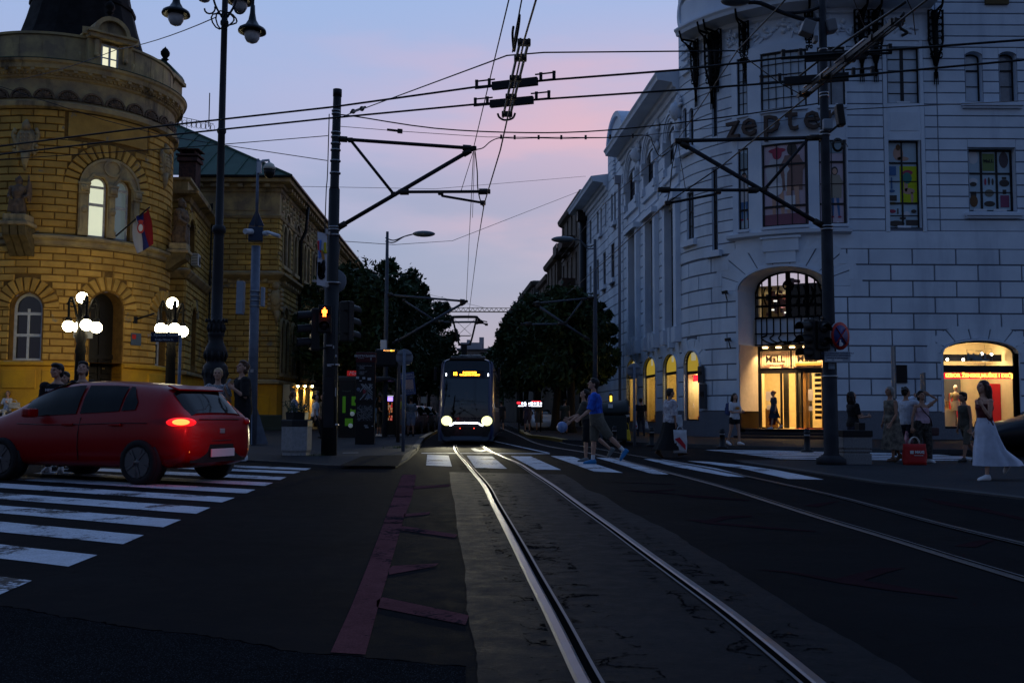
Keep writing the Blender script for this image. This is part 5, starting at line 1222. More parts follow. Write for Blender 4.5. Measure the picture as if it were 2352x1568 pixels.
led=facetext('U IZBOR ŽENSKE,MUŠKE I DEČJ.',qm,tr-.30,-.34,.215,emis('led_yellow',(1.,.5,.06),5.),'led_lettering',mall,.006,xs=1.02)
k=MB();spanel(k,MP,qm-1.45,qm+1.45,tr-.43,tr-.18,-.42,.05);k.build('led_board',emis('led_red',(1.,.01,.03),1.3),mall)
M_FROST=mat('frosted_lettering',(.22,.24,.25),.5)
facetext('MaLL',qm+.05,tr+.47,-.32,.42,M_FROST,'window_lettering',wf,.025);facetext('super',qm+.1,tr+.77,-.32,.15,M_FROST,'window_lettering',wf,shear=.3);facetext('shopping',qm+.1,tr+.2,-.32,.15,M_FROST,'window_lettering',wf,shear=.3)
k=MB()
for a,c in(((-.42,.2),(-.42,.8)),((-.42,.8),(-.12,.8)),((-.42,.2),(-.2,.2)),((.65,.2),(.65,.85)),((.3,.85),(.65,.85)),((.4,.2),(.65,.2))):k.bar(MP.f(qm+a[0],tr+a[1],-.325),MP.f(qm+c[0],tr+c[1],-.325),.012)
k.build('window_lettering_frame',M_FROST,wf)
def mannequin(x,y,lab,c1_,c2_):
 b0=inr(x,y,.82);o=thing('mannequin',lab,'mannequin',b0,'mannequins in the shop window');S_=1.0
 k_=MB();k_.tube([b0+V((0,0,-.7)),b0+V((0,0,.2))],.02,8);k_.lathe([(0,0),(.16,0),(.16,.02),(0,.03)],b0+V((0,0,-.8)),14);k_.build('stand',M_PIPE,o)
 k_=MB();k_.tube([b0+V((0,0,z))for z in(.2,.38,.55,.68,.74,.82)],[.13,.10,.135,.12,.05,.042],14);k_.sph(b0+V((0,-.01,.93)),(.085,.10,.125),14,10)
 for sx in(-1,1):k_.tube([b0+V((sx*.16,0,.68)),b0+V((sx*.22,.02,.42)),b0+V((sx*.21,-.05,.14))],[.05,.042,.03],8)
 remesh(k_,.014,'torso',mat('mannequin_skin',(.62,.52,.36),.4),o)
 k_=MB();k_.loft([[b0+V((r*(1+.06*sin(6*t))*cos(t),r*.8*sin(t),z))for t in[2*pi*i/24 for i in range(24)]]for z,r in((.40,.12),(.3,.17),(.1,.20),(-.06,.225))],cap=False);k_.build('skirt',mat('mannequin_skirt',c1_,.8),o)
 k_=MB();k_.tube([b0+V((0,0,z))for z in(.40,.55,.66,.72)],[.115,.15,.155,.1],14,False)
 for sx in(-1,1):k_.tube([b0+V((sx*.15,0,.69)),b0+V((sx*.2,.01,.52))],[.075,.065],8)
 k_.build('blouse',mat('mannequin_blouse_%d'%int(x*100),c2_,.8),o)
mannequin(.09,.28,'mannequin in a cream blouse and skirt, left of two in the lit shop window',(.55,.44,.26),(.62,.55,.42));mannequin(.30,.25,'mannequin in a patterned top and pale skirt, right of two in the lit shop window',(.6,.5,.3),(.45,.35,.15))
M_DOORJ=mat('beige_reveal',(.50,.44,.36),.8,noise=.08)
q0,q1=ent.s0,ent.s1;rec=-1.6
pL,pR=MP.f(q0,0,rec),MP.f(q1,0,rec);dE=(pR-pL).normalized();WE=(pR-pL).length;nE=V((dE.y,-dE.x,0))
def e(x,y,z):return pL+dE*x-nE*y+V((0,0,z))
fl=.5
zwb,zwt,zpn0,zsg0,zsg1,zdh=zat(725,43),None,zat(790,43),zat(842,43),zat(801,43),zat(850,43)
mE=M4(((dE.x,-nE.x,0),(dE.y,-nE.y,0),(0,0,1)))
k=MB()
k.box(e(WE/2,-.35,(zwb+zpn0)/2),(WE,.12,zwb-zpn0),m=mE);k.build('balcony_panel',M_TRIM,mall)
k=MB();zs,ri=ent.z1,ent.rise
def ztop(x):t=max(0.,1-((x-WE/2)/(WE/2))**2);return zs+ri*sqrt(t)
for x in(.0,.28,.62,.98,1.35,WE/2,WE-1.35,WE-.98,WE-.62,WE-.28,WE):
 k.bar(e(x,-.2,zwb),e(x,-.2,ztop(x)-.02),.05 if x not in(.62,WE/2,WE-.62)else.12)
for z in(zwb+.02,zwb+.55,zwb+.95):k.bar(e(0,-.22,z),e(WE,-.22,z),.07 if z!=zwb+.55 else.04,.1)
for i in range(20):
 x0_,x1_=WE*i/20,WE*(i+1)/20;k.bar(e(x0_,-.2,ztop(x0_)-.03),e(x1_,-.2,ztop(x1_)-.03),.08,.08)
for sg in(-1,1):
 for r_ in(.35,.65,.95):k.tube([e(WE/2+sg*(r_+.12*sin(t*2)),-.26,zwb+.6+t*.55)for t in[j*.16 for j in range(10)]],.03,6)
k.tube([e(WE/2+.2*cos(t),-.26,zwb+1.45+.2*sin(t))for t in[j*.45 for j in range(15)]],.04,6)
wf=k.build('window',M_IRON,mall)
k=MB();n_=20
for i in range(n_):
 a,c=WE*i/n_,WE*(i+1)/n_;k.quad(e(a,-.12,zwb),e(c,-.12,zwb),e(c,-.12,ztop(c)),e(a,-.12,ztop(a)))
k.build('pane',M_CLEAR,wf)
k=MB();k.box(e(WE*.74,-.1,zwb+.75),(WE*.5,.015,1.55),m=mE);k.build('blind',mat('black_blind',(.004,.004,.004),.7),wf)
k=MB();zg=zpn0+.12
for x in(.05,.3,WE-.3,WE-.05):k.bar(e(x,-.5,zpn0),e(x,-.5,zwb),.045)
for z in(zpn0+.03,zpn0+(zwb-zpn0)*.43,zwb-.02):k.bar(e(0,-.5,z),e(WE,-.5,z),.05)
for i in range(-3,4):
 x=WE/2+i*.30;zm2=zpn0+(zwb-zpn0)*.43
 pts=[e(x,-.5,zwb),e(x,-.5,zm2),e(x+.02*i,-.5,zm2-.1),e(x+(.10 if i>0 else-.10 if i<0 else 0)*abs(i)*.8,-.5,zm2-.22),e(WE/2+i*.22,-.5,zm2-.34-.04*abs(i)),e(WE/2+i*.08,-.5,zpn0+.16),e(WE/2+i*.03,-.5,zpn0+.03)]
 k.tube(smooth(pts,4),.032,6)
k.build('iron_grille',M_IRON,mall)
k=MB();k.box(e(WE/2,.30,(zpn0+zdh)/2),(WE,.1,zpn0-zdh),m=mE);k.box(e(WE/2,-.05,zpn0+.02),(WE,.7,.06),m=mE);k.build('sign_band',M_BLK,mall)
M_SIGN=mat('pale_peach_sign',(.62,.47,.34),.5);M_SIGNR=mat('sign_red_line',(.35,.05,.04),.5)
swd=WE/2-.12
for j in(0,1):
 x0_=.09+j*(swd+.09);cx_=x0_+swd/2;zc_=(zsg0+zsg1)/2;hS=zsg1-zsg0
 k=MB();k.box(e(cx_,.23,zc_),(swd,.03,hS),m=mE);so=k.build('shop_sign',M_SIGN,mall)
 fm=lambda dx,dz_:frame_m(e(cx_+dx,.208,zc_+dz_),dE,(0,0,1))
 text_mb('MaLL',.40,fm(0,.01),bold=.010,depth=.004).build('lettering',M_BLK,so);text_mb('super',.17,fm(.02,.22),shear=.35,depth=.003).build('lettering',M_BLK,so);text_mb('shopping',.17,fm(.05,-.25),shear=.35,depth=.003).build('lettering',M_BLK,so)
 for q_,(dx,dz_),mm in((0,(swd*.46,hS*.45),M_BLK),(1,(swd*.38,hS*.37),M_SIGNR),(2,(swd*.30,hS*.29),M_BLK)):
  k=MB()
  for sx,sz in((-1,1),(1,-1),(-1,-1),(1,1)):
   k.bar(e(cx_+sx*dx,.205,zc_+sz*dz_),e(cx_+sx*dx*.45,.205,zc_+sz*dz_),.016);k.bar(e(cx_+sx*dx,.205,zc_+sz*dz_),e(cx_+sx*dx,.205,zc_),.016)
  k.build('sign_border',mm,so)
for i in range(5):
 x=.38+i*(WE-.5)/4;k=MB();k.lathe([(0,0),(.12,0),(.13,.05),(0,.06)],e(x,-.15,zpn0-.10),12);k.build('downlight',emis('downlight_disc',(1,.62,.25),9.),mall)
 ld=bpy.data.lights.new('downlight','SPOT');ld.energy=150;ld.color=(1,.60,.25);ld.spot_size=R(120);ld.spot_blend=.6;ld.shadow_soft_size=.06;lo=bpy.data.objects.new('downlight',ld);COL.objects.link(lo);lo.location=e(x,-.18,zpn0-.16)
k=MB()
for q_,dq in((ent.s0,.03),(ent.s1,-.03)):
 for(za,zb,nm)in((zplm,zpn0,0),):k.add([MP.f(q_+dq,z_,o_)for o_,z_ in((-1.59,za),(-.01,za),(-.01,zb),(-1.59,zb))]+[MP.f(q_+.002*(1 if dq>0 else-1),z_,o_)for o_,z_ in((-1.59,za),(-.01,za),(-.01,zb),(-1.59,zb))],[(0,1,2,3),(1,5,6,2),(3,2,6,7)])
k.build('reveal_lining',M_DOORJ,mall)
k=MB()
for q_,dq in((ent.s0,.04),(ent.s1,-.04)):k.add([MP.f(q_+dq,z_,o_)for o_,z_ in((-1.59,0),(-.0,0),(-.0,zplm),(-1.59,zplm))]+[MP.f(q_+.002*(1 if dq>0 else-1),z_,o_)for o_,z_ in((-1.59,0),(-.0,0),(-.0,zplm),(-1.59,zplm))],[(0,1,2,3),(1,5,6,2),(3,2,6,7)])
k.build('reveal_plinth',M_BLK,mall)
k=MB()
for x in(.06,.98,WE/2-.25+.5,WE-.98,WE-.06):k.bar(e(x,.3,fl),e(x,.3,zdh),.09,.09)
k.bar(e(0,.3,zdh),e(WE,.3,zdh),.1,.16);k.bar(e(0,.3,fl+.03),e(.98,.3,fl+.03),.06);k.bar(e(WE-.98,.3,fl+.03),e(WE,.3,fl+.03),.06)
do=k.build('door_frame',M_BLK,mall)
k=MB()
for a,c in((.08,.96),(WE-.96,WE-.08)):k.quad(e(a,.3,fl),e(c,.3,fl),e(c,.3,zdh),e(a,.3,zdh))
k.build('pane',M_CLEAR,do)
k=MB()
for x,z,w_,h_ in((.45,1.95,.3,.42),(.45,1.45,.22,.22),(WE-.6,2.0,.2,.5),(WE-.6,1.4,.18,.2)):k.box(e(x,.28,z),(w_,.01,h_),m=mE)
k.build('door_sticker',mat('paper_sticker',(.7,.66,.6),.6),do)
k=MB();D_=7.0;zt3=6.9
k.quad(e(-1,D_,fl),e(WE+1,D_,fl),e(WE+1,D_,zt3),e(-1,D_,zt3));k.quad(e(0,.35,fl),e(-1,D_,fl),e(-1,D_,zt3),e(0,.35,zt3));k.quad(e(WE,.35,fl),e(WE+1,D_,fl),e(WE+1,D_,zt3),e(WE,.35,zt3));k.quad(e(0,-1.55,fl),e(WE,-1.55,fl),e(WE+1,D_,fl),e(-1,D_,fl));k.quad(e(0,.35,3.75),e(WE,.35,3.75),e(WE+1,D_,3.75),e(-1,D_,3.75));k.quad(e(0,0,zt3),e(WE,0,zt3),e(WE+1,D_,zt3),e(-1,D_,zt3))
k.build('shop_interior',mat('entrance_interior',(.72,.58,.34),.75,noise=.08),mall)
k=MB();k.box(e(2.0,.75,1.9),(.12,1.0,2.8),m=mE);k.box(e(2.7,1.6,1.85),(.14,1.4,2.7),m=mE);k.box(e(2.2,.7,3.35),(1.1,1.3,.12),m=mE);k.box(e(.45,.8,.95),(.55,.05,.9),m=mE);k.build('display_stand',mat('tan_display_stand',(.42,.22,.06),.5),mall)
k=MB()
for i in range(9):
 for j in range(3):k.box(e(2.35+j*.09,1.2,1.0+i*.24),(.06,.1,.14),rz=.3)
for x,y in((.9,2.0),(1.35,2.6),(1.62,4.2)):k.box(e(x,y,1.9),(.22,.2,2.8),m=mE)
for x in(3.1,3.4):k.bar(e(x,2.8,fl),e(x,2.8,1.4),.05)
k.build('dark_display',mat('dark_display_goods',(.03,.028,.025),.5),mall)
k=MB()
for i in range(10):k.bbox(e(random.uniform(2.9,3.8),random.uniform(2.5,3.3),1.25+random.random()*.5),(.4,.3,.12),.04,rz=random.random())
k.build('green_clothes',mat('green_clothes',(.05,.30,.10),.8),mall)
k=MB()
for i in range(6):k.bbox(e(random.uniform(2.9,3.6),random.uniform(2.3,2.6),1.15+random.random()*.25),(.45,.25,.12),.04,rz=random.random())
k.box(e(2.5,.9,fl+.012),(1.9,1.3,.02),m=mE);k.build('pink_clothes',mat('pink_clothes',(.50,.05,.08),.8),mall)
for pos,en in((e(WE/2,1.6,3.4),190),(e(WE/2-.8,4.2,3.4),190),(e(WE-.8,5,3.4),120)):plight('entrance_light',pos,en,(1,.74,.36))
plight('upper_floor_light',e(WE*.25,3.0,6.2),15,(1,.85,.6))
k=MB()
for i in range(26):
 x=random.uniform(.2,WE*.55);k.bbox(e(x,random.uniform(1.2,3.5),zwb+random.uniform(.0,2.0)),(random.uniform(.15,.5),.1,random.uniform(.12,.45)),.03,rz=random.random())
k.build('hanging_clothes',mat('hanging_clothes',(.20,.05,.05),.8,col2=(.02,.03,.05),nscale=1.5),mall)
k=MB()
for x,z in((.55,5.9),(.68,6.3),(1.5,6.5),(2.05,6.45),(1.15,5.75)):k.bbox(e(x,.8,z),(.16,.05,.07),.01)
k.bbox(e(1.25,3.0,5.75),(.9,.05,.4),.01);k.build('ceiling_tube',emis('white_tube',(1,.95,.8),1.3),mall)
k=MB()
for i in range(3):
 off=.95-i*.32;zt4=fl-.01-.13*(2-i);k.box(e(WE/2,-1.55-(3-i)*.33+.15+.5,zt4/2),(WE+.9-i*.2,(3-i)*.66+.2-i*.1,zt4),m=mE)
st_=k.build('steps',mat('dark_granite_steps',(.022,.022,.024),.4,noise=.3,nscale=20),mall)
for u,v,w_,h_,lab in((1616.5,860,.35,.75,'dark wall box above the intercom beside the first arched shop window'),(1621,910,.36,1.1,'grey intercom panel on the shop plinth beside the first arched window')):
 q=ms(u,v);z=MP.zu(q,v);k=MB();spanel(k,MP,q-w_/2,q+w_/2,z-h_/2,z+h_/2,.07,.12);o=thing('wall_box',lab,'wall box',MP.f(q,z,.1));k.build('casing',mat('wall_box_grey',(.05,.055,.065),.5),o);k=MB();spanel(k,MP,q-w_*.3,q+w_*.3,z,z+h_*.2,.19,.02);k.build('face',M_BLK,o)
q=ms(2072);z=zat(858,DF);k=MB();spanel(k,MP,q-.25,q+.25,z-.38,z+.38,.01,.05);tag(k.build('wall_plaque',mat('black_plaque',(.006,.006,.008),.3),None,origin=MP.f(q,z,.03)),'black square plaque on the pale shop wall left of the lit window','plaque')
for u,v,lab in((1673,674,'small black camera on the curved wall left of the entrance arch'),(1680,782,'small bracket lamp on the wall left of the iron grille')):
 q=ms(u,v);z=MP.zu(q,v);k=MB();k.tube([MP.f(q,z,0),MP.f(q,z,.2)],.03,6);k.bar(MP.f(q-.12,z+.02,.25),MP.f(q+.12,z+.05,.25),.12);k.tube([MP.f(q,z,.2),MP.f(q+.05,z-.35,.12)],.025,6);tag(k.build('wall_camera',M_PIPE,None,origin=MP.f(q,z,.1)),lab,'camera')
PV=KH;ZU=1250
M_POLE=mat('dark_painted_pole',(.018,.018,.020),.6,noise=.25,nscale=4,bump=.1,bscale=40)
M_GALV=mat('galvanised_pole',(.13,.15,.19),.55,metal=.2,noise=.2,nscale=5)
M_GREYP=mat('grey_steel_pole',(.06,.068,.085),.5,noise=.25,nscale=4)
M_CLAMP=mat('steel_clamp',(.30,.30,.31),.4,metal=.8)
M_BLACK=mat('black_plastic',(.010,.010,.011),.5)
M_INS=mat('dark_insulator',(.025,.018,.014),.4)
def block(name,lab,dA,dB,h,colr,nst,balc=False,win=.9,cornice=True,u_in=0.):
 pf=lambda d:V((11.79-.081*d+u_in,d))
 a,c=pf(dB),pf(dA);pth=Path().line(a,c).line(c,c+V((14,1.1)));L_=pth.brk[1]
 o=thing(name,lab,'building',(c.x,c.y,0));m=mat('render_'+'%d'%int(dA),colr,.9,noise=.35,nscale=.6,bump=.3);sh=(h-4.2)/nst;ops=[]
 nb=max(2,int(L_/2.6));w_=L_/nb
 for r in range(nst):
  for k in range(nb):
   x=w_*(k+.5);ops.append(Op(x-win/2,x+win/2,4.2+r*sh+.7,4.2+r*sh+sh-.5,0,.25))
 k_=MB();wall(k_,pth,0,pth.L,0,h,ops);k_.add([pth.f(0,h,0),pth.f(L_,h,0),pth.f(pth.L,h,0),pth.f(0,h,-14)],[(0,1,2,3)]);k_.add([pth.f(0,0,0),pth.f(0,h,0),pth.f(0,h,-14),pth.f(0,0,-14)],[(0,1,2,3)]);k_.build('wall',m,o)
 k_=MB()
 if cornice:sweep(k_,pth,0,pth.L,[(0,h-.4),(.3,h-.25),(.4,h),(.4,h+.15),(0,h+.3)])
 for r in range(nst):sweep(k_,pth,0,pth.L,[(0,4.1+r*sh),(.08,4.12+r*sh),(.08,4.3+r*sh),(0,4.32+r*sh)])
 k_.build('cornice',m,o)
 for i,q in enumerate(ops):window(o,pth,q,M_STAT if i%3 else M_WFR,M_GLG,fw=.08,cols=2,rows=())
 if balc:
  for(x,r)in((L_*.25,3),(L_*.55,3),(L_*.55,2),(L_*.25,1),(L_*.8,1)):
   z=4.2+r*sh;k_=MB();p=lambda s_,zz,ot:pth.f(s_,zz,ot)
   spanel(k_,pth,x-1.2,x+1.2,z,z+.15,0,1.1);spanel(k_,pth,x-1.2,x+1.2,z+.15,z+1.0,1.02,.06)
   for e_ in(x-1.2,x+1.14):spanel(k_,pth,e_,e_+.06,z+.15,z+1.0,0,1.0)
   k_.build('balcony',mat('balcony_brown',(.07,.045,.035),.8,noise=.3),o)
 return o
block('apartment_building','brown apartment building with balconies beyond the pale department store',77,90,18.4,(.13,.105,.085),4,True)
block('apartment_building','low dark brown building with heavy cornice beyond the balconied apartment block',91,99,15.6,(.11,.08,.055),3,u_in=-.3)
block('apartment_building','small brown house between taller roofs far down the street on the right',100,109,15.0,(.12,.09,.065),3)
block('apartment_building','grey brown house far down the street, its roof above the right trees',110,126,15.6,(.10,.085,.07),3,u_in=-.5)
block('apartment_building','farthest brown house on the right, just above the tree tops',128,150,15.2,(.09,.07,.055),3,u_in=-.8)
k=MB();qd2=V((11.79-.081*76.4-.15,76.4,0));k.tube([qd2+V((0,0,.2)),qd2+V((0,0,16.2))],.28,8);k.bbox(qd2+V((0,0,16.4)),(.9,.9,.8),.1)
tag(k.build('drain_pipe',M_BLACK,None,origin=qd2),'thick black drain pipe between the pale store and the brown apartment building','drain pipe')
def plain_house(x0,x1,y0,y1,h,lab,colr,front='x'):
 o=thing('house',lab,'building',((x0+x1)/2,y0,0));pth=Path().line(V((x0,y0)),V((x1,y0))).line(V((x1,y0)),V((x1,y1)));m=mat('render_%d_%d'%(int(x0),int(y0)),colr,.9,noise=.3,nscale=.6);ops=[]
 n=max(2,int((x1-x0)/2.8));w_=(x1-x0)/n;ns=int(h/3.4)
 for r in range(ns):
  for k_ in range(n):ops.append(Op(w_*(k_+.5)-.5,w_*(k_+.5)+.5,1.2+r*3.3,2.9+r*3.3,0,.2))
  for k_ in range(int((y1-y0)/3.2)):q=(x1-x0)+1.6+3.2*k_;ops.append(Op(q-.5,q+.5,1.2+r*3.3,2.9+r*3.3,0,.2))
 k_=MB();wall(k_,pth,0,pth.L,0,h,ops);k_.add([(x0,y0,h),(x1,y0,h),(x1,y1,h),(x0,y1,h)],[(0,1,2,3)]);k_.add([(x0,y0,0),(x0,y0,h),(x0,y1,h),(x0,y1,0)],[(0,1,2,3)]);k_.build('wall',m,o)
 k_=MB();sweep(k_,pth,0,pth.L,[(0,h-.3),(.35,h-.15),(.4,h+.1),(0,h+.2)]);k_.build('cornice',m,o)
 for q in ops:window(o,pth,q,M_STAT,M_GLD,fw=.08,cols=2,rows=())
plain_house(-34,-14.8,94,130,9.5,'dark low house behind the trees on the left of the street',(.06,.05,.04))
plain_house(-34,-13.5,132,190,9,'dim house farther along the left side behind the trees',(.05,.045,.04))
ZU=1090
d=235.;o=thing('apartment_block','pale flat roofed apartment block closing the street behind the tram pantograph','building',P(1085,900,d)*1);x0,x1=xat(1052,d),xat(1118,d);zt4=zat(803,d)
pth=Path().line(V((x0,d)),V((x1,d))).line(V((x1,d)),V((x1,d+14)));ops=[Op(.6+i*1.55,.6+i*1.55+.95,zt4-2.3-r*2.9,zt4-.9-r*2.9,0,.3)for i in range(4)for r in range(5)]
k=MB();wall(k,pth,0,pth.L,0,zt4,ops);k.add([(x0,d,zt4),(x1,d,zt4),(x1,d+14,zt4),(x0,d+14,zt4)],[(0,1,2,3)]);k.add([(x0,d,0),(x0,d,zt4),(x0,d+14,zt4),(x0,d+14,0)],[(0,1,2,3)]);k.build('wall',mat('far_block_beige',(.26,.22,.20),.9),o)
for q in ops:window(o,pth,q,M_WFR,M_GLG,fw=.1,cols=2,rows=())
k=MB();k.box(((x0+x1)/2,d+6,zt4+.15),(x1-x0+.8,14,.3));k.box(((x0+x1)/2-.5,d+7,zt4+1.1),(5.,9,1.6));k.box((x1-1.4,d+5,zt4+2.0),(1.1,1.5,2.6));k.box((x0+2.2,d+5,zt4+2.2),(.8,1,1));k.box((x1+1.2,d+3,zt4-2.5),(2.2,6,6));k.build('roof_storey',mat('far_block_pale',(.34,.31,.32),.9),o)
k=MB()
for r in range(4):
 for i in range(3):k.box((x0+3.2+i*1.5,d-.15,zt4-2.4-r*2.9),(1.2,.2,.8))
k.build('balcony_panel',mat('far_white',(.5,.48,.48),.8),o)
d=290.;cr=thing('tower_crane','thin yellow tower crane jib over the far end of the street','crane',P(1004,930,d));k=MB();z0,z1_=zat(716,d),zat(707,d);xa,xb=xat(1003,d),xat(1243,d);n=22
for z,y in((z0,-.7),(z0,.7),(z1_,0)):k.bar((xa,d+y,z),(xb,d+y,z),.16)
for i in range(n):
 a=xa+(xb-xa)*i/n;c=xa+(xb-xa)*(i+1)/n;k.bar((a,d-.7,z0),((a+c)/2,d,z1_),.11);k.bar(((a+c)/2,d,z1_),(c,d-.7,z0),.11)
k.build('jib',mat('crane_yellow',(.32,.22,.10),.6),cr);k=MB()
for sx in(-.7,.7):
 for sy in(-.7,.7):k.bar((xa-3+sx,d+sy,0),(xa-3+sx,d+sy,z1_+4),.16)
for i in range(16):k.bar((xa-3.7,d-.7,i*1.9),(xa-2.3,d-.7,i*1.9+1.9),.1)
k.bar((xa-3,d,z1_+4),(xa+14,d,z1_),.08);k.build('mast',mat('crane_yellow',(.3,.2,.1),.6),cr)
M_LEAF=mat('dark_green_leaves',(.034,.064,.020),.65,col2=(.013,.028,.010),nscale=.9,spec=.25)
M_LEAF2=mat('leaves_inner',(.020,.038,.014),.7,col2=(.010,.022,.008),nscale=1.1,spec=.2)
M_BARK=mat('tree_bark',(.022,.017,.013),.9,noise=.4,nscale=6,bump=.5)
def tree(u,dd,top_v,rad,lab,bot=2.6,n=5200,leaf_s=.21,seed=0,group='trees along the street',zb=PV):
 rnd=random.Random(seed);base=V((xat(u,dd),dd,zb));zt_=zat(top_v,dd,u)
 o=thing('street_tree',lab,'tree',base,group)
 k_=MB();cz=(zt_+bot)/2;hz=(zt_-bot)/2
 lean=V((rnd.uniform(-.2,.2),rnd.uniform(-.2,.2),0))
 k_.tube([base-V((0,0,.05)),base+V((0,0,.35)),base+lean+V((0,0,cz*.55)),base+lean*1.6+V((0,0,cz))],[.36,.24,.19,.12],9)
 clumps=[]
 for i in range(30):
  a=rnd.uniform(0,2*pi);t=rnd.uniform(-.85,1.);rr=rad*sqrt(max(.05,1-t*t*.9))*rnd.uniform(.40,.74)
  c=V((base.x+rr*cos(a),base.y+rr*sin(a),cz+hz*t*.86));clumps.append((c,rad*rnd.uniform(.22,.40)))
  if i<12:s_=base+lean+V((0,0,cz*rnd.uniform(.5,.95)));k_.tube([s_,s_.lerp(c,.5)+V((0,0,.25)),c],[.10,.06,.02],6)
 for i in range(22):
  a=rnd.uniform(0,2*pi);t=rnd.uniform(-.7,1.02);rr=rad*sqrt(max(.02,1-t*t*.92))*rnd.uniform(.82,1.08);clumps.append((V((base.x+rr*cos(a),base.y+rr*sin(a),cz+hz*t*.95)),rad*rnd.uniform(.08,.17)))
 clumps.append((V((base.x,base.y,zt_-rad*.3)),rad*.34));clumps.append((V((base.x,base.y,cz)),rad*.6))
 k_.build('trunk',M_BARK,o)
 L1,L2=MB(),MB()
 for i in range(int(n*1.7)):
  c,r=rnd.choice(clumps);g=V((rnd.gauss(0,1),rnd.gauss(0,1),rnd.gauss(0,.85)));g=g.normalized()*r*(rnd.random()**.45)*(1.0 if rnd.random()<.86 else rnd.uniform(1.1,1.45));p=c+g
  s_=leaf_s*rnd.uniform(.6,1.35);ax=V((rnd.gauss(0,1),rnd.gauss(0,1),rnd.gauss(0,1))).normalized();ay=ax.orthogonal().normalized();ay=M4 .Rotation(rnd.uniform(0,6.28),3,ax)@ay;az_=ax.cross(ay)
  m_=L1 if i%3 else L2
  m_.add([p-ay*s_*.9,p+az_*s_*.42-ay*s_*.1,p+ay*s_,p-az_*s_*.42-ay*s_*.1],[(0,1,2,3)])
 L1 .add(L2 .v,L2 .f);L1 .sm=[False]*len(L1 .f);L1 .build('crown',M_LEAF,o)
 return o
ZU=CX
tl=[(802,60,622,3.4,'broad dark street tree nearest the tram pole on the left'),(862,66,606,4.3,'tallest dark leafy tree rising behind the grey street lamp on the left'),(925,78,648,4.2,'rounded dark tree right of the tallest one on the left side'),(955,92,684,3.9,'dark tree whose crown edge stands left of the tram pantograph'),(972,112,712,3.6,'far dark tree left of the tram roof'),(985,140,745,3.6,'farthest tree visible left of the tram'),(830,84,650,4.0,'dark tree filling the gap behind the bus stop'),(760,74,690,3.2,'low dark tree beside the long yellow facade')]
for i,(u,dd,tv,r,lab)in enumerate(tl):tree(u,dd,tv,r,lab,seed=i,n=7000 if i<4 else 4200,bot=2.3)
trr=[(1312,53,660,2.35,'dark street tree nearest the pale store, beside the right lamp post',4600),(1366,57.5,690,1.3,'slim bushy tree touching the grey drain pipe of the store',2600),(1275,60,668,2.7,'dark rounded tree left of the right lamp post',5200),(1236,70,676,2.9,'leafy tree in the middle of the right hand row',5200),(1206,84,700,2.7,'tree at the left edge of the right hand row',5200),(1200,104,728,2.9,'far tree right of the tram roof',4200),(1188,135,762,3.2,'farthest tree right of the tram pantograph',3400),(1300,75,690,3.0,'tree deep in the shade behind the right hand row',4200)]
for i,(u,dd,tv,r,lab,n)in enumerate(trr):tree(u,dd,tv,r,lab,seed=50+i,n=n,bot=2.2)
for i,(u,dd,tv,r,lab)in enumerate(((1110,205,818,4.5,'small tree in front of the far apartment block'),(1040,190,815,5,'far tree at the left foot of the apartment block'),(1150,190,800,5,'far tree at the right foot of the apartment block'))):tree(u,dd,tv,r,lab,seed=80+i,n=1800,leaf_s=.6,bot=1)
def hedge(x0,y0,x1,y1,h,w_,lab,n):
 rnd=random.Random(int(y0));k_=MB();a,c=V((x0,y0,PV)),V((x1,y1,PV));dd=(c-a).normalized();sd=V((dd.y,-dd.x,0));k_.prism([a-sd*w_*.4,c-sd*w_*.4,c+sd*w_*.4,a+sd*w_*.4],h*.85)
 for i in range(n):
  p=a.lerp(c,rnd.random())+sd*rnd.uniform(-w_/2,w_/2)+V((0,0,h*rnd.random()**.5));s_=.16;ax=V((rnd.gauss(0,1),rnd.gauss(0,1),rnd.gauss(0,1))).normalized();ay=ax.orthogonal()*s_;az_=ax.cross(ay);k_.add([p-ay,p+az_*.5,p+ay,p-az_*.5],[(0,1,2,3)])
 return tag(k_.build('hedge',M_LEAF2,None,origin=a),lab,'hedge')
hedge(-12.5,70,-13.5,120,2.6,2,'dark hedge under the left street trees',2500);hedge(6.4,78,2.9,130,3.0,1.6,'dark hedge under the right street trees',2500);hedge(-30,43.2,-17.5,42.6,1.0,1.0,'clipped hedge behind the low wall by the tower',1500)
k=MB();a,c=V((-34,41.6,0)),V((-16.0,41.2,0));k.prism([a,c,c+V((0,.5,0)),a+V((0,.5,0))],1.0);k.prism([a+V((0,-.05,1.0)),c+V((.05,-.05,1.0)),c+V((.05,.55,1.0)),a+V((0,.55,1.0))],.08);tag(k.build('low_wall',M_STAT,None,origin=a),'low stone wall in front of the tower where a woman sits','wall')
k=MB();fa,fb_=V((xat(588,56),56,PV)),V((xat(648,56.5),56.5,PV));fz=zat(954,56,620)-PV;n=26;k.bar(fa+V((0,0,fz)),fb_+V((0,0,fz)),.08);k.bar(fa+V((0,0,.1)),fb_+V((0,0,.1)),.06)
for i in range(n+1):p=fa.lerp(fb_,i/n);k.bar(p,p+V((0,0,fz)),.028)
k.slab([fa+V((0,.05,0)),fb_+V((0,.05,0)),fb_+V((0,.05,fz)),fa+V((0,.05,fz))],(0,.03,0));tag(k.build('railing',mat('green_railing',(.05,.075,.065),.5),None,origin=fa),'green metal railing below the yellow plinth left of the cafe','railing')
M_GLOBE=emis('lit_white_globe',(1.,.86,.52),28.)
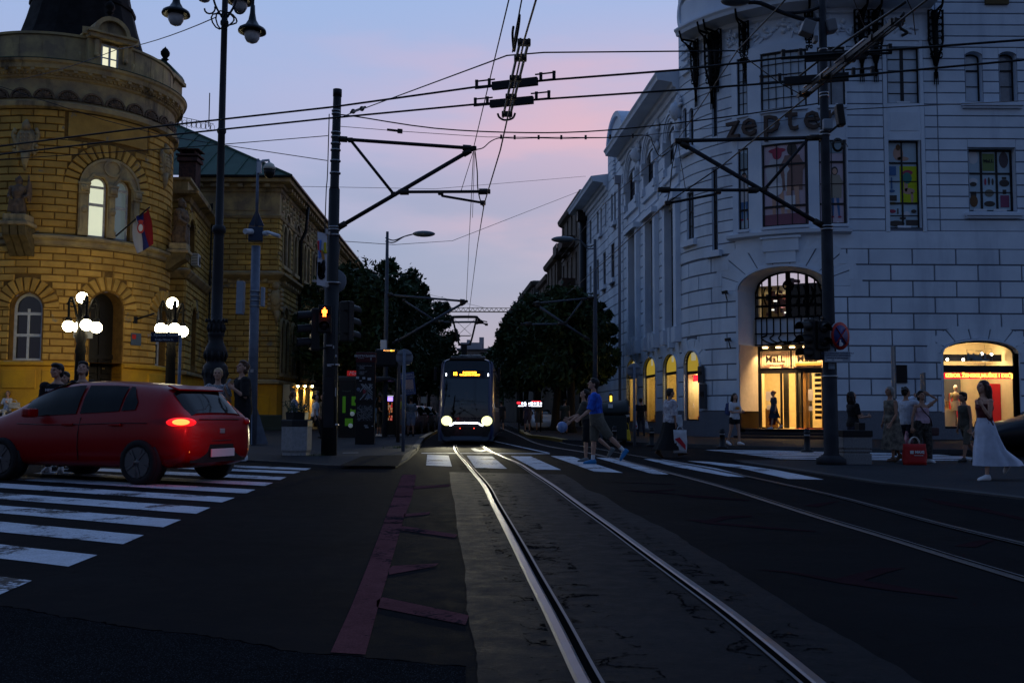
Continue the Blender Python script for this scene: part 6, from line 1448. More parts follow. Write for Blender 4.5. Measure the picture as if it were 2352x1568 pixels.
def candelabra(u,v,dd,sc_,lab,offs_):
 c=P(u,v,dd);b0=V((c.x,c.y,PV));o=thing('candelabra_lamp',lab,'street lamp',b0,'globe candelabras before the tower');mpp=dd/F;r=13*mpp
 zt_=c.z-r
 k_=MB();hh=zt_-PV;k_.lathe([(0,0),(.42,0),(.42,.25),(.3,.32),(.28,.9),(.36,1.0),(.24,1.1),(.2,1.4),(.17,hh*.62),(.2,hh*.64),(.15,hh*.70),(.24,hh*.76),(.13,hh*.82),(.18,hh*.88),(.08,hh*.94),(.13,hh)],b0,14);k_.build('post',M_IRON,o)
 k_=MB();ctrs=[]
 for du,dv,dz_ in offs_:
  g=P(u+du,v+dv,dd+dz_);ctrs.append(g);t0=V((b0 .x,b0 .y,g.z+.75));out=V((g.x-b0 .x,g.y-b0 .y,0));L_=out.length
  pts=[t0-V((0,0,.35)),t0+out*.35-V((0,0,.38)),t0+out*.55,t0+out*.8+V((0,0,.32)),t0+out*1.0+V((0,0,.15)),V((g.x,g.y,g.z+r+.05))]
  k_.tube(smooth(pts,4),.05,6);cc=t0+out*.8;k_.tube([cc+out.normalized()*(.16*(1-t*.12)*cos(t))+V((0,0,.05+.16*(1-t*.12)*sin(t)))for t in[j*.7 for j in range(9)]],.035,5)
  k_.lathe([(0,0),(.14,0),(.10,.14),(0,.16)],V((g.x,g.y,g.z+r-.02)),10)
  k_.tube([t0+out*.2+V((0,0,-.3)),t0+out*.25+V((0,0,.1)),t0+out*.1+V((0,0,.4))],.04,6)
 k_.build('scroll_arm',M_IRON,o)
 for g in[c]+ctrs:
  k_=MB();k_.sph(g,r,18,12);k_.build('globe',M_GLOBE,o)
candelabra(190,684,37.0,1,'lit five globe candelabra left of the tower door',((-32,65,-.2),(-8,68,.75),(9,62,-.8),(32,68,.25)))
candelabra(397,696,38.5,1,'lit five globe candelabra right of the tower door, beside the street name sign',((-27,59,-.2),(-9,63,.75),(5,59,-.8),(23,65,.25)))
ZU=410
k=MB();sp=V((xat(410,34),34,PV));o=thing('street_name_sign','dark blue street name sign with white Cyrillic lettering on a thin grey post','street sign',sp);k.tube([sp,sp+V((0,0,zat(768,34)-PV))],.055,8);k.build('post',M_GALV,o);c=P(379,774,33.95);k=MB();k.bbox(c,(.95,.03,.34),.01);k.build('plate',mat('sign_navy',(.008,.010,.03),.4),o)
fm=frame_m(c+V((0,-.018,.07)),(1,0,0),(0,0,1));text_mb('ул. Краља Милана',.13,fm,depth=.002).build('lettering',mat('sign_white',(.5,.5,.5),.5),o);fm=frame_m(c+V((0,-.018,-.09)),(1,0,0),(0,0,1));text_mb('Kralja Milana St.',.10,fm,depth=.002).build('lettering',mat('sign_white',(.5,.5,.5),.5),o)
ZU=490
LB=G(490,1050,PV);ld_=LB.y;mp_=ld_/F
tl_=thing('ornamental_lamp_post','tall dark ornamental lamp post with bell shaded lanterns beside the yellow building','street lamp',LB)
zz=lambda v:zat(v,ld_)-PV
k=MB();pr=[(0,0),(34,0),(34,.12),(30,.16)]
pts=[(0,PV*0),(34*mp_,0),(34*mp_,.14),(29*mp_,.18),(26*mp_,.5)]+[(w_*mp_,zz(v))for v,w_ in((905,25),(880,24),(866,27),(850,28),(840,27),(837,24),(832,20),(826,20),(822,22),(807,25.5),(797,22),(786,16.5),(774,16),(771,18),(764,18.5),(760,16),(752,18),(745,17.5),(740,18.5),(737,13),(650,12.4),(545,11.4),(536,11.8),(533,15.5),(526,16),(519,13),(517,9.2),(400,8.6),(308,8.2),(304,10.5),(298,10.5),(294,7.9),(150,7.4),(60,7.2),(57,9.5),(50,9.5),(46,7),(-60,6.6),(-150,6),(-158,10),(-164,6),(-180,1))]
k.lathe(pts,LB,18);k.build('post',M_POLE,tl_)
k=MB()
for i in range(12):
 a=2*pi*i/12
 for v0,v1,w_ in((807,830,24),(745,768,18),(850,870,27)):k.tube([LB+V((w_*mp_*cos(a)*f_,w_*mp_*sin(a)*f_,zz(v0+(v1-v0)*t)))for t,f_ in((0,1.0),(.4,1.04),(1,.9))],[.02,.035,.015],5)
 a2=LB+V((19*mp_*cos(a),19*mp_*sin(a),zz(739)));k.tube([a2,a2+V((.04*cos(a),.04*sin(a),.05)),a2+V((.05*cos(a),.05*sin(a),-.01))],.025,5)
k.build('acanthus_ornament',M_POLE,tl_)
k=MB();hub=LB+V((0,0,zz(52)))
for r_,dx in((.17,-.09),(.15,.12),(.2,.02)):k.tube([hub+V((dx+r_*cos(t),-.05+.1*sin(t*2+dx*9),.03+r_*sin(t)))for t in[j*.5 for j in range(14)]],.018,6)
for sx,top in((-1,1),(1,1)):
 k.tube(smooth([hub+V((sx*.06,0,.12)),hub+V((sx*.25,0,.5)),hub+V((sx*.3,0,1.1)),hub+V((sx*.18,0,1.5))],5),.025,6);k.tube([hub+V((sx*(.34+.12*cos(t)),0,.32-.12*sin(t)))for t in[j*.5 for j in range(8)]],.02,6)
lant=[(405,33,0.0),(580,73,-.1),(552,4,.75),(470,-20,.8)]
for u,v,dy in lant:
 c=P(u,v,ld_+dy);top=V((LB.x,LB.y,LB.z+zz(-110)));out=V((c.x-LB.x,c.y-LB.y,0));
 pts=[top,top+out*.35+V((0,0,.55)),V((c.x,c.y,top.z+.6)),V((c.x,c.y,c.z+.9)),V((c.x,c.y,c.z+.30))]
 k.tube(smooth(pts,6),.035,8)
k.build('scroll_bracket',M_POLE,tl_)
M_MILK=mat('opal_lantern_glass',(.55,.52,.50),.25,noise=.3,nscale=5)
for u,v,dy in lant:
 c=P(u,v,ld_+dy);k=MB();k.lathe([(0,.62),(.05,.6),(.06,.42),(.09,.26),(.16,.14),(.29,.06),(.31,.02),(.31,-.02),(.2,.02),(0,.03)],c,18);s_=k.build('lamp_shade',mat('lantern_shade_black',(.012,.012,.015),.35,noise=.5,nscale=9),tl_)
 k=MB();k.lathe([(0,.0),(.17,0),(.175,-.08),(.165,-.17),(.12,-.25),(.05,-.285),(0,-.29)],c+V((0,0,.02)),16);k.build('glass_globe',M_MILK,s_)
ZU=578
CB=G(578,1021,PV);dd=CB.y;o=thing('camera_pole','grey surveillance camera pole with a dome camera on a thin mast','camera pole',CB);z_=lambda v:zat(v,dd);mp_=dd/F
k=MB();k.tube([CB,CB+V((0,0,z_(565)-PV))],[11.5*mp_,10.2*mp_],16);k.tube([V((CB.x,CB.y,z_(520))),V((CB.x,CB.y,z_(365)))],[4.0*mp_,3.2*mp_],10)
for a in range(4):
 dx=V((cos(a*pi/2+.3),sin(a*pi/2+.3),0));k.slab([CB+dx*.15+V((0,0,.02)),CB+dx*.5+V((0,0,.02)),CB+dx*.15+V((0,0,1.1))],dx.cross(V((0,0,1)))*.03)
k.build('mast',M_GALV,o)
k=MB();bx=V((CB.x,CB.y,z_(539)));k.bbox(bx+V((-.02,0,0)),(33*mp_,30*mp_,33*mp_),.02,rz=.25)
for sx in(-1,1):k.slab([bx+V((sx*.24,-.02,.27)),bx+V((sx*.03,-.02,.75)),bx+V((sx*.03,-.02,.27))],(0,.04,0))
k.build('camera_box',mat('camera_box_blue',(.03,.045,.075),.5),o)
def cctv(nm,a,c,r_,m):k_=MB();k_.tube([a,a.lerp(c,.98),c],[r_,r_,r_*.9],10);return k_.build(nm,m,o)
M_CAMW=mat('camera_white',(.55,.56,.58),.4)
cctv('bullet_camera',bx+V((-.08,-.25,.05)),bx+V((-.2,-.55,.0)),.09,M_CAMW);k=MB();k.tube([bx+V((.25,-.1,.02)),bx+V((.38,-.15,.02))],.08,8);k.tube([bx+V((.38,-.15,.05)),bx+V((.80,-.3,-.10))],.055,8);k.build('bullet_camera',M_CAMW,o)
k=MB();tp=V((CB.x,CB.y,z_(378)));k.box(tp+V((.05,0,-.1)),(.12,.1,.35));k.tube([tp,tp+V((.15,0,.12)),tp+V((.33,0,.14)),tp+V((.36,0,.02))],.045,8);k.build('camera_arm',M_CAMW,o)
k=MB();c=tp+V((.36,0,-.14));k.lathe([(.19,-.02),(.19,.05),(.14,.15),(.06,.2),(0,.2)],c,14);dc=k.build('dome_camera',mat('dome_cream',(.55,.50,.40),.4),o);k=MB();k.lathe([(.17,-.02),(.17,-.12),(.12,-.26),(0,-.3)],c,14);k.build('lens_dome',M_BLACK,dc)
k=MB();k.bbox(V((CB.x-.42,CB.y-.05,z_(682))),(.22,.25,.95),.02);k.bbox(V((CB.x-.42,CB.y-.1,z_(708))),(.2,.25,.4),.02);k.bbox(V((CB.x+.25,CB.y,z_(682))),(.1,.2,.6),.02);k.build('junction_box',mat('junction_grey',(.25,.28,.32),.5),o)
k=MB()
for v in(669,680,690,703):k.lathe([(11.6*mp_,-.02),(11.9*mp_,0),(11.6*mp_,.02)],V((CB.x,CB.y,z_(v))),16)
k.box(V((CB.x+.02,CB.y-.21,z_(852))),(.1,.01,.1));k.build('clamp_band',M_CLAMP,o)
ZU=756
LP=G(756,1045,PV);dL=LP.y;mp_=dL/F;zL=lambda v:zat(v,dL)
tp_=thing('tram_pole','tall black tram pole on the left pavement carrying a bracket over the track','pole',LP)
top=V((LP.x+.03,LP.y,0))
k=MB();k.tube([LP,V((LP.x,LP.y,zL(655)))],[18.2*mp_,16.5*mp_],18);k.tube([V((LP.x,LP.y,zL(657))),V((LP.x+.01,LP.y,zL(650))),V((LP.x+.02,LP.y,zL(435)))],[16.5*mp_,13.5*mp_,12.6*mp_],18);k.tube([V((LP.x+.02,LP.y,zL(436))),V((LP.x+.02,LP.y,zL(430))),V((LP.x+.05,LP.y,zL(212)))],[12.6*mp_,10.5*mp_,9.5*mp_],18);k.tube([V((LP.x+.05,LP.y,zL(222))),V((LP.x+.05,LP.y,zL(206)))],10.5*mp_,18);k.build('post',M_POLE,tp_)
k=MB()
for v,r_ in((255,10.5),(262,10.5),(305,11),(315,11),(330,11.3),(345,11.5),(370,12),(398,12.4),(522,13.5),(528,13.5),(540,13.6),(650,17),(838,17.8),(975,18.3)):k.lathe([(r_*mp_,-.02),((r_+.6)*mp_,-.015),((r_+.6)*mp_,.015),(r_*mp_,.02)],V((LP.x+.03,LP.y,zL(v))),16)
k.build('clamp_band',M_CLAMP,tp_)
k=MB();k.tube(smooth([P(757,262,dL-.08),P(753,400,dL-.1),P(750,440,dL-.12),P(746,560,dL-.15)],4),.012,6);k.tube([P(770,700,dL-.2),P(769,980,dL-.25)],.012,6);k.build('cable',M_BLACK,tp_)
stk=MB();rs2=random.Random(3)
for u,v,w_,h_ in((757,793,.14,.04),(768,797,.06,.07),(772,817,.05,.05),(762,839,.22,.05),(748,902,.08,.05),(768,880,.05,.06),(749,925,.1,.04),(750,965,.1,.04),(771,900,.04,.2)):stk.box(P(u,v,dL-.195 if u<762 else dL-.16),(w_,.01,h_),rz=-.1 if u<762 else.75)
stk.build('sticker',mat('sticker_pale',(.35,.35,.36),.6),tp_)
k=MB();k.bbox(P(757,925,dL-.2),(.26,.03,1.15),.02);k.build('access_door',M_POLE,tp_)
def bracket(parent,pole_u,tip,dd,root_top,root_low,strut,reg,steady,m,r=.045,flip=1):
 """trolley bracket: top tube, diagonal, strut, registration tube and steady arm (all picture points at depth dd)"""
 q=lambda p:P(p[0],p[1],dd);k_=MB();k_.tube([q(root_top),q(tip)],r*.85,10);k_.tube([q(root_low),q(tip)],r,10);k_.tube([q(strut[0]),q(strut[1])],r*.7,8);k_.tube([q(reg[0]),q(reg[1])],r*.75,8)
 pts=[q(s_)for s_ in steady];k_.tube(pts,r*.6,8);k_.build('bracket_arm',m,parent)
 k_=MB()
 for p in(root_top,root_low,tip,strut[0],strut[1],reg[0],reg[1],steady[0],steady[-1]):k_=MB();k_.bbox(q(p),(.13,.13,.1),.02);k_.build('clamp',M_INS,parent)
 for a,b_ in((root_top,tip),(root_low,tip),(reg[0],reg[1])):
  for t in(.04,.95):k_=MB();x=q(a).lerp(q(b_),t);k_.tube([x-(q(b_)-q(a)).normalized()*.1,x+(q(b_)-q(a)).normalized()*.1],r*1.5,8);k_.build('insulator',M_INS,parent)
bracket(tp_,765,(1089,341),dL,(776,319),(774,525),((806,322),(905,446)),((922,441),(1121,440)),((1013,443),(1016,450),(1110,466)),M_POLE,.05)
bn=thing('banner','narrow white banner with a colourful splash logo and black scribble on the tram pole','banner',P(740,600,dL-.25));q=lambda u,v:P(u,v,dL-.22)
k=MB();rows_=[(q(729.5+1.2*sin(t*5),532+t*122),q(751.5+.8*sin(t*4+1),537+t*122))for t in[i/12 for i in range(13)]]
for(a,c),(e_,f_)in zip(rows_,rows_[1:]):k.add([a,c,f_,e_],[(0,1,2,3)],True)
k.build('cloth',mat('banner_white',(.55,.55,.57),.8),bn)
y_=dL-.24;Q=lambda u,v:P(u,v,y_)
for nm,cc,pts in(('red',(.5,.04,.05),((732,553),(734,572),(738,580))),('blue',(.1,.2,.5),((737,551),(735,575),(736,588),(733,592))),('yellow',(.6,.45,.02),((748,557),(747,568),(749,582))),('green',(.25,.42,.06),((748,582),(744,578),(740,572))),('orange',(.5,.22,.05),((740,576),(743,590),(744,596)))):
 k=MB();k.tube(smooth([Q(*p)for p in pts],4),.03,8,flat=.3);k.build('logo_splash',mat('splash_'+nm,cc,.7),bn)
k=MB();rs3=random.Random(5);k.tube(smooth([Q(739+rs3 .uniform(-7,7),620+rs3 .uniform(-20,20))for _ in range(40)],3),.022,6,flat=.3);k.build('scribble',M_BLACK,bn)
k=MB()
for v in(534,656):k.bar(P(750,v,dL-.22),P(760,v,dL-.1),.04);k.bar(P(752,v+4,dL-.24),P(752,v-8,dL-.24),.06)
k.build('banner_bracket',M_CLAMP,bn)
def round_sign_back(u,v,r_px,dd,lab,foot_v=None,pole=True,yaw=0.):
 c=P(u,v,dd);o_=thing('round_sign',lab,'road sign',(c.x,c.y,PV));ax=M4 .Rotation(pi/2,3,'X');rt=M4 .Rotation(yaw,3,'Z');r_=r_px*dd/F;k_=MB();k_.lathe([(0,0),(r_,0),(r_,.03),(r_*.97,.04),(0,.035)],c,28,axis=rt@ax);k_.build('disc',mat('sign_back_grey',(.20,.21,.23),.55,noise=.15,nscale=5),o_)
 if pole:k_=MB();k_.tube([V((c.x,c.y-.07,PV)),V((c.x,c.y-.07,c.z+r_*.9))],.045,8);k_.bar(c+V((-.2,-.05,r_*.4)),c+V((.2,-.05,r_*.4)),.04);k_.bar(c+V((-.2,-.05,-r_*.4)),c+V((.2,-.05,-r_*.4)),.04);k_.build('post',M_GALV,o_)
 else:k_=MB();k_.bar(c+V((-.5,-.04,0)),c+V((.0,-.04,0)),.05);k_.build('bracket',M_CLAMP,o_)
 return o_
round_sign_back(768,646,29,dL+.3,'grey back of a round sign fixed behind the tram pole under the banner',pole=False)
c=G(930,1036,PV);round_sign_back(930,821,19.5,c.y,'grey back of a round road sign on its own post before the tram',yaw=.1)
c=G(1457,1023,PV);round_sign_back(1457,851,17,c.y,'grey back of a round road sign on a post before the lit arched shop windows')
def signal(pos,yaw,n,lab,lit=None,hood=.22,w_=.30):
 o_=thing('traffic_light',lab,'traffic light',pos);rt=M4 .Rotation(yaw,3,'Z');g=lambda x,y,z:V(pos)+rt@V((x,y,z));h=n*w_;k_=MB();k_.bbox(V(pos),(w_,.2,h+.04),.03,m=rt);k_.build('housing',M_BLACK,o_)
 for i in range(n):
  z=h/2-w_*(i+.5);k_=MB();r_=w_*.4
  k_.loft([[g(r_*cos(t),-.1-y,z+r_*sin(t)-(.03 if y else 0))for t in[-.35+(pi+.7)*j/10 for j in range(11)]]for y in(0,hood)],cap=False,closed=False);k_.loft([[g(r_*1.03*cos(t),-.1-y,z+r_*1.03*sin(t)-(.03 if y else 0))for t in[-.35+(pi+.7)*j/10 for j in range(11)]]for y in(0,hood)],cap=False,closed=False);k_.build('visor',M_BLACK,o_)
  k_=MB();k_.lathe([(0,0),(r_*.92,0),(r_*.8,.03),(0,.05)],g(0,-.1,z),14,axis=rt@M4 .Rotation(pi/2,3,'X'));k_.build('lens',mat('dark_lens',(.015,.012,.012),.2),o_)
 return o_,g
s1,g=signal(P(724,757,dL-.35),-1.25,3,'black three lens traffic light facing left on the tram pole',hood=.3,w_=.31)
k=MB();k.bar(P(724,716,dL-.3),P(756,716,dL-.1),.04);k.bar(P(724,798,dL-.3),P(756,800,dL-.1),.04);k.build('mounting_arm',M_BLACK,s1)
pp_=P(747,733,dL-.42);s2,g=signal(pp_,.12,2,'pedestrian signal showing a glowing red standing man on the tram pole',hood=.12,w_=.30)
k=MB();rr=lambda x,z:g(x,-.165,.15+z)
k.sph(rr(0,.085),(.026,.01,.026),10,6);k.bar(rr(0,.055),rr(0,-.01),.075,.02);
for sx in(-1,1):k.bar(rr(sx*.048,.05),rr(sx*.048,-.02),.02);k.bar(rr(sx*.02,-.01),rr(sx*.022,-.105),.03,.02)
k.build('red_man',emis('red_man_lit',(1.,.16,.02),9.),s2)
s3,g=signal(P(797,738,dL+.5),2.6,3,'black traffic light seen from behind right of the tram pole',hood=.3,w_=.31);k=MB();k.bar(P(768,712,dL),P(797,712,dL+.45),.04);k.bar(P(768,765,dL),P(797,765,dL+.45),.04);k.build('mounting_arm',M_BLACK,s3)
def lamp_post(u,vf,vt,arm,lab,m,side):
 b0=G(u,vf,PV);dd_=b0 .y;o_=thing('street_lamp',lab,'street lamp',b0);mp2=dd_/F;k_=MB();k_.tube([b0,V((b0 .x,dd_,zat(745,dd_,u))),V((b0 .x,dd_,zat(vt,dd_,u)))],[6.2*mp2,5.2*mp2,3.2*mp2],12);k_.build('post',m,o_)
 k_=MB();
 for off in(0,8):pts=[P(a_,b_+(off if i==0 else off*.6 if i==1 else 0),dd_)for i,(a_,b_)in enumerate(arm)];k_.tube(smooth(pts,5),1.4*mp2,8)
 k_.build('arm',m,o_);e_=P(*arm[-1],dd_);k_=MB();k_.sph(e_+V((side*.3,0,-.02)),(.48,.22,.13),16,10);k_.build('lamp_head',mat('lamp_head_grey',(.12,.14,.15),.4),o_);return o_,dd_
l1,dl1=lamp_post(884,1003,532,((886,546),(905,552),(930,543),(958,536)),'grey street lamp with a curved arm rising before the left trees',M_GREYP,1)
bracket(l1,884,(1072,692),dl1,(890,677),(905,788),((928,690),(1003,738)),((1010,740),(1108,739)),((1095,742),(1110,742),(1118,745)),M_GREYP,.055)
k=MB();k.bbox(P(882,792,dl1-.2),(.25,.2,.4),.02);k.build('junction_box',M_CAMW,l1)
l2,dl2=lamp_post(1368,1009,550,((1366,562),(1350,566),(1332,552),(1312,549)),'grey street lamp with its arm over the road beside the right trees',M_GREYP,-1)
bracket(l2,1368,(1228,697),dl2,(1362,684),(1352,780),((1340,688),(1300,742)),((1292,744),(1210,745)),((1218,742),(1210,741),(1200,745)),M_GREYP,.05)
ZU=1910
RP=G(1910,1066,IS);dR=RP.y;mp_=dR/F;zR=lambda v:zat(v,dR)
rp=thing('tram_pole','tall grey concrete tram pole on the right island with bracket, signals and signs','pole',RP)
M_RPOLE=mat('weathered_grey_pole',(.032,.034,.040),.75,spec=.1,col2=(.018,.019,.023),nscale=2.5,bump=.2,bscale=30)
px_=lambda v:P(1911-(1066-v)*.0205,v,dR)
k=MB();k.tube([RP,px_(1045),px_(1040),px_(755)],[20*mp_,19.5*mp_,16.5*mp_,15.3*mp_],18);k.tube([px_(757),px_(750),px_(525)],[15.5*mp_,14*mp_,13*mp_],18);k.tube([px_(526),px_(518),px_(-120)],[13*mp_,11*mp_,8.2*mp_],18);k.build('post',M_RPOLE,rp)
k=MB();k.lathe([(0,0),(.32,0),(.32,.12),(.2,.2),(0,.2)],RP,16);k.build('base',M_RPOLE,rp)
k=MB()
for v,r_ in((115,9.5),(125,9.5),(215,10.2),(222,10.2),(302,11),(310,11),(520,13.4),(527,13.4),(864,17)):
 c=px_(v);k.lathe([(r_*mp_,-.02),((r_+1)*mp_,-.015),((r_+1)*mp_,.015),(r_*mp_,.02)],c,16)
k.build('clamp_band',M_CLAMP,rp)
bracket(rp,1900,(1557,324),dR,(1884,316),(1893,520),((1858,318),(1756,436)),((1737,437),(1518,436)),((1650,441),(1640,447),(1534,467)),M_RPOLE,.05)
k=MB();k.tube(smooth([P(1888,45,dR),P(1850,45,dR),P(1800,30,dR),P(1748,8,dR),P(1720,6,dR)],5),.05,8);k.tube(smooth([P(1888,14,dR),P(1860,25,dR),P(1825,30,dR),P(1795,30,dR)],5),.04,8);k.build('lamp_arm',M_RPOLE,rp);k=MB();k.sph(P(1690,3,dR),(.34,.2,.10),16,10);k.build('lamp_head',mat('lamp_head_grey',(.12,.14,.15),.4),rp)
k=MB();k.bbox(P(1855,66,dR-.1),(.28,.3,.32),.03,m=M4 .Rotation(.35,3,'Y'));k.bbox(P(1908,62,dR),(.22,.3,.28),.03,m=M4 .Rotation(-.2,3,'Y'));k.bbox(P(1873,92,dR-.1),(.09,.2,.14),.02);k.build('floodlight',mat('floodlight_grey',(.16,.16,.17),.5),rp)
k=MB();k.bbox(px_(290)+V((.02,-.14,0)),(.21,.14,.24),.03);k.build('junction_box',mat('junction_grey',(.25,.28,.32),.5),rp);k=MB();k.bbox(P(1930,266,dR),(.16,.24,.5),.04,m=M4 .Rotation(-.12,3,'Y'));k.bar(P(1905,305,dR),P(1930,285,dR),.05);k.build('loudspeaker',M_BLACK,rp)
k=MB()
for j in range(5):k.tube([P(1925+(9+j)*cos(t),333+(12+j)*sin(t),dR-.05+.02*j)for t in[i*.45 for i in range(15)]],.008,5)
k.tube(smooth([P(1870,260,dR),P(1878,285,dR),P(1890,295,dR)],4),.012,6);k.tube(smooth([P(1910,330,dR),P(1940,328,dR),P(1948,338,dR)],4),.008,5);k.build('cable_coil',M_BLACK,rp)
k=MB();k.bbox(px_(800)+V((-.0,-.13,-.02)),(.14,.06,.9),.02);k.build('paint_patch',mat('pole_bare_patch',(.20,.24,.28),.7,noise=.5,nscale=6),rp)
s4,g=signal(P(1865,780,dR-.2),-.95,3,'black three lens traffic light on the right tram pole facing the road',hood=.32,w_=.29)
k=MB();k.bar(P(1865,732,dR-.2),P(1897,732,dR),.04);k.bbox(P(1880,815,dR-.12),(.22,.2,.24),.05);k.build('mounting_arm',M_BLACK,s4)
s5,g=signal(P(1889,770,dR-.25),.2,2,'dark pedestrian signal box beside the right tram pole',hood=.14,w_=.30)
c=P(1930,771,dR-.1);ns=thing('no_stopping_sign','round blue sign with a red ring and red cross turned sideways on the right pole','road sign',c);yaw=.58;rt=M4 .Rotation(yaw,3,'Z');ax=rt@M4 .Rotation(pi/2,3,'X');r_=33*mp_
for nm,ra,z,m_ in(('back_plate',r_,0,M_CLAMP),('red_ring',r_*.95,.022,mat('sign_red',(.40,.02,.015),.45)),('blue_disc',r_*.74,.026,mat('sign_blue',(.02,.03,.14),.45))):
 k=MB();k.lathe([(0,z-.018),(ra,z-.018),(ra,z),(0,z)],c,28,axis=ax);k.build(nm,m_,ns)
k=MB()
for sg in(-1,1):k.bar(c+rt@V((-r_*.55*sg,-.030,-r_*.55)),c+rt@V((r_*.55*sg,-.030,r_*.55)),.05,.004)
k.build('red_cross',mat('sign_red',(.40,.02,.015),.45),ns);k=MB();k.sph(c+rt@V((-.04,-.034,-.19)),(.07,.003,.05),8,6);k.box(c+rt@V((-.03,-.034,-.12)),(.05,.003,.06),m=rt);k.build('sticker',M_CAMW,ns)
c=P(1924,819,dR-.22);pl_=thing('parking_notice','white rectangular parking notice with blue Cyrillic text under the round sign','sign',c);k=MB();k.bbox(c,(.57,.015,.235),.005);k.build('plate',mat('notice_white',(.30,.33,.38),.5),pl_)
for t_,z,s_ in(('ЗОНА СНИМАЊА ПАРКИРАЊА',.075,.047),('- КОМУНАЛНА МИЛИЦИЈА -',.025,.047),('Телефон за информације',-.03,.04)):text_mb(t_,s_,frame_m(c+V((0,-.012,z)),(1,0,0),(0,0,1)),bold=.001,depth=.001).build('lettering',mat('notice_blue',(.03,.05,.11),.5),pl_)
k=MB();k.box(c+V((.02,-.011,-.075)),(.18,.004,.04));k.box(c+V((-.18,-.011,-.07)),(.1,.004,.03));k.build('sticker',M_CAMW,pl_)
M_CONC=mat('pebble_concrete',(.24,.235,.235),.8,col2=(.12,.12,.125),nscale=45,bump=.4,bscale=80)
ZU=675
def hexplanter():
 c=G(675,1046,PV);o_=thing('concrete_planter','faceted concrete planter bin with a black plant box by the left tram pole','planter',c);dd_=c.y;s_=dd_/F;z=lambda v:zat(v,dd_);a0=.42
 def ringp(r,zz_):return[V((c.x+r*cos(a0+2*pi*i/6),c.y+.3+r*sin(a0+2*pi*i/6),zz_))for i in range(6)]
 k_=MB();k_.loft([ringp(32*s_,PV),ringp(32*s_,PV+.06),ringp(35*s_,PV+.12),ringp(35*s_,z(980)),ringp(34*s_,z(978))],smooth=False);k_.build('base',mat('light_concrete',(.34,.33,.33),.75,col2=(.26,.255,.25),nscale=14,bump=.3,bscale=60),o_)
 k_=MB();k_.loft([ringp(36*s_,z(979)),ringp(36*s_,z(966)),ringp(34*s_,z(963))],smooth=False);k_.build('rim',mat('dark_rim',(.018,.018,.018),.6),o_)
 k_=MB();k_.loft([ringp(25*s_,z(964)),ringp(27*s_,z(946)),ringp(24*s_,z(946)),ringp(24*s_,z(950))],smooth=False);k_.build('plant_box',M_BLACK,o_)
 k_=MB();rnd=random.Random(9)
 for i in range(34):
  p=V((c.x+rnd.uniform(-.25,.25),c.y+.3+rnd.uniform(-.2,.2),z(950)));t=p+V((rnd.uniform(-.14,.14),0,rnd.uniform(.08,.32)));k_.tube([p,p.lerp(t,.5)+V((.02,0,.03)),t],.006,4)
  for j in range(4):q_=p.lerp(t,.4+j*.2);a=rnd.uniform(0,6.3);k_.add([q_,q_+V((.05*cos(a),.02,.02)),q_+V((.07*cos(a),0,.05*sin(a)))],[(0,1,2)])
 k_.build('plant',M_LEAF,o_)
hexplanter()
ZU=1972;c=G(1972,1066,IS);o=thing('concrete_planter','ribbed square concrete planter with a dark lid on the right island beside the pole','planter',c);dd=c.y;z=lambda v:zat(v,dd);s_=dd/F;rz=.0
k=MB()
for v0,v1,hw in((1067,1041,32),(1038,1033,33),(1030,1003,33.5)):k.bbox(V((c.x,c.y+.28,(z(v0)+z(v1))/2)),(2*hw*s_,.56,z(v1)-z(v0)),.02)
k.bbox(V((c.x,c.y+.28,(z(1042)+z(1002))/2)),(58*s_,.5,z(1002)-z(1042)),.01);k.build('base',M_CONC,o)
k=MB();k.bbox(V((c.x,c.y+.28,(z(1003)+z(988))/2)),(69*s_,.6,z(988)-z(1003)),.015);k.bbox(V((c.x+.16,c.y+.3,z(982))),(.14,.3,.22),.01);k.build('lid',M_BLACK,o)
def bollard(u,vf,vt,lab):
 b0=G(u,vf,PV);dd_=b0 .y;h=zat(vt,dd_,u)-PV;o_=thing('bollard',lab,'bollard',b0,'black bollards by the store');k_=MB();k_.lathe([(0,0),(.17,0),(.17,.05),(.085,.07),(.075,h*.8),(.095,h*.81),(.095,h*.84),(.075,h*.85),(.075,h*.95),(.05,h),(0,h)],b0,12);k_.build('post',M_BLACK,o_)
 k_=MB();k_.lathe([(.079,h*.69),(.08,h*.70),(.08,h*.75),(.079,h*.76)],b0,12);k_.build('reflective_band',mat('band_grey',(.2,.2,.2),.4),o_)
bollard(1498,1024,980,'black bollard left of the woman in the long black skirt');bollard(1660,1029,984,'black bollard left of the girl with the backpack');bollard(1855,1038,984,'black bollard before the entrance steps');bollard(1412,1018,978,'black bollard beside the dark waste container')
ZU=1413;c=G(1413,1016,PV);dd=c.y;o=thing('waste_container','large dark green waste container with a rounded lid on the right pavement','container',c);s_=dd/F;z=lambda v:zat(v,dd)
k=MB();k.bbox(V((c.x+.0,c.y+.7,(z(952)+z(1012))/2)),(58*s_,1.2,z(952)-z(1012)),.08);k.build('body',mat('container_dark',(.018,.024,.022),.6),o);k=MB();k.loft([[V((c.x+x_*s_,c.y+.7+.62*cos(t),z(952)+(.62 if x_>-25 else.5)*sin(t)*.85))for t in[pi*i/10 for i in range(11)]]for x_ in(-32,-28,28,34)]);k.build('lid',mat('container_lid',(.012,.016,.015),.5),o)
k=MB();k.bbox(V((c.x-32*s_,c.y+.1,(z(935)+z(1008))/2)),(9*s_,.1,z(935)-z(1008)),.02);k.build('side_arm',M_GREYP,o);k=MB();k.box(P(1403,932,dd-.0),(.16,.02,.13));k.build('sticker',M_CAMW,o)
k=MB()
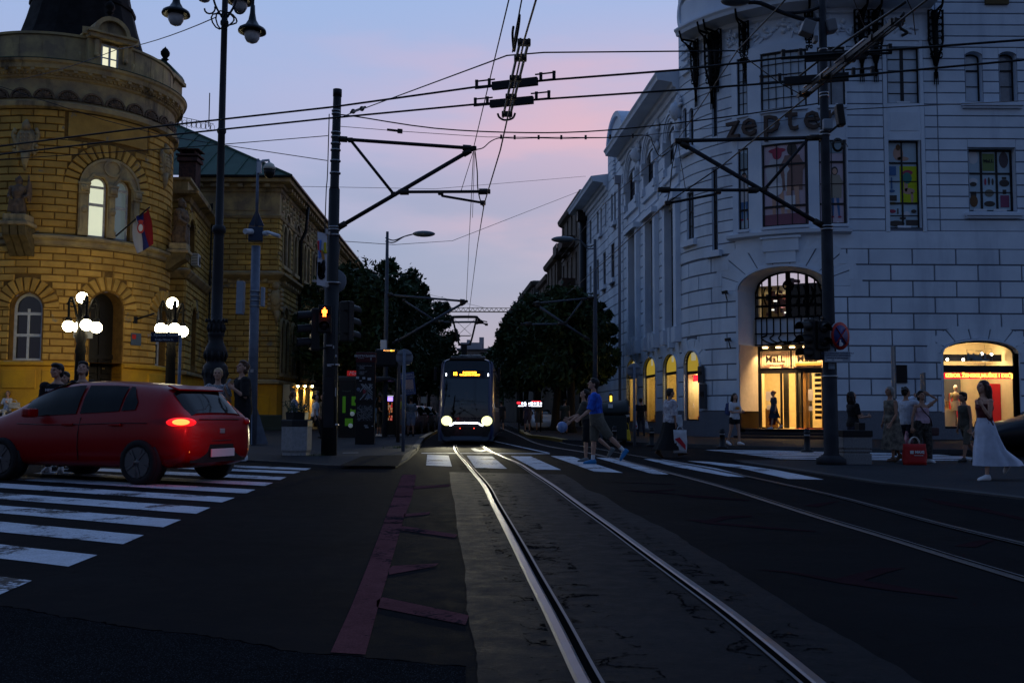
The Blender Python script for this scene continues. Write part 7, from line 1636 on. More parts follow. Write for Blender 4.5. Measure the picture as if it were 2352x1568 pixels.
for x_ in(-24,24):k.lathe([(0,-.05),(.1,-.05),(.1,.05),(0,.05)],V((c.x+x_*s_,c.y+.3,PV+.1)),10,axis=M4 .Rotation(pi/2,3,'X'))
k.build('wheel',M_BLACK,o)
ZU=838;TB=G(838,1020,PV);dd=TB.y;s_=dd/F;z=lambda v:zat(v,dd);o=thing('information_totem','black city information totem with a dark red header and street maps','totem',TB);hw=22*s_
k=MB();k.bbox(V((TB.x,TB.y+.08,(PV+z(832))/2)),(2*hw,.16,z(832)-PV),.015);k.build('panel',mat('totem_black',(.008,.008,.009),.35),o)
k=MB();k.bbox(V((TB.x,TB.y+.08,(z(832)+z(809))/2)),(2*hw+.02,.18,z(809)-z(832)),.015);k.build('header',mat('totem_red',(.055,.006,.008),.4),o)
M_TW=mat('totem_white',(.36,.36,.37),.5);fr=lambda u,v:frame_m(P(u,v,dd-.012),(1,0,0),(0,0,1))
text_mb('БЕОГРАЂАНКА',6.6*s_,fr(839.5,817.5),bold=.003).build('lettering',M_TW,o);text_mb('Beograđanka',2.6*s_,fr(830,822),align='CENTER').build('lettering',M_TW,o)
for i,(u,v,t_)in enumerate(((838,839.5,'↑ Улица Краља Милана'),(834,853,'← Цветни трг'))):text_mb(t_,2.9*s_,fr(u,v)).build('lettering',M_TW,o)
k=MB()
for v,w_ in((842.5,9),(844.5,7),(846.5,10),(855.5,8),(857.5,10),(859.5,6)):k.box(P(832,v,dd-.012),(w_*s_*1.3,.004,.008))
a=P(853,825,dd-.015);q=lambda x,y:a+V((x*s_,0,-y*s_));k.sph(q(0,-4),(1.*s_,.004,1.*s_),8,6);k.bar(q(0,-3),q(-.3,0),.03,.006);k.bar(q(0,-.2),q(1.5,3.5),.018,.006);k.bar(q(-.3,-.2),q(-1.8,3.3),.018,.006);k.bar(q(0,-2.5),q(1.8,-.8),.014,.006)
for u,v,w_ in((822,867,7),(836.5,868,6.5),(849,870,8),(829,874,5),(841,977,8),(843,981,8),(856,978,3)):k.box(P(u,v,dd-.012),(w_*s_,.004,w_*.75*s_ if v<872 else 2*s_))
k.build('pictogram',M_TW,o)
rnd=random.Random(4)
for v0,v1,n,mm in((880,919,15,1.),(929,968,26,.6)):
 k=MB();k.box(P(838.5,(v0+v1)/2,dd-.008),(38*s_,.004,(v1-v0)*s_));mp0=k.build('map_panel',mat('map_dark',(.018,.018,.020),.4),o);k=MB()
 for i in range(n):
  a1=rnd.choice((.75,-.85))+rnd.gauss(0,.12 if mm==1 else.5);cx_,cv=838.5+rnd.uniform(-17,17),(v0+v1)/2+rnd.uniform(-17,17);pts=[]
  for sg in(-1,1):
   l=rnd.uniform(8,30)
   while l>.5 and not(820.5<cx_+sg*l*cos(a1)<856.5 and v0+1<cv+sg*l*sin(a1)<v1-1):l*=.8
   pts.append(P(cx_+sg*l*cos(a1),cv+sg*l*sin(a1),dd-.013))
  k.bar(pts[0],pts[1],.022*mm,.002,up=(0,1,0))
 k.build('map_streets',mat('map_grey_%d'%int(mm*10),tuple(.30*mm for _ in range(3)),.5),mp0)
k=MB();k.sph(P(838,899,dd-.012),(.06,.004,.08),8,6);k.build('map_red_spot',mat('map_red',(.22,.03,.04),.5),o);k=MB();k.sph(P(847,911,dd-.012),(.09,.004,.07),8,6);k.sph(P(824,894,dd-.012),(.06,.004,.06),8,6);k.build('map_grey_spot',mat('map_blue',(.12,.14,.18),.5),o)
ZU=800;SB=G(800,1004,PV);dd=SB.y;s_=dd/F;o=thing('bus_shelter','dark bus shelter with a black advert panel showing a green 15','bus shelter',SB);z=lambda v:zat(v,dd)
k=MB();k.bbox(V((xat(800,dd),dd+.1,(PV+z(872))/2)),(44*s_,.2,z(872)-PV),.02);k.build('advert_case',M_BLACK,o)
k=MB();k.bbox(V((xat(830,dd),dd+1.2,z(868))),(130*s_,2.2,.15),.04)
for u in(778,900):k.tube([V((xat(u,dd),dd+1.6,PV)),V((xat(u,dd),dd+1.6,z(868)))],.05,8)
k.build('roof',mat('shelter_roof',(.025,.027,.03),.5),o)
k=MB();k.box(V((xat(797.5,dd),dd-.004,(z(878)+z(992))/2)),(28*s_,.006,z(878)-z(992)));k.build('advert_sheet',mat('advert_dark',(.010,.012,.013),.35),o);fr2=lambda u,v:frame_m(P(u,v,dd-.014),(1,0,0),(0,0,1))
text_mb('15',52*s_,fr2(804,931),bold=.02).build('lettering',emis('advert_green',(.06,.22,.015),.16),o);text_mb('Pripejd Pl',5*s_,fr2(797,898)).build('lettering',mat('advert_dim',(.08,.1,.09),.5),o)
k=MB();k.box(P(802,969,dd-.012),(18*s_,.004,17*s_));k.build('green_square',emis('advert_green',(.06,.22,.015),.16),o);k=MB();k.lathe([(0,0),(5.2*s_,0),(0,.003)],P(810,950,dd-.018),16,axis=M4 .Rotation(pi/2,3,'X'));k.lathe([(0,0),(5.2*s_,0),(0,.003)],P(806,977,dd-.018),16,axis=M4 .Rotation(pi/2,3,'X'));k.build('pale_disc',emis('advert_pale',(.25,.33,.38),.25),o)
text_mb('960',5*s_,fr2(806,977)).build('lettering',M_BLACK,o)
k=MB();k.box(P(810,857,dd+.3),(24*s_,.04,12*s_));k.build('red_sign',mat('shelter_red',(.35,.02,.02),.5,emit=(.5,.02,.02),estr=.25),o);text_mb('Mo',12*s_,frame_m(P(810,857,dd+.27),(1,0,0),(0,0,1)),shear=.3).build('lettering',M_CAMW,o)
ZU=890;DB=G(892,1015,PV);dd=DB.y;s_=dd/F;z=lambda v:zat(v,dd);o=thing('departure_display','dark rounded departure display lit with an amber stop name above the bus stop','display',V((xat(915,dd),dd,PV)))
k=MB();k.bbox(P(887,822,dd),(49*s_,.2,41*s_),.08);k.build('casing',mat('display_black',(.012,.013,.014),.4),o);k=MB();k.tube([V((xat(915.5,dd),dd,PV)),V((xat(915.5,dd),dd,z(803)))],4.2*s_,10);k.build('post',mat('display_post',(.05,.035,.03),.5),o)
text_mb('Ресавска',3.9*s_,frame_m(P(890.5,804.8,dd-.105),(1,0,0),(0,0,1))).build('lettering',emis('amber_text',(1.,.45,.12),3.),o);k=MB();k.box(P(900,805,dd-.11),(4.5*s_,.01,3*s_));k.box(P(905.5,805,dd-.11),(1.2*s_,.01,3*s_));k.build('amber_block',emis('amber_lit',(1.,.50,.05),4.),o)
FB=G(896,1001,PV);dd=FB.y;s_=dd/F;o=thing('drinks_fridge','glass door drinks fridge glowing purple at the top by the bus stop','fridge',FB);zt3_,zb3=zat(906,dd),zat(998,dd)
k=MB();k.bbox(V((xat(898,dd),dd+.4,(zt3_+zb3)/2)),(20*s_,.7,zt3_-zb3),.02);k.build('cabinet',M_BLACK,o);k=MB();k.box(P(897,916,dd+.03),(12*s_,.03,10*s_));k.build('lit_header',emis('purple_lit',(.35,.22,.9),2.2),o);k=MB();k.box(P(897,909,dd+.02),(15*s_,.03,1.5*s_));k.build('lit_strip',emis('pale_strip',(.6,.6,.7),1.),o)
rnd=random.Random(2)
for cc,n in(((.5,.12,.03),12),((.35,.2,.12),14),((.5,.03,.04),9)):
 k=MB()
 for i in range(n):k.tube([(p:=P(893+rnd.randrange(5)*2,926+rnd.randrange(7)*6+3,dd+.03)),p+V((0,0,.1))],.018,6)
 k.build('bottles',mat('bottle_%d'%int(cc[1]*100),cc,.3,emit=cc,estr=.6),o)
BN=G(938,1000,PV);dd=BN.y;s_=dd/F;o=thing('protest_banner','tilted blue protest banner with white Cyrillic and Latin lettering at the bus stop','banner',BN);c=P(938,881,dd);rt=M4 .Rotation(-.12,3,'Y');k=MB();k.box(c,(32*s_,.03,52*s_),m=rt);k.build('sheet',mat('banner_blue',(.035,.06,.17),.6),o)
fb3=lambda x,y:frame_m(c+rt@V((x*s_,-.02,y*s_)),rt@V((1,0,0)),rt@V((0,0,1)))
for t_,y,sz in(('БЛОКИРАЈ',20,6),('РАСКРСНИЦУ',14,5.2),('BLOKIRAJ',-17,5.6),('RASKRSNICU',-22.5,5)):text_mb(t_,sz*s_,fb3(0,y)).build('lettering',M_TW,o)
k=MB();k.box(c+rt@V((2*s_,-.018,-2*s_)),(20*s_,.004,23*s_),m=rt);k.build('printed_square',mat('banner_pale',(.34,.26,.26),.6),o);k=MB()
for i in range(-4,6):
 for sg in(-1,1):a1=V((2+max(-9.5,min(9.5,i*2.6-6)),0,0));k.bar(c+rt@V(((2-9.5)*s_,-.022,(-2+i*2.4-2)*s_))if False else c+rt@V(((2-9)*s_,-.022,max(-13,min(9,-2+sg*(i*3.2)-5))*s_)),c+rt@V(((2+9)*s_,-.022,max(-13,min(9,-2+sg*(i*3.2)+5))*s_)),.012,.003)
k.build('printed_grid',mat('banner_grid',(.05,.05,.10),.6),o)
k=MB();k.tube([V((c.x-.1,c.y+.04,PV)),c+V((-.05,.04,.5))],.03,6);k.build('post',M_GALV,o)
for u,v,w_,h_,lab,m_ in((974,918,.35,.4,'small pale square sign on a post beyond the bus stop',mat('pale_sign',(.25,.28,.30),.5)),):
 p=P(u,v,62);o=thing('road_sign',lab,'road sign',V((p.x,p.y,PV)));k=MB();k.box(p,(w_,.03,h_));k.build('plate',m_,o);k=MB();k.tube([V((p.x,p.y+.03,PV)),p+V((0,.03,0))],.03,6);k.build('post',M_GALV,o)
p=P(1218,927,55);o=thing('lit_signboard','small bright white and red lit signboard in the shade under the right trees','sign',V((p.x,p.y,PV)));k=MB();k.box(p,(1.5,.1,.36));k.build('casing',M_BLACK,o);k=MB()
for i in range(7):k.box(p+V((-.42+i*.17,-.06,.02)),(.10,.02,.17 if i%2 else.12))
k.box(p+V((0,-.06,-.12)),(1.3,.02,.05));k.build('white_tubes',emis('sign_white_lit',(.8,.85,1.),3.),o);k=MB();k.box(p+V((-.62,-.06,.05)),(.2,.02,.12));k.box(p+V((.35,-.06,.14)),(.5,.02,.04));k.build('red_tubes',emis('sign_red_lit',(1.,.03,.05),1.6),o);k=MB()
for sx in(-.6,.6):k.tube([V((p.x+sx,p.y,PV)),V((p.x+sx,p.y,p.z))],.04,6)
k.build('post',M_BLACK,o)
p=P(1404,917,47.5);o=thing('lit_lantern','narrow yellow lit wall light glowing beside the right trees','lamp',p);k=MB();k.box(p,(.09,.09,.35));k.build('lens',emis('yellow_lantern',(1.,.62,.05),3.),o);k=MB();k.box(p+V((0,.06,0)),(.2,.06,.5));k.tube([V((p.x,p.y+.1,PV)),p+V((0,.1,.3))],.05,6);k.build('backplate',M_BLACK,o)
for u,vt,vf,lab in((2058,797,1045,'tall thin sign post seen edge on before the shop wall'),(2125,862,1045,'short sign post with a narrow plate left of the lit shop window')):
 b0=G(u,vf,PV);dd=b0 .y;o=thing('sign_post',lab,'road sign',b0);k=MB();k.tube([b0,V((b0 .x,dd,zat(vt,dd,u)))],.035,8);k.build('post',M_GREYP,o);k=MB();rt=M4 .Rotation(1.35,3,'Z');h_=zat(vt,dd,u)-zat(vt+55 if u<2100 else vt+62,dd)
 k.bbox(V((b0 .x-.02,dd-.05,zat(vt+28,dd,u))),(.6,.03,h_),.01,m=rt);
 if u<2100:k.bbox(V((b0 .x-.02,dd-.05,zat(vt+88,dd,u))),(.6,.03,h_),.01,m=rt)
 k.build('plate',mat('edge_plate',(.12,.14,.16),.5),o)
M_WIRE=mat('dark_wire',(.010,.009,.010),.5)
M_COPW=mat('copper_wire',(.06,.04,.045),.35,metal=.8)
def wire(lab,pts,r,m=None,name='overhead_wire',sag=0.,group='overhead wires'):
 k_=MB();q=[]
 for a,c in zip(pts,pts[1:]):
  for i in range(8):t=i/8;q.append(a.lerp(c,t)-V((0,0,sag*4*t*(1-t))))
 q.append(pts[-1]);k_.tube(q,r,6);return tag(k_.build(name,m or M_WIRE,None,origin=pts[0]),lab,'wire',group)
def line3(pairs):return[P(u,v,d)for u,v,d in pairs]
W1=line3([(-60,344,18.6),(290,299,17.8),(765,246,16.6),(1095,200,15.7),(1275,183,15.3),(1560,161,14.8),(1800,133,14.3),(2352,92,13.3),(2500,80,13)])
W2=line3([(-60,362,19.4),(345,315,18.5),(765,271,17.3),(1092,240,16.5),(1265,227,16.1),(1560,207,15.6),(1790,190,15.2),(2352,138,14.1),(2500,122,13.8)])
wire('upper of the two heavy trolley wires crossing the street, through the frog',W1,.017);wire('lower of the two heavy trolley wires crossing the street, through the frog',W2,.017)
wire('thin wire from the tower front to the ornamental lamp post',[P(40,184,40),P(270,114,32),P(497,40,LB.y)],.012,sag=.1)
wire('span wire under the trolley wires on the left, ending at the tram pole',[P(-40,369,20),P(400,341,22),P(754,312,dL)],.010)
wire('span wire sloping down over the tower to the tram pole below its bracket',[P(-20,192,26),P(240,276,25.5),P(381,313,25),P(632,351,24.2),P(752,369,dL)],.010)
wire('slanting span wire rising from the tram pole to the crossing frog',[P(775,274,dL),P(803,262,dL-.4),P(1165,128,14.5),P(1250,121,14.2),P(1690,117,14)],.011)
k=MB()
for u,v,d_ in((812,256,dL-.5),(832,250,dL-1)):k.sph(P(u,v,d_),.06,8,6)
k.bar(P(806,259,dL-.4),P(840,246,dL-1.2),.04);k.build('insulator',M_INS,bpy.data.objects['overhead_wire.005'])
wire('thick feeder cable sagging from the tram pole top across the street',smooth(line3([(771,285,dL),(782,268,dL),(805,266,dL),(1000,295,dL-.2),(1210,305,dL-.4),(1400,299,dL-.6),(1660,270,dL-1.2),(1880,238,dR)]),4),.016)
wire('thin span wire with insulators just above the tram pole bracket',line3([(775,290,dL),(925,302,dL),(1120,315,dL-.2),(1410,316,dL-.8),(1490,310,dL-1.2),(1880,268,dR)]),.007)
o=wire('cable clipped under the span wire between the two brackets',smooth(line3([(1091,344,dL),(1110,340,dL),(1128,325,dL),(1150,317,dL-.2),(1190,318,dL-.3),(1235,317,dL-.4),(1290,318,dL-.6),(1345,317,dL-.8),(1400,316,dL-.9),(1485,311,dL-1.2),(1500,330,dL-1.4),(1515,358,dL-1.6),(1535,350,dL-1.8),(1556,328,dR)]),5),.013)
k=MB()
for u,v in((1152,315),(1183,316),(1238,316),(1290,316),(1346,316),(1402,315),(1454,313)):k.bar(P(u,v-5,dL-.5),P(u,v+4,dL-.5),.05)
k.build('clip',M_INS,o)
k=MB();k.bar(P(914,301,dL),P(925,302,dL),.09);k.tube([P(890,298,dL),P(925,302,dL)],.03,6);k.build('insulator',M_INS,bpy.data.objects['overhead_wire.007'])
Cw=[Pz(1235,-10,5.75),Pz(1205,92,5.75),Pz(1165,278,5.75),Pz(1150,345,5.75),Pz(1113,468,5.75),P(1098,560,36),P(1084,670,52),P(1076,735,62)]
wire('tram contact wire over the near track, running from the frog to the pantograph',Cw,.013,M_COPW)
wire('messenger wire over the near track, held by the left bracket tip',[P(1172,-10,12.5),P(1130,165,17),P(1089,338,dL),P(1078,560,40),P(1072,690,dl1)],.010)
wire('third wire running into the frog from above the near track',[P(1201,-10,12.5),P(1185,75,13.2),P(1178,120,14)],.010)
wire('dropper pair hanging from the left bracket tip',[P(1089,345,dL),P(1060,438,dL)],.008);wire('thin dropper from the left bracket tip to the contact wire',[P(1091,345,dL),P(1088,440,dL),P(1086,500,dL+2)],.006)
wire('curved feeder loop from the left bracket tip to the steady arm',smooth([P(1092,348,dL),P(1097,395,dL),P(1098,430,dL),P(1104,460,dL),P(1112,476,dL)],5),.014)
wire('thin far wire crossing the street at mid height to the pale store',[P(672,428,50),P(1000,434,55),P(1346,405,70)],.012);wire('lower thin far wire sagging from the tram pole to the brown apartments',[P(775,553,40),P(905,562,45),P(1040,553,55),P(1338,437,76)],.014)
wire('contact wire of the right track crossing the big insulator diagonally',[P(2140,-8,11),P(2050,62,12.2),P(1880,202,15),P(1660,380,dR-1),P(1532,467,dR),P(1400,592,34),P(1302,676,52)],.014)
wire('messenger wire of the right track sloping down through the bracket tip',[P(1812,-8,12),P(1695,116,15),P(1557,322,dR+.2),P(1388,468,32),P(1290,590,48)],.010)
wire('diagonal span wire by the store letters, from the right bracket to the frog',[P(1692,117,14),P(1790,190,15),P(1838,216,15.3)],.008)
wire('span wire running right from the junction on the right pole',[P(1945,252,dR),P(2120,243,21),P(2352,232,24),P(2450,226,25)],.011)
wire('steep thin wire beside the right pole top',[P(2082,-5,17),P(2098,30,17.2),P(2103,80,18)],.010);wire('thin wire from the right pole top into the relief',[P(1960,-5,18),P(1985,60,18.6),P(2000,100,18.8)],.008)
wire('dropper hanging from the right bracket tip',[P(1558,328,dR),P(1575,434,dR)],.008);wire('curved feeder loop below the right bracket tip',smooth([P(1556,330,dR),P(1545,380,dR),P(1540,430,dR),P(1533,466,dR)],5),.013)
def frog(lab,long,t1,t2,hooks,z_):
 o_=thing('wire_crossing',lab,'wire fitting',long[0],'insulated wire crossings');k_=MB();a,c=long;d_=(c-a).normalized();sd=d_.cross(V((0,0,1))).normalized()
 for of in(-.055,.055):k_.bar(a+sd*of,c+sd*of,.028,.05)
 for t in(.04,.3,.55,.8,.97):x=a.lerp(c,t);k_.bar(x-sd*.085,x+sd*.085,.07,.08)
 k_.build('insulator_bar',M_INS,o_)
 for(p,q_)in(t1,t2):
  k_=MB();L_=(q_-p);k_.bar(p.lerp(q_,.22),p.lerp(q_,.78),.085,.12);k_.bar(p,p.lerp(q_,.3),.025,.03);k_.bar(p.lerp(q_,.7),q_,.025,.03)
  for t in(.02,.18,.82,.98):k_.bar(p.lerp(q_,t)-V((0,0,.0)),p.lerp(q_,t)+V((0,0,.13)),.05)
  k_.bar(p+V((0,0,.11)),p.lerp(q_,.25)+V((0,0,.11)),.02);k_.bar(p.lerp(q_,.75)+V((0,0,.11)),q_+V((0,0,.11)),.02);k_.build('crossing_bar',M_BLACK,o_)
 for pts in hooks:k_=MB();k_.tube(smooth(pts,4),.018,6);k_.build('hook',M_BLACK,o_)
 return o_
fa,fc=Pz(1164,268,5.9),Pz(1206,92,5.95)
frog('black insulated wire crossing hanging over the near track',(fa,fc),(P(1092,203,15.7),P(1277,182,15.3)),(P(1089,243,16.5),P(1265,226,16.1)),[[P(1144,261,16.3),P(1148,270,16.3),P(1160,276,16.3),P(1178,272,16.3),P(1184,260,16.3)],[P(1180,110,14),P(1178,80,13.8),P(1180,62,13.6)],[P(1182,118,14),P(1192,60,13.4),P(1194,35,13)]],5.9)
fa2,fc2=P(1840,222,15.6),P(2068,45,12.1)
frog('black insulated wire crossing with a pale bar before the corner store',(fa2,fc2),(P(1795,135,14.4),P(2050,122,13.9)),(P(1745,192,15.3),P(2010,172,14.8)),[[P(1820,218,15.6),P(1818,190,15.6),P(1830,180,15.4),P(1925,108,14),P(2080,6,12)],[P(2070,40,12.1),P(2078,30,12.1),P(2068,62,12.1),P(2085,75,12.1),P(2072,82,12.1)]],5.9)
k=MB();d_=(fc2-fa2).normalized()
for t in(.04,.4):k.bar(fa2 .lerp(fc2,t)+V((0,-.05,.09)),fa2 .lerp(fc2,t+.3)+V((0,-.05,.09)),.06,.02)
k.build('pale_runner',M_CLAMP,bpy.data.objects['wire_crossing.001'])
ZU=400
def section_y(tab,x,z):
 """half width of the car body at (x, z)"""
 st_=[r for r in tab];i=max(0,min(len(tab)-2,next((j for j in range(len(tab)-1)if tab[j+1][0]>=x),len(tab)-2)))
 a,c=tab[i],tab[i+1];t=(x-a[0])/(c[0]-a[0]);t=max(0,min(1,t));r=[a[k_]+(c[k_]-a[k_])*t for k_ in range(8)];pts=sec_pts(r)
 for(y0,z0),(y1,z1_)in zip(pts,pts[1:]):
  if z0<=z<=z1_ and z1_>z0:return y0+(y1-y0)*(z-z0)/(z1_-z0)
 return pts[-2][0]
def sec_pts(r):
 x,zb,W,zs,zbelt,Wb,zt_,Wr=r
 return[(0,zb),(W*.78,zb),(W*.95,zb+.07),(W*.995,zb+(zs-zb)*.45),(W,zb+(zs-zb)*.75),(W*.985,zs),((W*.985+Wb)/2+.008,(zs+zbelt)/2),(Wb,zbelt),(Wb+(Wr-Wb)*.5+.012,zbelt+(zt_-zbelt)*.5),(Wr,zt_-(zt_-zbelt)*.12-.01),(Wr*.8,zt_-.012),(Wr*.4,zt_-.002),(0,zt_)]
HATCH=[(.0,.42,.55,.64,.72,.52,.76,.40),(.03,.33,.70,.68,.80,.66,.86,.55),(.08,.27,.77,.72,.90,.70,.95,.58),(.16,.24,.815,.76,.95,.735,1.02,.60),(.26,.22,.84,.79,.97,.75,1.12,.59),(.36,.21,.855,.81,.99,.765,1.225,.575),(.46,.21,.86,.82,1.01,.77,1.32,.56),(.56,.21,.865,.825,1.02,.775,1.365,.555),(.8,.2,.870,.825,1.02,.78,1.405,.56),(1.3,.2,.866,.80,.985,.79,1.45,.575),(1.9,.2,.862,.77,.95,.79,1.465,.58),(2.3,.2,.862,.76,.93,.79,1.42,.57),(2.6,.2,.86,.75,.92,.785,1.30,.58),(2.9,.2,.858,.745,.91,.77,1.13,.61),(3.12,.2,.852,.74,.90,.76,1.0,.64),(3.3,.21,.845,.73,.875,.74,.945,.62),(3.6,.22,.82,.70,.82,.70,.88,.58),(3.85,.25,.76,.64,.73,.64,.78,.52),(4.0,.3,.64,.56,.63,.54,.67,.44),(4.06,.38,.50,.50,.56,.42,.59,.34)]
HATCH=[(r[0]*(1 if r[0]<.6 else 1+.07*min(1,(r[0]-.6))),)+r[1:]for r in HATCH]
def car(lab,orig,heading,s,tab,paint,wheel_x,wr=.31,rim=True,lit=None,plate=True,name='parked_car',group=None,spoke=5):
 """orig: world point on the ground under the rear bumper centre; heading: angle of the forward axis"""
 o_=thing(name,lab,'car',orig,group);c,s_=cos(heading),sin(heading)
 g=lambda x,y,z:V((orig[0]+s*(c*x-s_*y),orig[1]+s*(s_*x+c*y),orig[2]+s*z));mr=M4 .Rotation(heading,3,'Z')
 k_=MB();rings=[]
 for r in tab:p_=sec_pts(r);rings.append([g(r[0],y,z)for y,z in p_]+[g(r[0],-y,z)for y,z in p_[-2:0:-1]])
 k_.loft(rings);b_=k_.build('body',paint,o_);md=b_.modifiers.new('s','SUBSURF');md.levels=1;md.render_levels=2
 sy=lambda x,z:section_y(tab,x,z)+.012
 zt_at=lambda x:next(a[6]+(b2[6]-a[6])*(x-a[0])/(b2[0]-a[0])for a,b2 in zip(tab,tab[1:])if a[0]<=x<=b2[0]);zb_at=lambda x:next(a[4]+(b2[4]-a[4])*(x-a[0])/(b2[0]-a[0])for a,b2 in zip(tab,tab[1:])if a[0]<=x<=b2[0])
 mg=mat('car_glass',(.003,.0035,.004),.05,spec=.14)
 for sd in(1,-1):
  for xa,xb,cut in((.88,1.12,'r'),(1.16,1.86,''),(1.93,2.95,'f')):
   k_=MB();n=10;xs=[xa+(xb-xa)*i/n for i in range(n+1)]
   def lim(x):
    lo=zb_at(x)+.015;hi=zb_at(x)+(zt_at(x)-zb_at(x))*.84
    if cut=='r':hi=lo+(hi-lo)*min(1,.35+.9*(x-xa)/(xb-xa))
    return lo,max(lo+.01,hi)
   for a,b2 in zip(xs,xs[1:]):
    for j in range(4):
     la,ha=lim(a);lb_,hb_=lim(b2);z=[la+(ha-la)*j/4,lb_+(hb_-lb_)*j/4,lb_+(hb_-lb_)*(j+1)/4,la+(ha-la)*(j+1)/4]
     k_.add([g(a,sd*sy(a,z[0]),z[0]),g(b2,sd*sy(b2,z[1]),z[1]),g(b2,sd*sy(b2,z[2]),z[2]),g(a,sd*sy(a,z[3]),z[3])],[(0,1,2,3)],True)
   k_.build('side_window',mg,o_)
  k_=MB();k_.bbox(g(2.62,sd*.96,.98),(.14*s,.2*s,.13*s),.04,m=mr);k_.build('mirror',paint,o_)
  k_=MB()
  for x in(1.82,):k_.tube([g(x,sd*(sy(x,z)-.004),z)for z in(.32,.5,.7,.92)],.006*s,4)
  k_.tube([g(x,sd*(sy(x,.83)),.83+.02*sin(x*2))for x in(.6,1.2,1.8,2.4,3.0)],.006,4);k_.build('door_seam',M_BLACK,o_)
  k_=MB()
  for x in(1.15,2.02):k_.bbox(g(x,sd*(sy(x,.82)+.012),.82),(.2*s,.03*s,.035*s),.01,m=mr)
  k_.build('handle',paint,o_)
  for wx in wheel_x:
   ax=mr@M4 .Rotation(-sd*pi/2,3,'X');y0=sd*(sy(wx,.45)-.205)
   k_=MB();k_.lathe([(0,.0),(wr*1.08,0),(wr*1.08,.19),(0,.192)],g(wx,y0,wr+.015),28,axis=ax*s);k_.build('wheel_arch',M_BLACK,o_)
   k_=MB();k_.lathe([(wr*.66,.20),(wr*.72,.235),(wr*.93,.24),(wr,.21),(wr,.05),(0,.05)],g(wx,y0,wr),28,axis=ax*s);w_=k_.build('wheel',mat('tyre_black',(.010,.010,.011),.8),o_)
   k_=MB();k_.lathe([(wr*.70,.235),(wr*.66,.235),(wr*.62,.205),(0,.20)],g(wx,y0,wr),24,axis=ax*s);k_.lathe([(0,.245),(.05,.24),(.06,.2)],g(wx,y0,wr),12,axis=ax*s)
   for i in range(spoke):
    for e_ in(-.16,.16):a=2*pi*i/spoke+.4;p0=g(wx,y0,wr)+(ax*s)@V((.05*cos(a),.05*sin(a),.235));p1=g(wx,y0,wr)+(ax*s)@V((wr*.66*cos(a+e_),wr*.66*sin(a+e_),.228));k_.bar(p0,p1,.03*s,.03*s)
   k_.build('rim',mat('alloy_rim',(.10,.10,.105),.4,metal=.7),w_)
 def screen(xa,xb,wy,nm,dx):
  k_=MB();n,m_=8,10
  for i in range(n):
   for j in range(m_):
    q_=[]
    for a,b2 in((i,j),(i+1,j),(i+1,j+1),(i,j+1)):
     x=xa+(xb-xa)*a/n;f_=-1+2*b2/m_;zt4=zt_at(x);Wr_=next(p[7]+(q2[7]-p[7])*(x-p[0])/(q2[0]-p[0])for p,q2 in zip(tab,tab[1:])if p[0]<=x<=q2[0])
     y=f_*Wr_*wy;z=zt4-(.014*(abs(f_)*wy/.8)**2 if abs(f_*wy)<.8 else.014+(abs(f_*wy)-.8)*.25)
     q_.append(g(x+dx,y,z+.012))
    k_.add(q_,[(0,1,2,3)],True)
  k_.build(nm,mg,o_)
 screen(.12,.45,.97,'rear_window',-.02);screen(2.36,3.06,.98,'windscreen',.02)
 k_=MB();k_.loft([[g(-.01+.06*(abs(y)/.6)**2,y,z)for y in(-.62,-.4,-.2,0,.2,.4,.62)]for z in(.30,.34,.52,.55)],closed=False,cap=False);k_.build('bumper',M_BLACK,o_)
 for sd in(1,-1):
  k_=MB();k_.sph(g(.14,sd*.715,.86),(.20*s,.07*s,.068*s),16,10,mr@M4 .Rotation(sd*.75,3,'Z'));l_=k_.build('tail_light',mat('tail_red_lit' if lit and sd>0 else 'tail_red',(.35,.01,.01),.2,emit=(1.,.01,.015),estr=1.2 if lit and sd>0 else 0.),o_)
  if lit and sd>0:k_=MB();k_.sph(g(.105,sd*.765,.865),(.115*s,.07*s,.042*s),12,8,mr@M4 .Rotation(sd*.75,3,'Z'));k_.build('brake_lamp',emis('brake_glow',(1.,.10,.02),7.),l_)
  k_=MB();k_.sph(g(3.86,sd*.55,.68),(.2*s,.14*s,.07*s),14,8,mr);k_.build('headlight',mat('headlight_glass',(.3,.3,.32),.1),o_)
  k_=MB();k_.bbox(g(.045,sd*.58,.46),(.03*s,.18*s,.035*s),.01,m=mr);k_.build('reflector',mat('reflector_orange' if lit else 'reflector_dull',(.4,.08,.02),.3,emit=(1,.25,.04),estr=.6 if lit else 0.),o_)
 if plate:k_=MB();k_.bbox(g(-.02,0,.43),(.02*s,.52*s,.115*s),.008,m=mr);k_.build('number_plate',mat('plate_white',(.62,.62,.60),.5),o_)
 k_=MB();k_.bbox(g(.005,0,.735),(.03*s,.11*s,.07*s),.01,m=mr);k_.build('badge',M_CLAMP,o_);k_=MB();k_.tube([g(.045,y,.90-.0)for y in(-.45,-.2,0,.2,.45)],.008*s,5);k_.tube([g(-.0+.05*(abs(y)/.6)**2,y,.60)for y in(-.6,-.3,0,.3,.6)],.008*s,5);k_.build('boot_seam',M_BLACK,o_)
 k_=MB();k_.bbox(g(.47,0,1.345),(.2*s,1.0*s,.028*s),.012,m=mr@M4 .Rotation(-.3,3,'Y'));k_.build('spoiler',paint,o_)
 k_=MB();k_.tube([g(.24,.0,1.13),g(.16,.2,1.04),g(.15,.4,1.02)],.012,5);k_.build('wiper',M_BLACK,o_)
 return o_
def paint(nm,c):return mat(nm,c,.3,spec=.2,coat=.08,metal=.0)
A_RED=paint('car_red',(.21,.0015,.003))
wb_px=G(332,1112);hd=pi-R(21);s_c=1.10
fx=V((cos(hd),sin(hd),0));lx=V((-sin(hd),cos(hd),0));orig=wb_px-fx*(.72*s_c)-lx*(.74*s_c)+V((0,0,0))
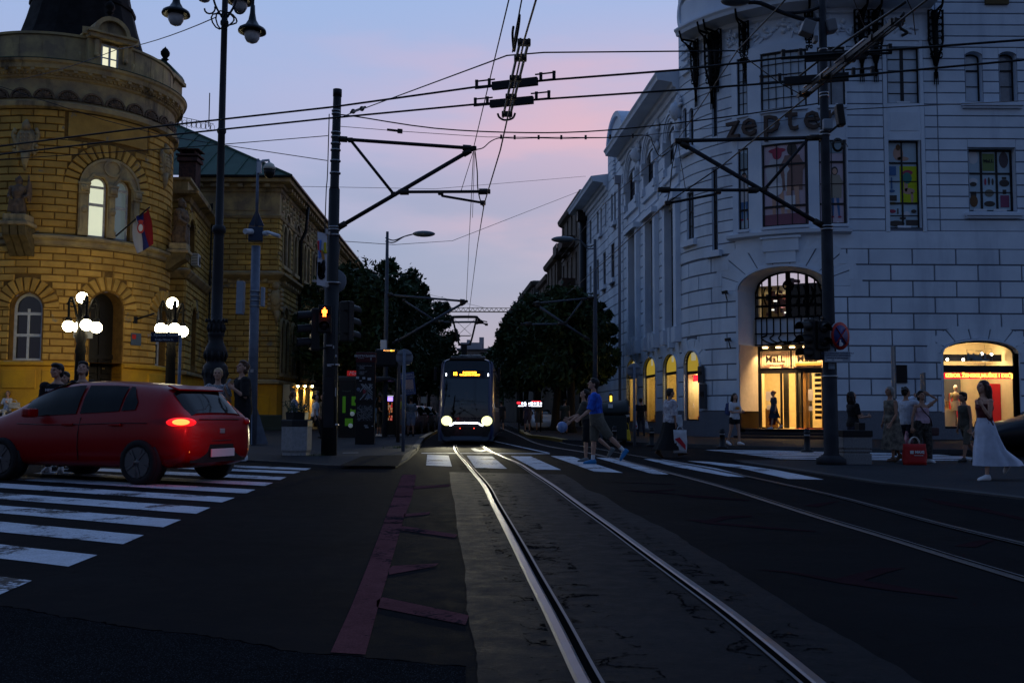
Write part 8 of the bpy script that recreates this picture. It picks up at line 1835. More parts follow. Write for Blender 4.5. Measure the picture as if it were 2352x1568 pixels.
redcar=car('red hatchback with its brake light glowing, crossing the zebra stripes on the left',(orig.x,orig.y,0.),hd,s_c,HATCH,A_RED,(.72,3.24),lit=True,name='car')
ld=bpy.data.lights.new('brake_light','SPOT');ld.energy=10;ld.color=(1,.03,.03);ld.spot_size=R(120);lo=bpy.data.objects.new('brake_light',ld);COL.objects.link(lo)
bp_=orig-fx*.5+lx*.9*s_c+V((0,0,.95));lo.location=bp_;lo.rotation_euler=(fx*.55-lx*.5+V((0,0,-.25))).to_track_quat('-Z','Y').to_euler()
SEDAN=[(x*1.1,zb,W*1.03,zs,zb2,Wb,zt_*.96 if zt_>1.1 else zt_,Wr)for x,zb,W,zs,zb2,Wb,zt_,Wr in HATCH]
car('black car parked at the right edge before the lit shop window',(G(2560,1046).x+1.2,G(2560,1046).y-.6,0),pi-R(4),1.08,SEDAN,paint('car_black',(.006,.006,.008)),(.78,3.5))
car('white car parked in the shade under the right trees',(G(1192,992).x+1.15,G(1192,992).y+3.9,0),-pi/2+.12,.95,HATCH,paint('car_white',(.45,.46,.48)),(.72,3.24),plate=False,group='cars parked far down the street')
for i,(u,v,lab,cc,hd_)in enumerate(((955,1003,'reddish parked car right of the bus stop people',(.14,.07,.06),-pi/2-.05),(972,1000,'dark parked car behind the reddish one at the bus stop',(.02,.022,.025),-pi/2-.05),(984,994,'farthest grey parked car left of the tram',(.12,.13,.14),-pi/2))):
 q=G(u,v);car(lab,(q.x-.5,q.y+4,PV),hd_,.95,HATCH,paint('car_far_%d'%i,cc),(.72,3.24),plate=False,group='cars parked far down the street')
ZU=1071;dT=35.2;mt=dT/F;T0=V((xat(1071,dT),dT,0));zT=lambda v:zat(v,dT)
tr_=thing('tram','modern blue tram with bright headlights and an amber line 12 display coming down the track','tram',T0)
M_TB=mat('tram_blue',(.022,.034,.10),.35,coat=.6);M_TK=mat('tram_black_mask',(.008,.008,.010),.2,coat=.5);M_TG=mat('tram_grey_blue',(.07,.095,.13),.4)
def shear(z):return.55*max(0.,(z-1.15)/1.9)**1.3
hwT=67*mt
def rg(dy,w_,k_):
 zs=[(.12,.80),(.20,.95),(.45,1.0),(.95,.985),(1.4,.955),(2.4,.94),(2.86,.925),(2.98,.88),(3.05,.70)]
 pts=[(w_*hwT*f_,z)for z,f_ in zs]
 return[V((T0 .x+x,dT+dy+k_*shear(z),z))for x,z in pts]+[V((T0 .x-x,dT+dy+k_*shear(z),z))for x,z in pts[::-1]]
k=MB();k.loft([rg(.0,.84,1),rg(.06,.92,1),rg(.2,.975,1),rg(.5,1.,.9),rg(1.0,1.,.3),rg(15,1.,0)],cap=False);bo=k.build('body',M_TB,tr_)
k=MB();k.box((T0 .x,dT+3.2,1.6),(2*hwT*.9,.05,2.8));k.box((T0 .x,dT+1.8,.62),(2*hwT*.9,2.9,.1));k.build('cab_wall',mat('cab_dark',(.03,.032,.036),.8),tr_)
def tp2(u,v,off=0.):z=zT(v);return V((T0 .x+(u-1071)*mt,dT+shear(z)-.012-off+.05*(abs(u-1071)/55.)**2.2,z))
def tgrid(name,m,x0,x1,v0,v1,parent=tr_,off=0.,n=8,nz=5,fn=None):
 k_=MB()
 for i in range(n):
  for j in range(nz):
   q_=[]
   for a,c_ in((i,j),(i+1,j),(i+1,j+1),(i,j+1)):
    v=v0+(v1-v0)*c_/nz;l,r=(x0,x1)if not fn else fn(v);q_.append(tp2(l+(r-l)*a/n,v,off))
   k_.add(q_,[(0,1,2,3)],True)
 return k_.build(name,m,parent)
tgrid('front_mask',M_TK,1014.5,1127.5,827,869)
tgrid('front_post',M_TB,1014,1020,869,958);tgrid('front_post',M_TB,1122,1128,869,958)
M_TGL=glass('tram_windscreen_glass',(.75,.85,.95),.22,.03,.06);tgrid('windscreen',M_TGL,1020,1122,869,958,n=14)
tgrid('front_apron',M_TK,0,0,958,1002,fn=lambda v:(1015-(v-958)*.08+max(0,v-982)*.5,1127+(v-958)*.08-max(0,v-982)*.5))
tgrid('bumper_panel',M_TG,0,0,958,1012,off=-.02,fn=lambda v:(1008,1134));tgrid('bumper_lip',M_TG,1036,1107,1001,1010,off=.05,nz=2)
tgrid('display_glass',mat('display_glass',(.010,.011,.013),.15),1033,1112,849,866,off=.012)
fr4=lambda u,v:frame_m(tp2(u,v,.03),(1,0,0),(0,.25,1));M_AMB=emis('amber_led',(1.,.34,.02),9.)
text_mb('12',10.5*mt,fr4(1044,857.5),bold=.006).build('lettering',M_AMB,tr_);text_mb('БАНОВО БРДО',4.3*mt,fr4(1078,854.2),bold=.004).build('lettering',M_AMB,tr_);text_mb('ОМЛАДИНСКИ СТАДИОН',4.2*mt,fr4(1078,860),bold=.004,xscale=.86).build('lettering',M_AMB,tr_)
for u in(1023.5,1121):k=MB();k.bar(tp2(u,856.5,.03),tp2(u,862,.03),.035);k.build('marker_light',emis('marker_white',(.8,.85,1.),6.),tr_)
for u in(1027,1119):
 k=MB();c=tp2(u,966,.03);k.sph(c,(.19,.08,.17),16,10);k.build('headlight',emis('tram_headlight',(1.,.97,.42),1.9),tr_)
 ld=bpy.data.lights.new('tram_headlamp','SPOT');ld.energy=600;ld.color=(1,.92,.62);ld.spot_size=R(42);ld.spot_blend=.9;ld.shadow_soft_size=.1;lo=bpy.data.objects.new('tram_headlamp',ld);COL.objects.link(lo);lo.location=c+V((0,-.25,0));lo.rotation_euler=(R(90-5.0),0,R(180+(3 if u<1071 else-3)))
k=MB();k.tube(smooth([tp2(u,v,.03)for u,v in((1034,977),(1040,974.5),(1044,971.5),(1055,971),(1071,970.7),(1087,971),(1099,971.5),(1104,974.5),(1110,977))],4),.02,6);k.build('light_bar',emis('tram_light_bar',(.85,.88,1.),14.),tr_)
k=MB()
for u in(1058,1090):k.sph(tp2(u,983,.03),.018,6,5)
k.build('red_marker',emis('tram_red_dot',(1,.05,.02),4.),tr_)
k=MB();a,c=tp2(1093,957,.03),tp2(1056,935,.03);k.bar(a,c,.03,.02);k.bar(tp2(1040,957,.03),tp2(1070,940,.03),.03,.02);k.build('wiper',M_BLACK,tr_)
for sd in(-1,1):k=MB();k.bbox((T0 .x+sd*(hwT+.12),dT+.7,zT(858)),(.1,.14,.5),.03);k.bar((T0 .x+sd*hwT*.9,dT+.7,zT(851)),(T0 .x+sd*(hwT+.12),dT+.7,zT(851)),.04);k.build('mirror',M_BLACK,tr_)
for sd in(-1,1):
 for j in range(5):k=MB();x=T0 .x+sd*hwT*.963;k.bbox((x,dT+2.4+j*2.6,1.95),(.03,2.2,1.2),.01);k.build('side_window',M_GLD,tr_)
k=MB()
for j in range(4):
 for sd in(-1,1):k=MB();k.lathe([(0,-.06),(.28,-.06),(.28,.06),(0,.06)],(T0 .x+sd*.5,dT+1.8+j*3.8,.29),16,axis=M4 .Rotation(pi/2,3,'Y'));k.build('wheel',M_BLACK,tr_)
k=MB();k.bbox((T0 .x,dT+6,3.12),(1.3,9,.18),.05);k.bbox((T0 .x,dT+4.3,3.25),(.9,2.2,.22),.05);k.build('roof_equipment',M_TK,tr_)
dP=dT+4.3;q=lambda u,v:P(u,v,dP);k=MB();k.bar(q(1067,828),q(1067,790),.22,.22)
for sg in(-1,1):
 k.tube(smooth([q(1068+sg*8,792),q(1068+sg*15,783),q(1068+sg*28,728)],4),.042,6);k.bar(q(1068+sg*27,730),q(1068-sg*16,770),.014);
k.bar(q(1053,792),q(1083,791),.06);k.bar(q(1054,771),q(1082,771),.035)
for y_ in(0,.3):k.tube([V((p.x,p.y+y_,p.z))for p in smooth([q(1033,737),q(1040,729),q(1045,727),q(1092,727),q(1098,730),q(1106,738)],3)],.045,6)
k.tube([q(1095,735),q(1120,739)],.025,6);k.build('pantograph',M_BLACK,tr_)
SKIN=mat('skin',(.40,.225,.155),.55,noise=.12,nscale=14);SKIND=mat('skin_tanned',(.30,.16,.105),.55,noise=.12,nscale=14)
def cloth(nm,c,noise=.18,nscale=7,col2=None):return mat('cloth_'+nm,c,.85,noise=noise,nscale=nscale,col2=col2,bump=.25,bscale=25)
def hairm(nm,c):return mat('hair_'+nm,c,.5,noise=.3,nscale=30)
def ell(c,ax,ay,ra,rb,n=14):return[c+ax*(ra*cos(2*pi*i/n))+ay*(rb*sin(2*pi*i/n))for i in range(n)]
def person(lab,pos,H,yaw,fem=False,lean=0.,twist=0.,legs=((4,4,2),(-2,4,2)),arms=None,head=(0,0),top=None,bottom=None,shoes=None,socks=None,hair=('short',(.02,.014,.01)),skin=None,vox=.011,belly=0.,foot_pitch=(0,0),sit=None,group=None,hands=True):
 """arms: ((upper_left, fore_left), (upper_right, fore_right)) direction vectors, x right, y forward, z up; legs: (thigh angle, knee bend, splay) left then right"""
 skin=skin or SKIN;o=thing('person',lab,'person',pos,group);J={}
 A=lambda*t:V(t).normalized()
 arms=arms or((A(-.14,-.05,-1),A(-.06,.16,-1)),(A(.14,-.05,-1),A(.06,.16,-1)))
 le=R(lean);up=V((0,sin(le),cos(le)));fw=V((0,cos(le),-sin(le)));tw=M4 .Rotation(R(twist),3,'Z');X=V((1,0,0));XS=tw@X
 hipw=.052 if not fem else.054;shw=.108 if not fem else.094
 J['hip']=V((0,0,0));J['waist']=up*.105;J['chest']=up*.2;J['sh']=up*.28;J['neck']=up*.318;J['hb']=up*.352+V((0,.004,0))
 feet=[]
 for i,sd in enumerate((-1,1)):
  a,kb,sp=legs[i];a,kb,sp=R(a),R(kb),R(sp);hj=V((sd*hipw,0,-.012));td=V((sd*sin(sp),sin(a),-cos(a))).normalized();sdn=V((sd*sin(sp)*.3,sin(a-kb),-cos(a-kb))).normalized()
  kn=hj+td*.248;an=kn+sdn*.237;J['hj',i],J['kn',i],J['an',i]=hj,kn,an;fp=R(foot_pitch[i]);J['fd',i]=V((sd*.12,cos(fp),-sin(fp))).normalized();J['fu',i]=V((0,sin(fp),cos(fp)))
  sh=J['sh']+XS*(sd*shw)-up*.012;u_,f_=V(arms[i][0]).normalized(),V(arms[i][1]).normalized();el=sh+u_*.172;wr=el+f_*.145;J['s',i],J['e',i],J['w',i]=sh,el,wr;J['af',i]=f_;J['au',i]=u_
  for p in(an-J['fd',i]*.035-J['fu',i]*.038,an+J['fd',i]*.11-J['fu',i]*.038):feet.append(p.z)
 base=V((0,0,-min(feet)))if sit is None else V((0,0,sit/H))
 rot=M4 .Rotation(yaw,3,'Z');pos=V(pos);W=lambda p:pos+rot@((V(p)+base)*H);D=lambda v:rot@V(v);o['_h']=0
 ax,ay=D(X),D(fw);axs=D(XS)
 def torso(k,infl,z0=-.06,z1=.318,bell=0.):
  if fem:tab=[(-.07,.070,.058),(-.03,.094,.068),(.02,.096,.070),(.07,.080,.060),(.11,.070,.054),(.16,.078,.060),(.205,.086,.074),(.245,.088,.062),(.275,.084,.050),(.296,.055,.040),(.318,.030,.030)]
  else:tab=[(-.07,.075,.058),(-.03,.090,.066),(.02,.088,.066),(.07,.084,.062),(.11,.084,.060),(.16,.092,.064),(.205,.100,.068),(.245,.102,.064),(.275,.094,.053),(.296,.062,.044),(.318,.034,.034)]
  rings=[]
  for z,ra,rb in tab:
   if z<z0-.012 or z>z1+.012:continue
   t=max(0,min(1,z/.28));a_=ax.lerp(axs,t);b=bell*math.exp(-((z-.06)/.07)**2)
   rings.append(ell(W(up*z+fw*(b*.5)),a_,ay,(ra+infl+b*.4)*H,(rb+infl+b)*H))
  k.loft(rings)
 def arm(k,i,infl,frac=1.):
  s_,e_,w_=J['s',i],J['e',i],J['w',i];pts=[s_-J['au',i]*.012,s_+J['au',i]*.03,s_.lerp(e_,.5),e_,e_.lerp(w_,.35),w_];rs=[.024,.030,.026,.0215,.0215,.0145];tt=[-.05,.08,.27,.55,.71,1.]
  if fem:rs=[r*.88 for r in rs]
  n_=sum(1 for t in tt if t<=frac+1e-6);pp,rr=pts[:n_],rs[:n_]
  if n_<6 and frac>tt[n_-1]:f_=(frac-tt[n_-1])/(tt[n_]-tt[n_-1]);pp.append(pts[n_-1].lerp(pts[n_],f_));rr.append(rs[n_-1]+(rs[n_]-rs[n_-1])*f_)
  k.tube([W(p)for p in pp],[(r+infl)*H for r in rr],10);k.sph(W(s_),(rs[1]+.003+infl)*H,10,8)
 def leg(k,i,infl,frac=1.,f0=0.):
  h_,n_,a_=J['hj',i],J['kn',i],J['an',i];pts=[h_+V((0,0,.02)),h_.lerp(n_,.2),h_.lerp(n_,.6),n_,n_.lerp(a_,.3),n_.lerp(a_,.7),a_];rs=[.046,.048,.040,.0285,.031,.022,.0175];tt=[0,.12,.3,.5,.65,.85,1.]
  if fem:rs=[r*(1.06 if j<3 else.95)for j,r in enumerate(rs)]
  c_=sum(1 for t in tt if t<=frac+1e-6);pp,rr=pts[:c_],rs[:c_]
  if c_<7 and frac>tt[c_-1]:f_=(frac-tt[c_-1])/(tt[c_]-tt[c_-1]);pp.append(pts[c_-1].lerp(pts[c_],f_));rr.append(rs[c_-1]+(rs[c_]-rs[c_-1])*f_)
  st=sum(1 for t in tt if t<f0);pp,rr=pp[st:],rr[st:]
  k.tube([W(p)for p in pp],[(r+infl)*H for r in rr],12)
 def foot(k,i,infl):
  a_,f_,u_=J['an',i],J['fd',i],J['fu',i];sx=D(f_.cross(u_).normalized());uu=D(u_);rings=[]
  for t,w_,h_ in((-.042,.012,.018),(-.03,.021,.03),(.0,.023,.034),(.04,.024,.024),(.08,.026,.018),(.105,.02,.013),(.118,.008,.007)):rings.append(ell(W(a_+f_*t-u_*(.038-h_*.95)),sx,uu,(w_+infl)*H,(h_+infl)*H,10))
  k.loft(rings)
 ht,hn=R(head[0]),R(head[1]);hr=rot@M4 .Rotation(ht,3,'Z')@M4 .Rotation(-hn,3,'X');hc=W(J['hb'])+hr@V((0,.012,.062))*H
 hp=lambda x,y,z:hc+hr@(V((x,y,z))*H)
 k=MB();torso(k,0,bell=belly)
 for i in(0,1):arm(k,i,0);leg(k,i,0);foot(k,i,-.002)
 k.tube([W(J['neck']-up*.02),W(J['neck']+up*.02),hp(0,-.012,-.035)],[.034*H,.030*H,.031*H],10)
 k.sph(hp(0,-.006,.014),(.0455*H,.057*H,.056*H),16,12,hr);k.sph(hp(0,.012,-.022),(.036*H,.041*H,.042*H),14,10,hr);k.sph(hp(0,.032,-.048),(.020*H,.018*H,.014*H),10,8,hr)
 k.tube([hp(0,.050,.012),hp(0,.062,-.010),hp(0,.060,-.016)],[.005*H,.0095*H,.008*H],8);k.sph(hp(0,.044,.020),(.030*H,.010*H,.007*H),10,6,hr);k.sph(hp(0,.047,-.030),(.014*H,.007*H,.007*H),8,6,hr)
 for sx in(-1,1):k.sph(hp(sx*.047,-.006,-.004),(.006*H,.011*H,.017*H),8,6,hr);k.sph(hp(sx*.022,.036,-.012),(.014*H,.012*H,.014*H),8,6,hr)
 for i,sd in enumerate((-1,1)):
  w_=W(J['w',i]);f_=D(J['af',i]).normalized();sidew=f_.cross(D(J['au',i])).normalized()if f_.cross(D(J['au',i])).length>.05 else D(X);pn=sidew.cross(f_).normalized()
  k.loft([ell(w_+f_*(t*H),pn,sidew,a_*H,b_*H,10)for t,a_,b_ in((-.006,.0155,.0125),(.015,.023,.012),(.035,.026,.012),(.048,.025,.010))])
  for j,(off,L_)in enumerate(((-.018,.040),(-.006,.046),(.006,.043),(.017,.034))):
   b0=w_+f_*(.044*H)+pn*(off*H);b1=b0+(f_*.6+sidew*.25).normalized()*(L_*.5*H);b2=b1+(f_*.7+sidew*.8).normalized()*(L_*.5*H);k.tube([b0-f_*.01,b0,b1,b2],[.0062*H,.006*H,.0055*H,.0045*H],7)
  b0=w_+f_*(.012*H)-pn*(.02*H);k.tube([b0,b0+(f_*.7-pn*.8).normalized()*(.026*H),b0+(f_*.95-pn*.35+sidew*.2).normalized()*(.05*H)],[.0085*H,.007*H,.005*H],7)
 remesh(k,vox*.8,'body',skin,o,1)
 k=MB()
 for sx in(-1,1):k.sph(hp(sx*.0185,.0445,.008),(.0085*H,.005*H,.005*H),8,6,hr);k.bar(hp(sx*.010,.050,.021),hp(sx*.03,.042,.021),.004*H)
 k.bar(hp(-.012,.0535,-.030),hp(.012,.0535,-.030),.003*H);k.build('facial_features',mat('dark_features',(.03,.015,.012),.4),o)
 hs,hcol=hair;hm=hairm('%02x%02x%02x'%tuple(int(c*255)for c in hcol),hcol)
 if hs!='none':
  k=MB();k.sph(hp(0,-.014,.024),(.0505*H,.060*H,.054*H),16,12,hr);k.sph(hp(0,-.034,-.004),(.044*H,.036*H,.046*H),14,10,hr)
  if hs=='short':k.sph(hp(0,.014,.058),(.038*H,.032*H,.018*H),12,8,hr)
  if hs=='mop':k.sph(hp(0,.014,.056),(.047*H,.038*H,.026*H),12,8,hr);k.sph(hp(0,-.03,-.02),(.050*H,.036*H,.045*H),12,8,hr)
  if hs=='curly':
   rr_=random.Random(1)
   for _ in range(16):a=rr_.uniform(0,6.28);t=rr_.uniform(-.3,1.4);k.sph(hp(.046*cos(a)*cos(t),-.012+.05*sin(a)*cos(t)-.012,.022+.05*sin(t)),.017*H,8,6)
  if hs=='long':
   for x in(-.034,0,.034):k.tube([hp(x,-.035,.02),hp(x*1.15,-.052,-.05),hp(x*1.25,-.056,-.12),hp(x*1.0,-.058,-.19),hp(x*.6,-.056,-.235)],[.030*H,.031*H,.029*H,.022*H,.007*H],10)
   for sx in(-1,1):k.tube([hp(sx*.038,.0,.03),hp(sx*.048,-.012,-.03),hp(sx*.052,-.02,-.10)],[.018*H,.018*H,.008*H],8)
  if hs=='pony':k.sph(hp(0,-.07,.02),.018*H,8,6);k.tube([hp(0,-.07,.025),hp(0,-.10,.0),hp(0,-.105,-.05),hp(0,-.095,-.09)],[.012*H,.02*H,.016*H,.005*H],8)
  if hs=='bun':k.sph(hp(0,-.075,.02),.024*H,10,8)
  if hs=='bob':
   for sx in(-1,1):k.tube([hp(sx*.036,-.01,.04),hp(sx*.052,-.015,-.01),hp(sx*.05,-.02,-.055)],[.02*H,.021*H,.014*H],8)
   k.sph(hp(0,-.04,-.025),(.048*H,.03*H,.04*H),12,8,hr)
  if hs=='cap':k.sph(hp(0,-.004,.036),(.054*H,.062*H,.04*H),14,10,hr);k.loft([[hp(.045*cos(t)*s_,.04+.05*sin(t)*s_,.038-.008*s_)for t in[pi*i/8 for i in range(9)]]+[hp(0,.03,.045)]for s_ in(.2,1.)])
  remesh(k,vox*.8,'hair',hm,o,1,.012)
 if top:
  k=MB();inf=top.get('loose',.010);torso(k,inf,top.get('z0',-.045),top.get('z1',.30),belly)
  if top.get('sleeve',0)>0:
   for i in(0,1):arm(k,i,inf,top['sleeve'])
  elif top.get('z1',.30)>.29:
   pass
  remesh(k,vox,top.get('name','shirt'),top['m'],o,2,.022)
 if bottom:
  kind=bottom['kind'];k=MB()
  if kind in('trousers','shorts'):
   inf=bottom.get('loose',.008);torso(k,inf,-.07,bottom.get('rise',.075),belly*.6)
   for i in(0,1):leg(k,i,inf,bottom.get('len',.96))
   remesh(k,vox,kind,bottom['m'],o,2,.018)
  else:
   ln,fl,n_=bottom.get('len',.7),bottom.get('flare',.14),40;w0=bottom.get('waist',.08);rings=[]
   cm=(J['an',0]+J['an',1])/2;drift=V(bottom.get('drift',(0,0,0)))
   for j in range(13):
    t=j/12;z=w0-t*(w0+ln*.47);ys=[]
    for i in(0,1):
     ch=[J['hj',i],J['kn',i],J['an',i]];yy=ch[0].y
     for p,q in zip(ch,ch[1:]):
      if q.z<z<=p.z:yy=p.y+(q.y-p.y)*(p.z-z)/max(1e-4,p.z-q.z)
     if z<=ch[2].z:yy=ch[2].y
     ys.append(yy)
    cen=up*z if z>0 else V((cm.x*t,(ys[0]+ys[1])/2,z));cen=cen+drift*(t**1.6)
    ra=(.078 if fem else.086)+.03*min(1,t*5)+(fl-.10)*max(0,t-.1);rb=max(ra*.78,abs(ys[0]-ys[1])/2+.072)+(fl-.10)*.4*t;rings.append([W(cen+X*(ra+.012*sin(7*a+1)*t+.006*sin(13*a)*t)*cos(a)+V((0,1,0))*(rb+.014*sin(9*a)*t)*sin(a))for a in[2*pi*i/n_ for i in range(n_)]])
   k.loft(rings,cap=False);rin=[[p.lerp(sum(r,V((0,0,0)))/len(r),.02)for p in r]for r in rings[::-1]];k.loft(rin,cap=False);k.build('skirt',bottom['m'],o)
 if socks:
  k=MB()
  for i in(0,1):leg(k,i,.004,1.,socks[1]);
  remesh(k,vox,'socks',socks[0],o,1)
 if shoes:
  k=MB()
  for i in(0,1):foot(k,i,.004)
  remesh(k,vox*.8,'shoes',shoes,o,1)
 if '_h' in o:del o['_h']
 o_j={'W':W,'J':J,'D':D,'hp':hp,'H':H,'o':o,'up':up,'fw':fw}
 return o_j
def hand(p,i):return p['W'](p['J']['w',i]+p['J']['af',i]*.065)
N_=lambda*t:V(t).normalized()
BLKC=cloth('black',(.010,.010,.011));WHC=cloth('white',(.52,.52,.54));NAVY=cloth('navy',(.014,.018,.035));DENIM=cloth('denim',(.05,.07,.12));GREYC=cloth('grey',(.16,.17,.19));OLIVE=cloth('olive',(.06,.055,.045));KHAKI=cloth('khaki',(.10,.09,.07));YEL=cloth('yellow',(.42,.36,.06));PINK=cloth('pink',(.42,.28,.33));CREAM=cloth('cream',(.5,.47,.42))
WSH=mat('white_shoe',(.55,.55,.56),.6);BSH=mat('black_shoe',(.012,.012,.012),.5)
DOWN=(N_(-.14,-.04,-1),N_(-.06,.2,-1));DOWNR=(N_(.14,-.04,-1),N_(.06,.2,-1))
def bag(lab,c,w_,h_,dpt,m,yaw=0.,name='shopping_bag',handle=.22,mh=None,taper=.92,cat='bag'):
 o_=thing(name,lab,cat,c);rt=M4 .Rotation(yaw,3,'Z');k_=MB();rings=[]
 for t in range(7):
  f_=t/6;z=h_*f_;sx=(w_/2)*(1-(1-taper)*f_);sy=(dpt/2)*(1-.55*f_);rings.append([V(c)+rt@V((sx*(abs(cos(a))**.5)*(1 if cos(a)>0 else-1)+.012*sin(5*a+t),sy*(abs(sin(a))**.6)*(1 if sin(a)>0 else-1)+.01*sin(3*a+2*t),z))for a in[2*pi*i/24 for i in range(24)]])
 k_.loft(rings);k_.build('body',m,o_);k_=MB()
 for sy in(-1,1):k_.tube([V(c)+rt@V((w_*.22*cos(t),sy*dpt*.12,h_-.01+handle*sin(t)))for t in[pi*i/8 for i in range(9)]],.011,6)
 k_.build('handle',mh or m,o_);return o_,rt
g=lambda u,v,z=PV:G(u,v,z);G2=lambda u,v:G(u,v,IS)
p=person('seated woman in white T-shirt and pale trousers with a cream bag by the tower',P(17,942,41.3)+V((0,0,-.62)),1.66,pi-.15,fem=True,legs=((85,85,8),(82,84,8)),arms=((N_(-.2,.3,-.9),N_(.15,.75,.55)),(N_(.25,.35,-.85),N_(-.3,.9,.3))),head=(5,-15),top=dict(m=WHC,sleeve=.4),bottom=dict(kind='trousers',m=CREAM),shoes=WSH,hair=('short',(.16,.10,.06)),vox=.013,sit=.62)
bag('cream handbag on the lap of the seated woman at the far left',P(33,938,40.95),.5,.25,.2,cloth('cream_bag',(.45,.40,.32)),name='handbag',handle=.12)
p1=person('young man in a black polo shirt lettered New York behind the red car',g(125,1085,0),1.93,pi+.2,arms=((N_(-.2,-.1,-1),N_(-.15,.2,-1)),DOWNR),head=(-38,0),top=dict(m=BLKC,sleeve=.45,loose=.016),bottom=dict(kind='trousers',m=NAVY),shoes=WSH,hair=('mop',(.012,.009,.008)),vox=.0095)
W,J,D=p1['W'],p1['J'],p1['D']
fm=lambda x,z:frame_m(W(p1['fw']*.088+p1['up']*z+V((x,0,0))),D((-1,0,0)),(0,0,1))
text_mb('NEW YORK',.062,fm(0,.235),depth=.012,bold=.002).build('lettering',mat('shirt_print',(.42,.42,.44),.7),p1['o']);text_mb('MANHATTAN',.022,fm(0,.212),depth=.012).build('lettering',mat('shirt_print',(.42,.42,.44),.7),p1['o'])
k=MB();k.sph(W(p1['fw']*.086+p1['up']*.262+V((-.045,0,0))),(.03,.012,.02),8,6);k.build('shirt_emblem',mat('shirt_print',(.42,.42,.44),.7),p1['o'])
person('person in a turquoise top half hidden behind the New York shirt',g(142,1076,0),1.84,pi+.4,head=(-20,0),top=dict(m=cloth('turquoise',(.02,.20,.20)),sleeve=.5),bottom=dict(kind='trousers',m=NAVY),shoes=BSH,hair=('short',(.012,.01,.01)),vox=.012)
person('young man in a black T-shirt looking down left of the tower door',g(188,1080,0),2.0,pi-.3,lean=6,arms=((N_(-.3,-.15,-.9),N_(-.1,.55,-.6)),(N_(.25,.05,-.95),N_(-.35,.75,-.35))),head=(25,-28),top=dict(m=BLKC,sleeve=.42,loose=.016),bottom=dict(kind='trousers',m=NAVY),shoes=BSH,hair=('mop',(.012,.009,.008)),vox=.0095)
pb_=person('blonde woman in a white dotted blouse eating beside the ornamental lamp post',g(497,1056),1.86,pi+.1,fem=True,arms=((N_(-.25,.1,-.9),N_(.25,.45,.85)),(N_(.25,.2,-.9),N_(-.2,.8,.5))),head=(0,-6),top=dict(m=cloth('dotted',(.50,.50,.52),col2=(.05,.05,.05),nscale=45),sleeve=.35,loose=.016),bottom=dict(kind='trousers',m=DENIM),shoes=WSH,hair=('bun',(.36,.24,.12)),vox=.0095)
k=MB();c=hand(pb_,1);k.lathe([(.012,-.05),(.03,.04),(.028,.05),(.0,.085)],c+V((0,-.02,.05)),10);tag(k.build('ice_cream_cone',CREAM,None,origin=c),'ice cream cone in the hand of the blonde woman','food')
pk_=person('tall person in a loose black outfit with hand on hip beside the camera pole',g(557,1057),2.0,pi/2+.55,lean=4,arms=((N_(-.35,.1,-.9),N_(.1,.72,.55)),(N_(.55,-.42,-.7),N_(-.62,.5,-.55))),head=(12,-20),top=dict(m=BLKC,sleeve=.55,loose=.024,z0=-.06),bottom=dict(kind='trousers',m=BLKC,len=.72,loose=.018),shoes=WSH,hair=('mop',(.07,.035,.02)),vox=.0095,socks=(WSH,.86))
k=MB();c=hand(pk_,0);k.bbox(c+V((0,0,.05)),(.05,.03,.15),.01,m=M4 .Rotation(.5,3,'Y'));tag(k.build('phone',mat('phone_grey',(.25,.26,.28),.3),None,origin=c),'grey phone held up by the person in black','phone')
pc_=person('woman with a ponytail looking at a phone by the lit cafe wall',g(675,1012),1.72,-pi/2+.25,fem=True,arms=((N_(-.1,.25,-.95),N_(.15,.9,.3)),(N_(.1,.3,-.95),N_(-.15,.9,.3))),head=(0,-25),top=dict(m=cloth('blue_shirt',(.22,.23,.30)),sleeve=.4),bottom=dict(kind='trousers',m=NAVY),shoes=BSH,hair=('pony',(.10,.055,.03)),vox=.013)
k=MB();c=hand(pc_,0);k.bbox(c+V((.04,0,.05)),(.13,.07,.02),.008,m=M4 .Rotation(-.6,3,'Y'));tag(k.build('phone',mat('phone_black',(.02,.02,.02),.3),None,origin=c),'dark phone held by the woman at the cafe wall','phone')
person('woman in a white T-shirt and black trousers striding right past the tram pole',g(722,1008),1.66,-pi/2+.3,fem=True,lean=6,legs=((-24,14,2),(22,6,2)),foot_pitch=(45,-8),arms=((N_(-.15,.2,-1),N_(0,.5,-.85)),(N_(.15,-.2,-1),N_(0,.1,-1))),head=(0,-25),top=dict(m=WHC,sleeve=.42,loose=.013),bottom=dict(kind='trousers',m=BLKC),shoes=BSH,hair=('bun',(.015,.012,.01)),vox=.013)
person('person in dark clothes just left of the tram pole, mostly hidden behind it',g(742,1005),1.68,pi-.6,fem=True,top=dict(m=OLIVE,sleeve=.3),bottom=dict(kind='trousers',m=BLKC),shoes=BSH,hair=('short',(.02,.015,.012)),vox=.014)
pbb=person('woman in a black top carrying a big blue bag at the bus stop',g(872,1002),1.72,-pi/2-.1,fem=True,arms=((N_(-.15,.15,-1),N_(0,.8,-.45)),(N_(.15,.2,-1),N_(-.05,.85,-.4))),top=dict(m=BLKC,sleeve=.3),bottom=dict(kind='trousers',m=OLIVE,len=.6),shoes=WSH,hair=('bun',(.015,.012,.01)),skin=SKIND,vox=.013)
bag('large blue shoulder bag hanging at the woman at the bus stop',g(869,1000)+V((0,-.25,.55)),.5,.65,.3,cloth('blue_bag',(.06,.12,.22)),name='shoulder_bag',handle=.5)
person('young person in a yellow green top facing the drinks fridge',g(892,1000),1.62,.3,legs=((8,6,3),(-10,10,3)),top=dict(m=cloth('olive_yellow',(.20,.19,.05)),sleeve=.4),bottom=dict(kind='trousers',m=BLKC),shoes=WSH,hair=('short',(.012,.01,.01)),vox=.013)
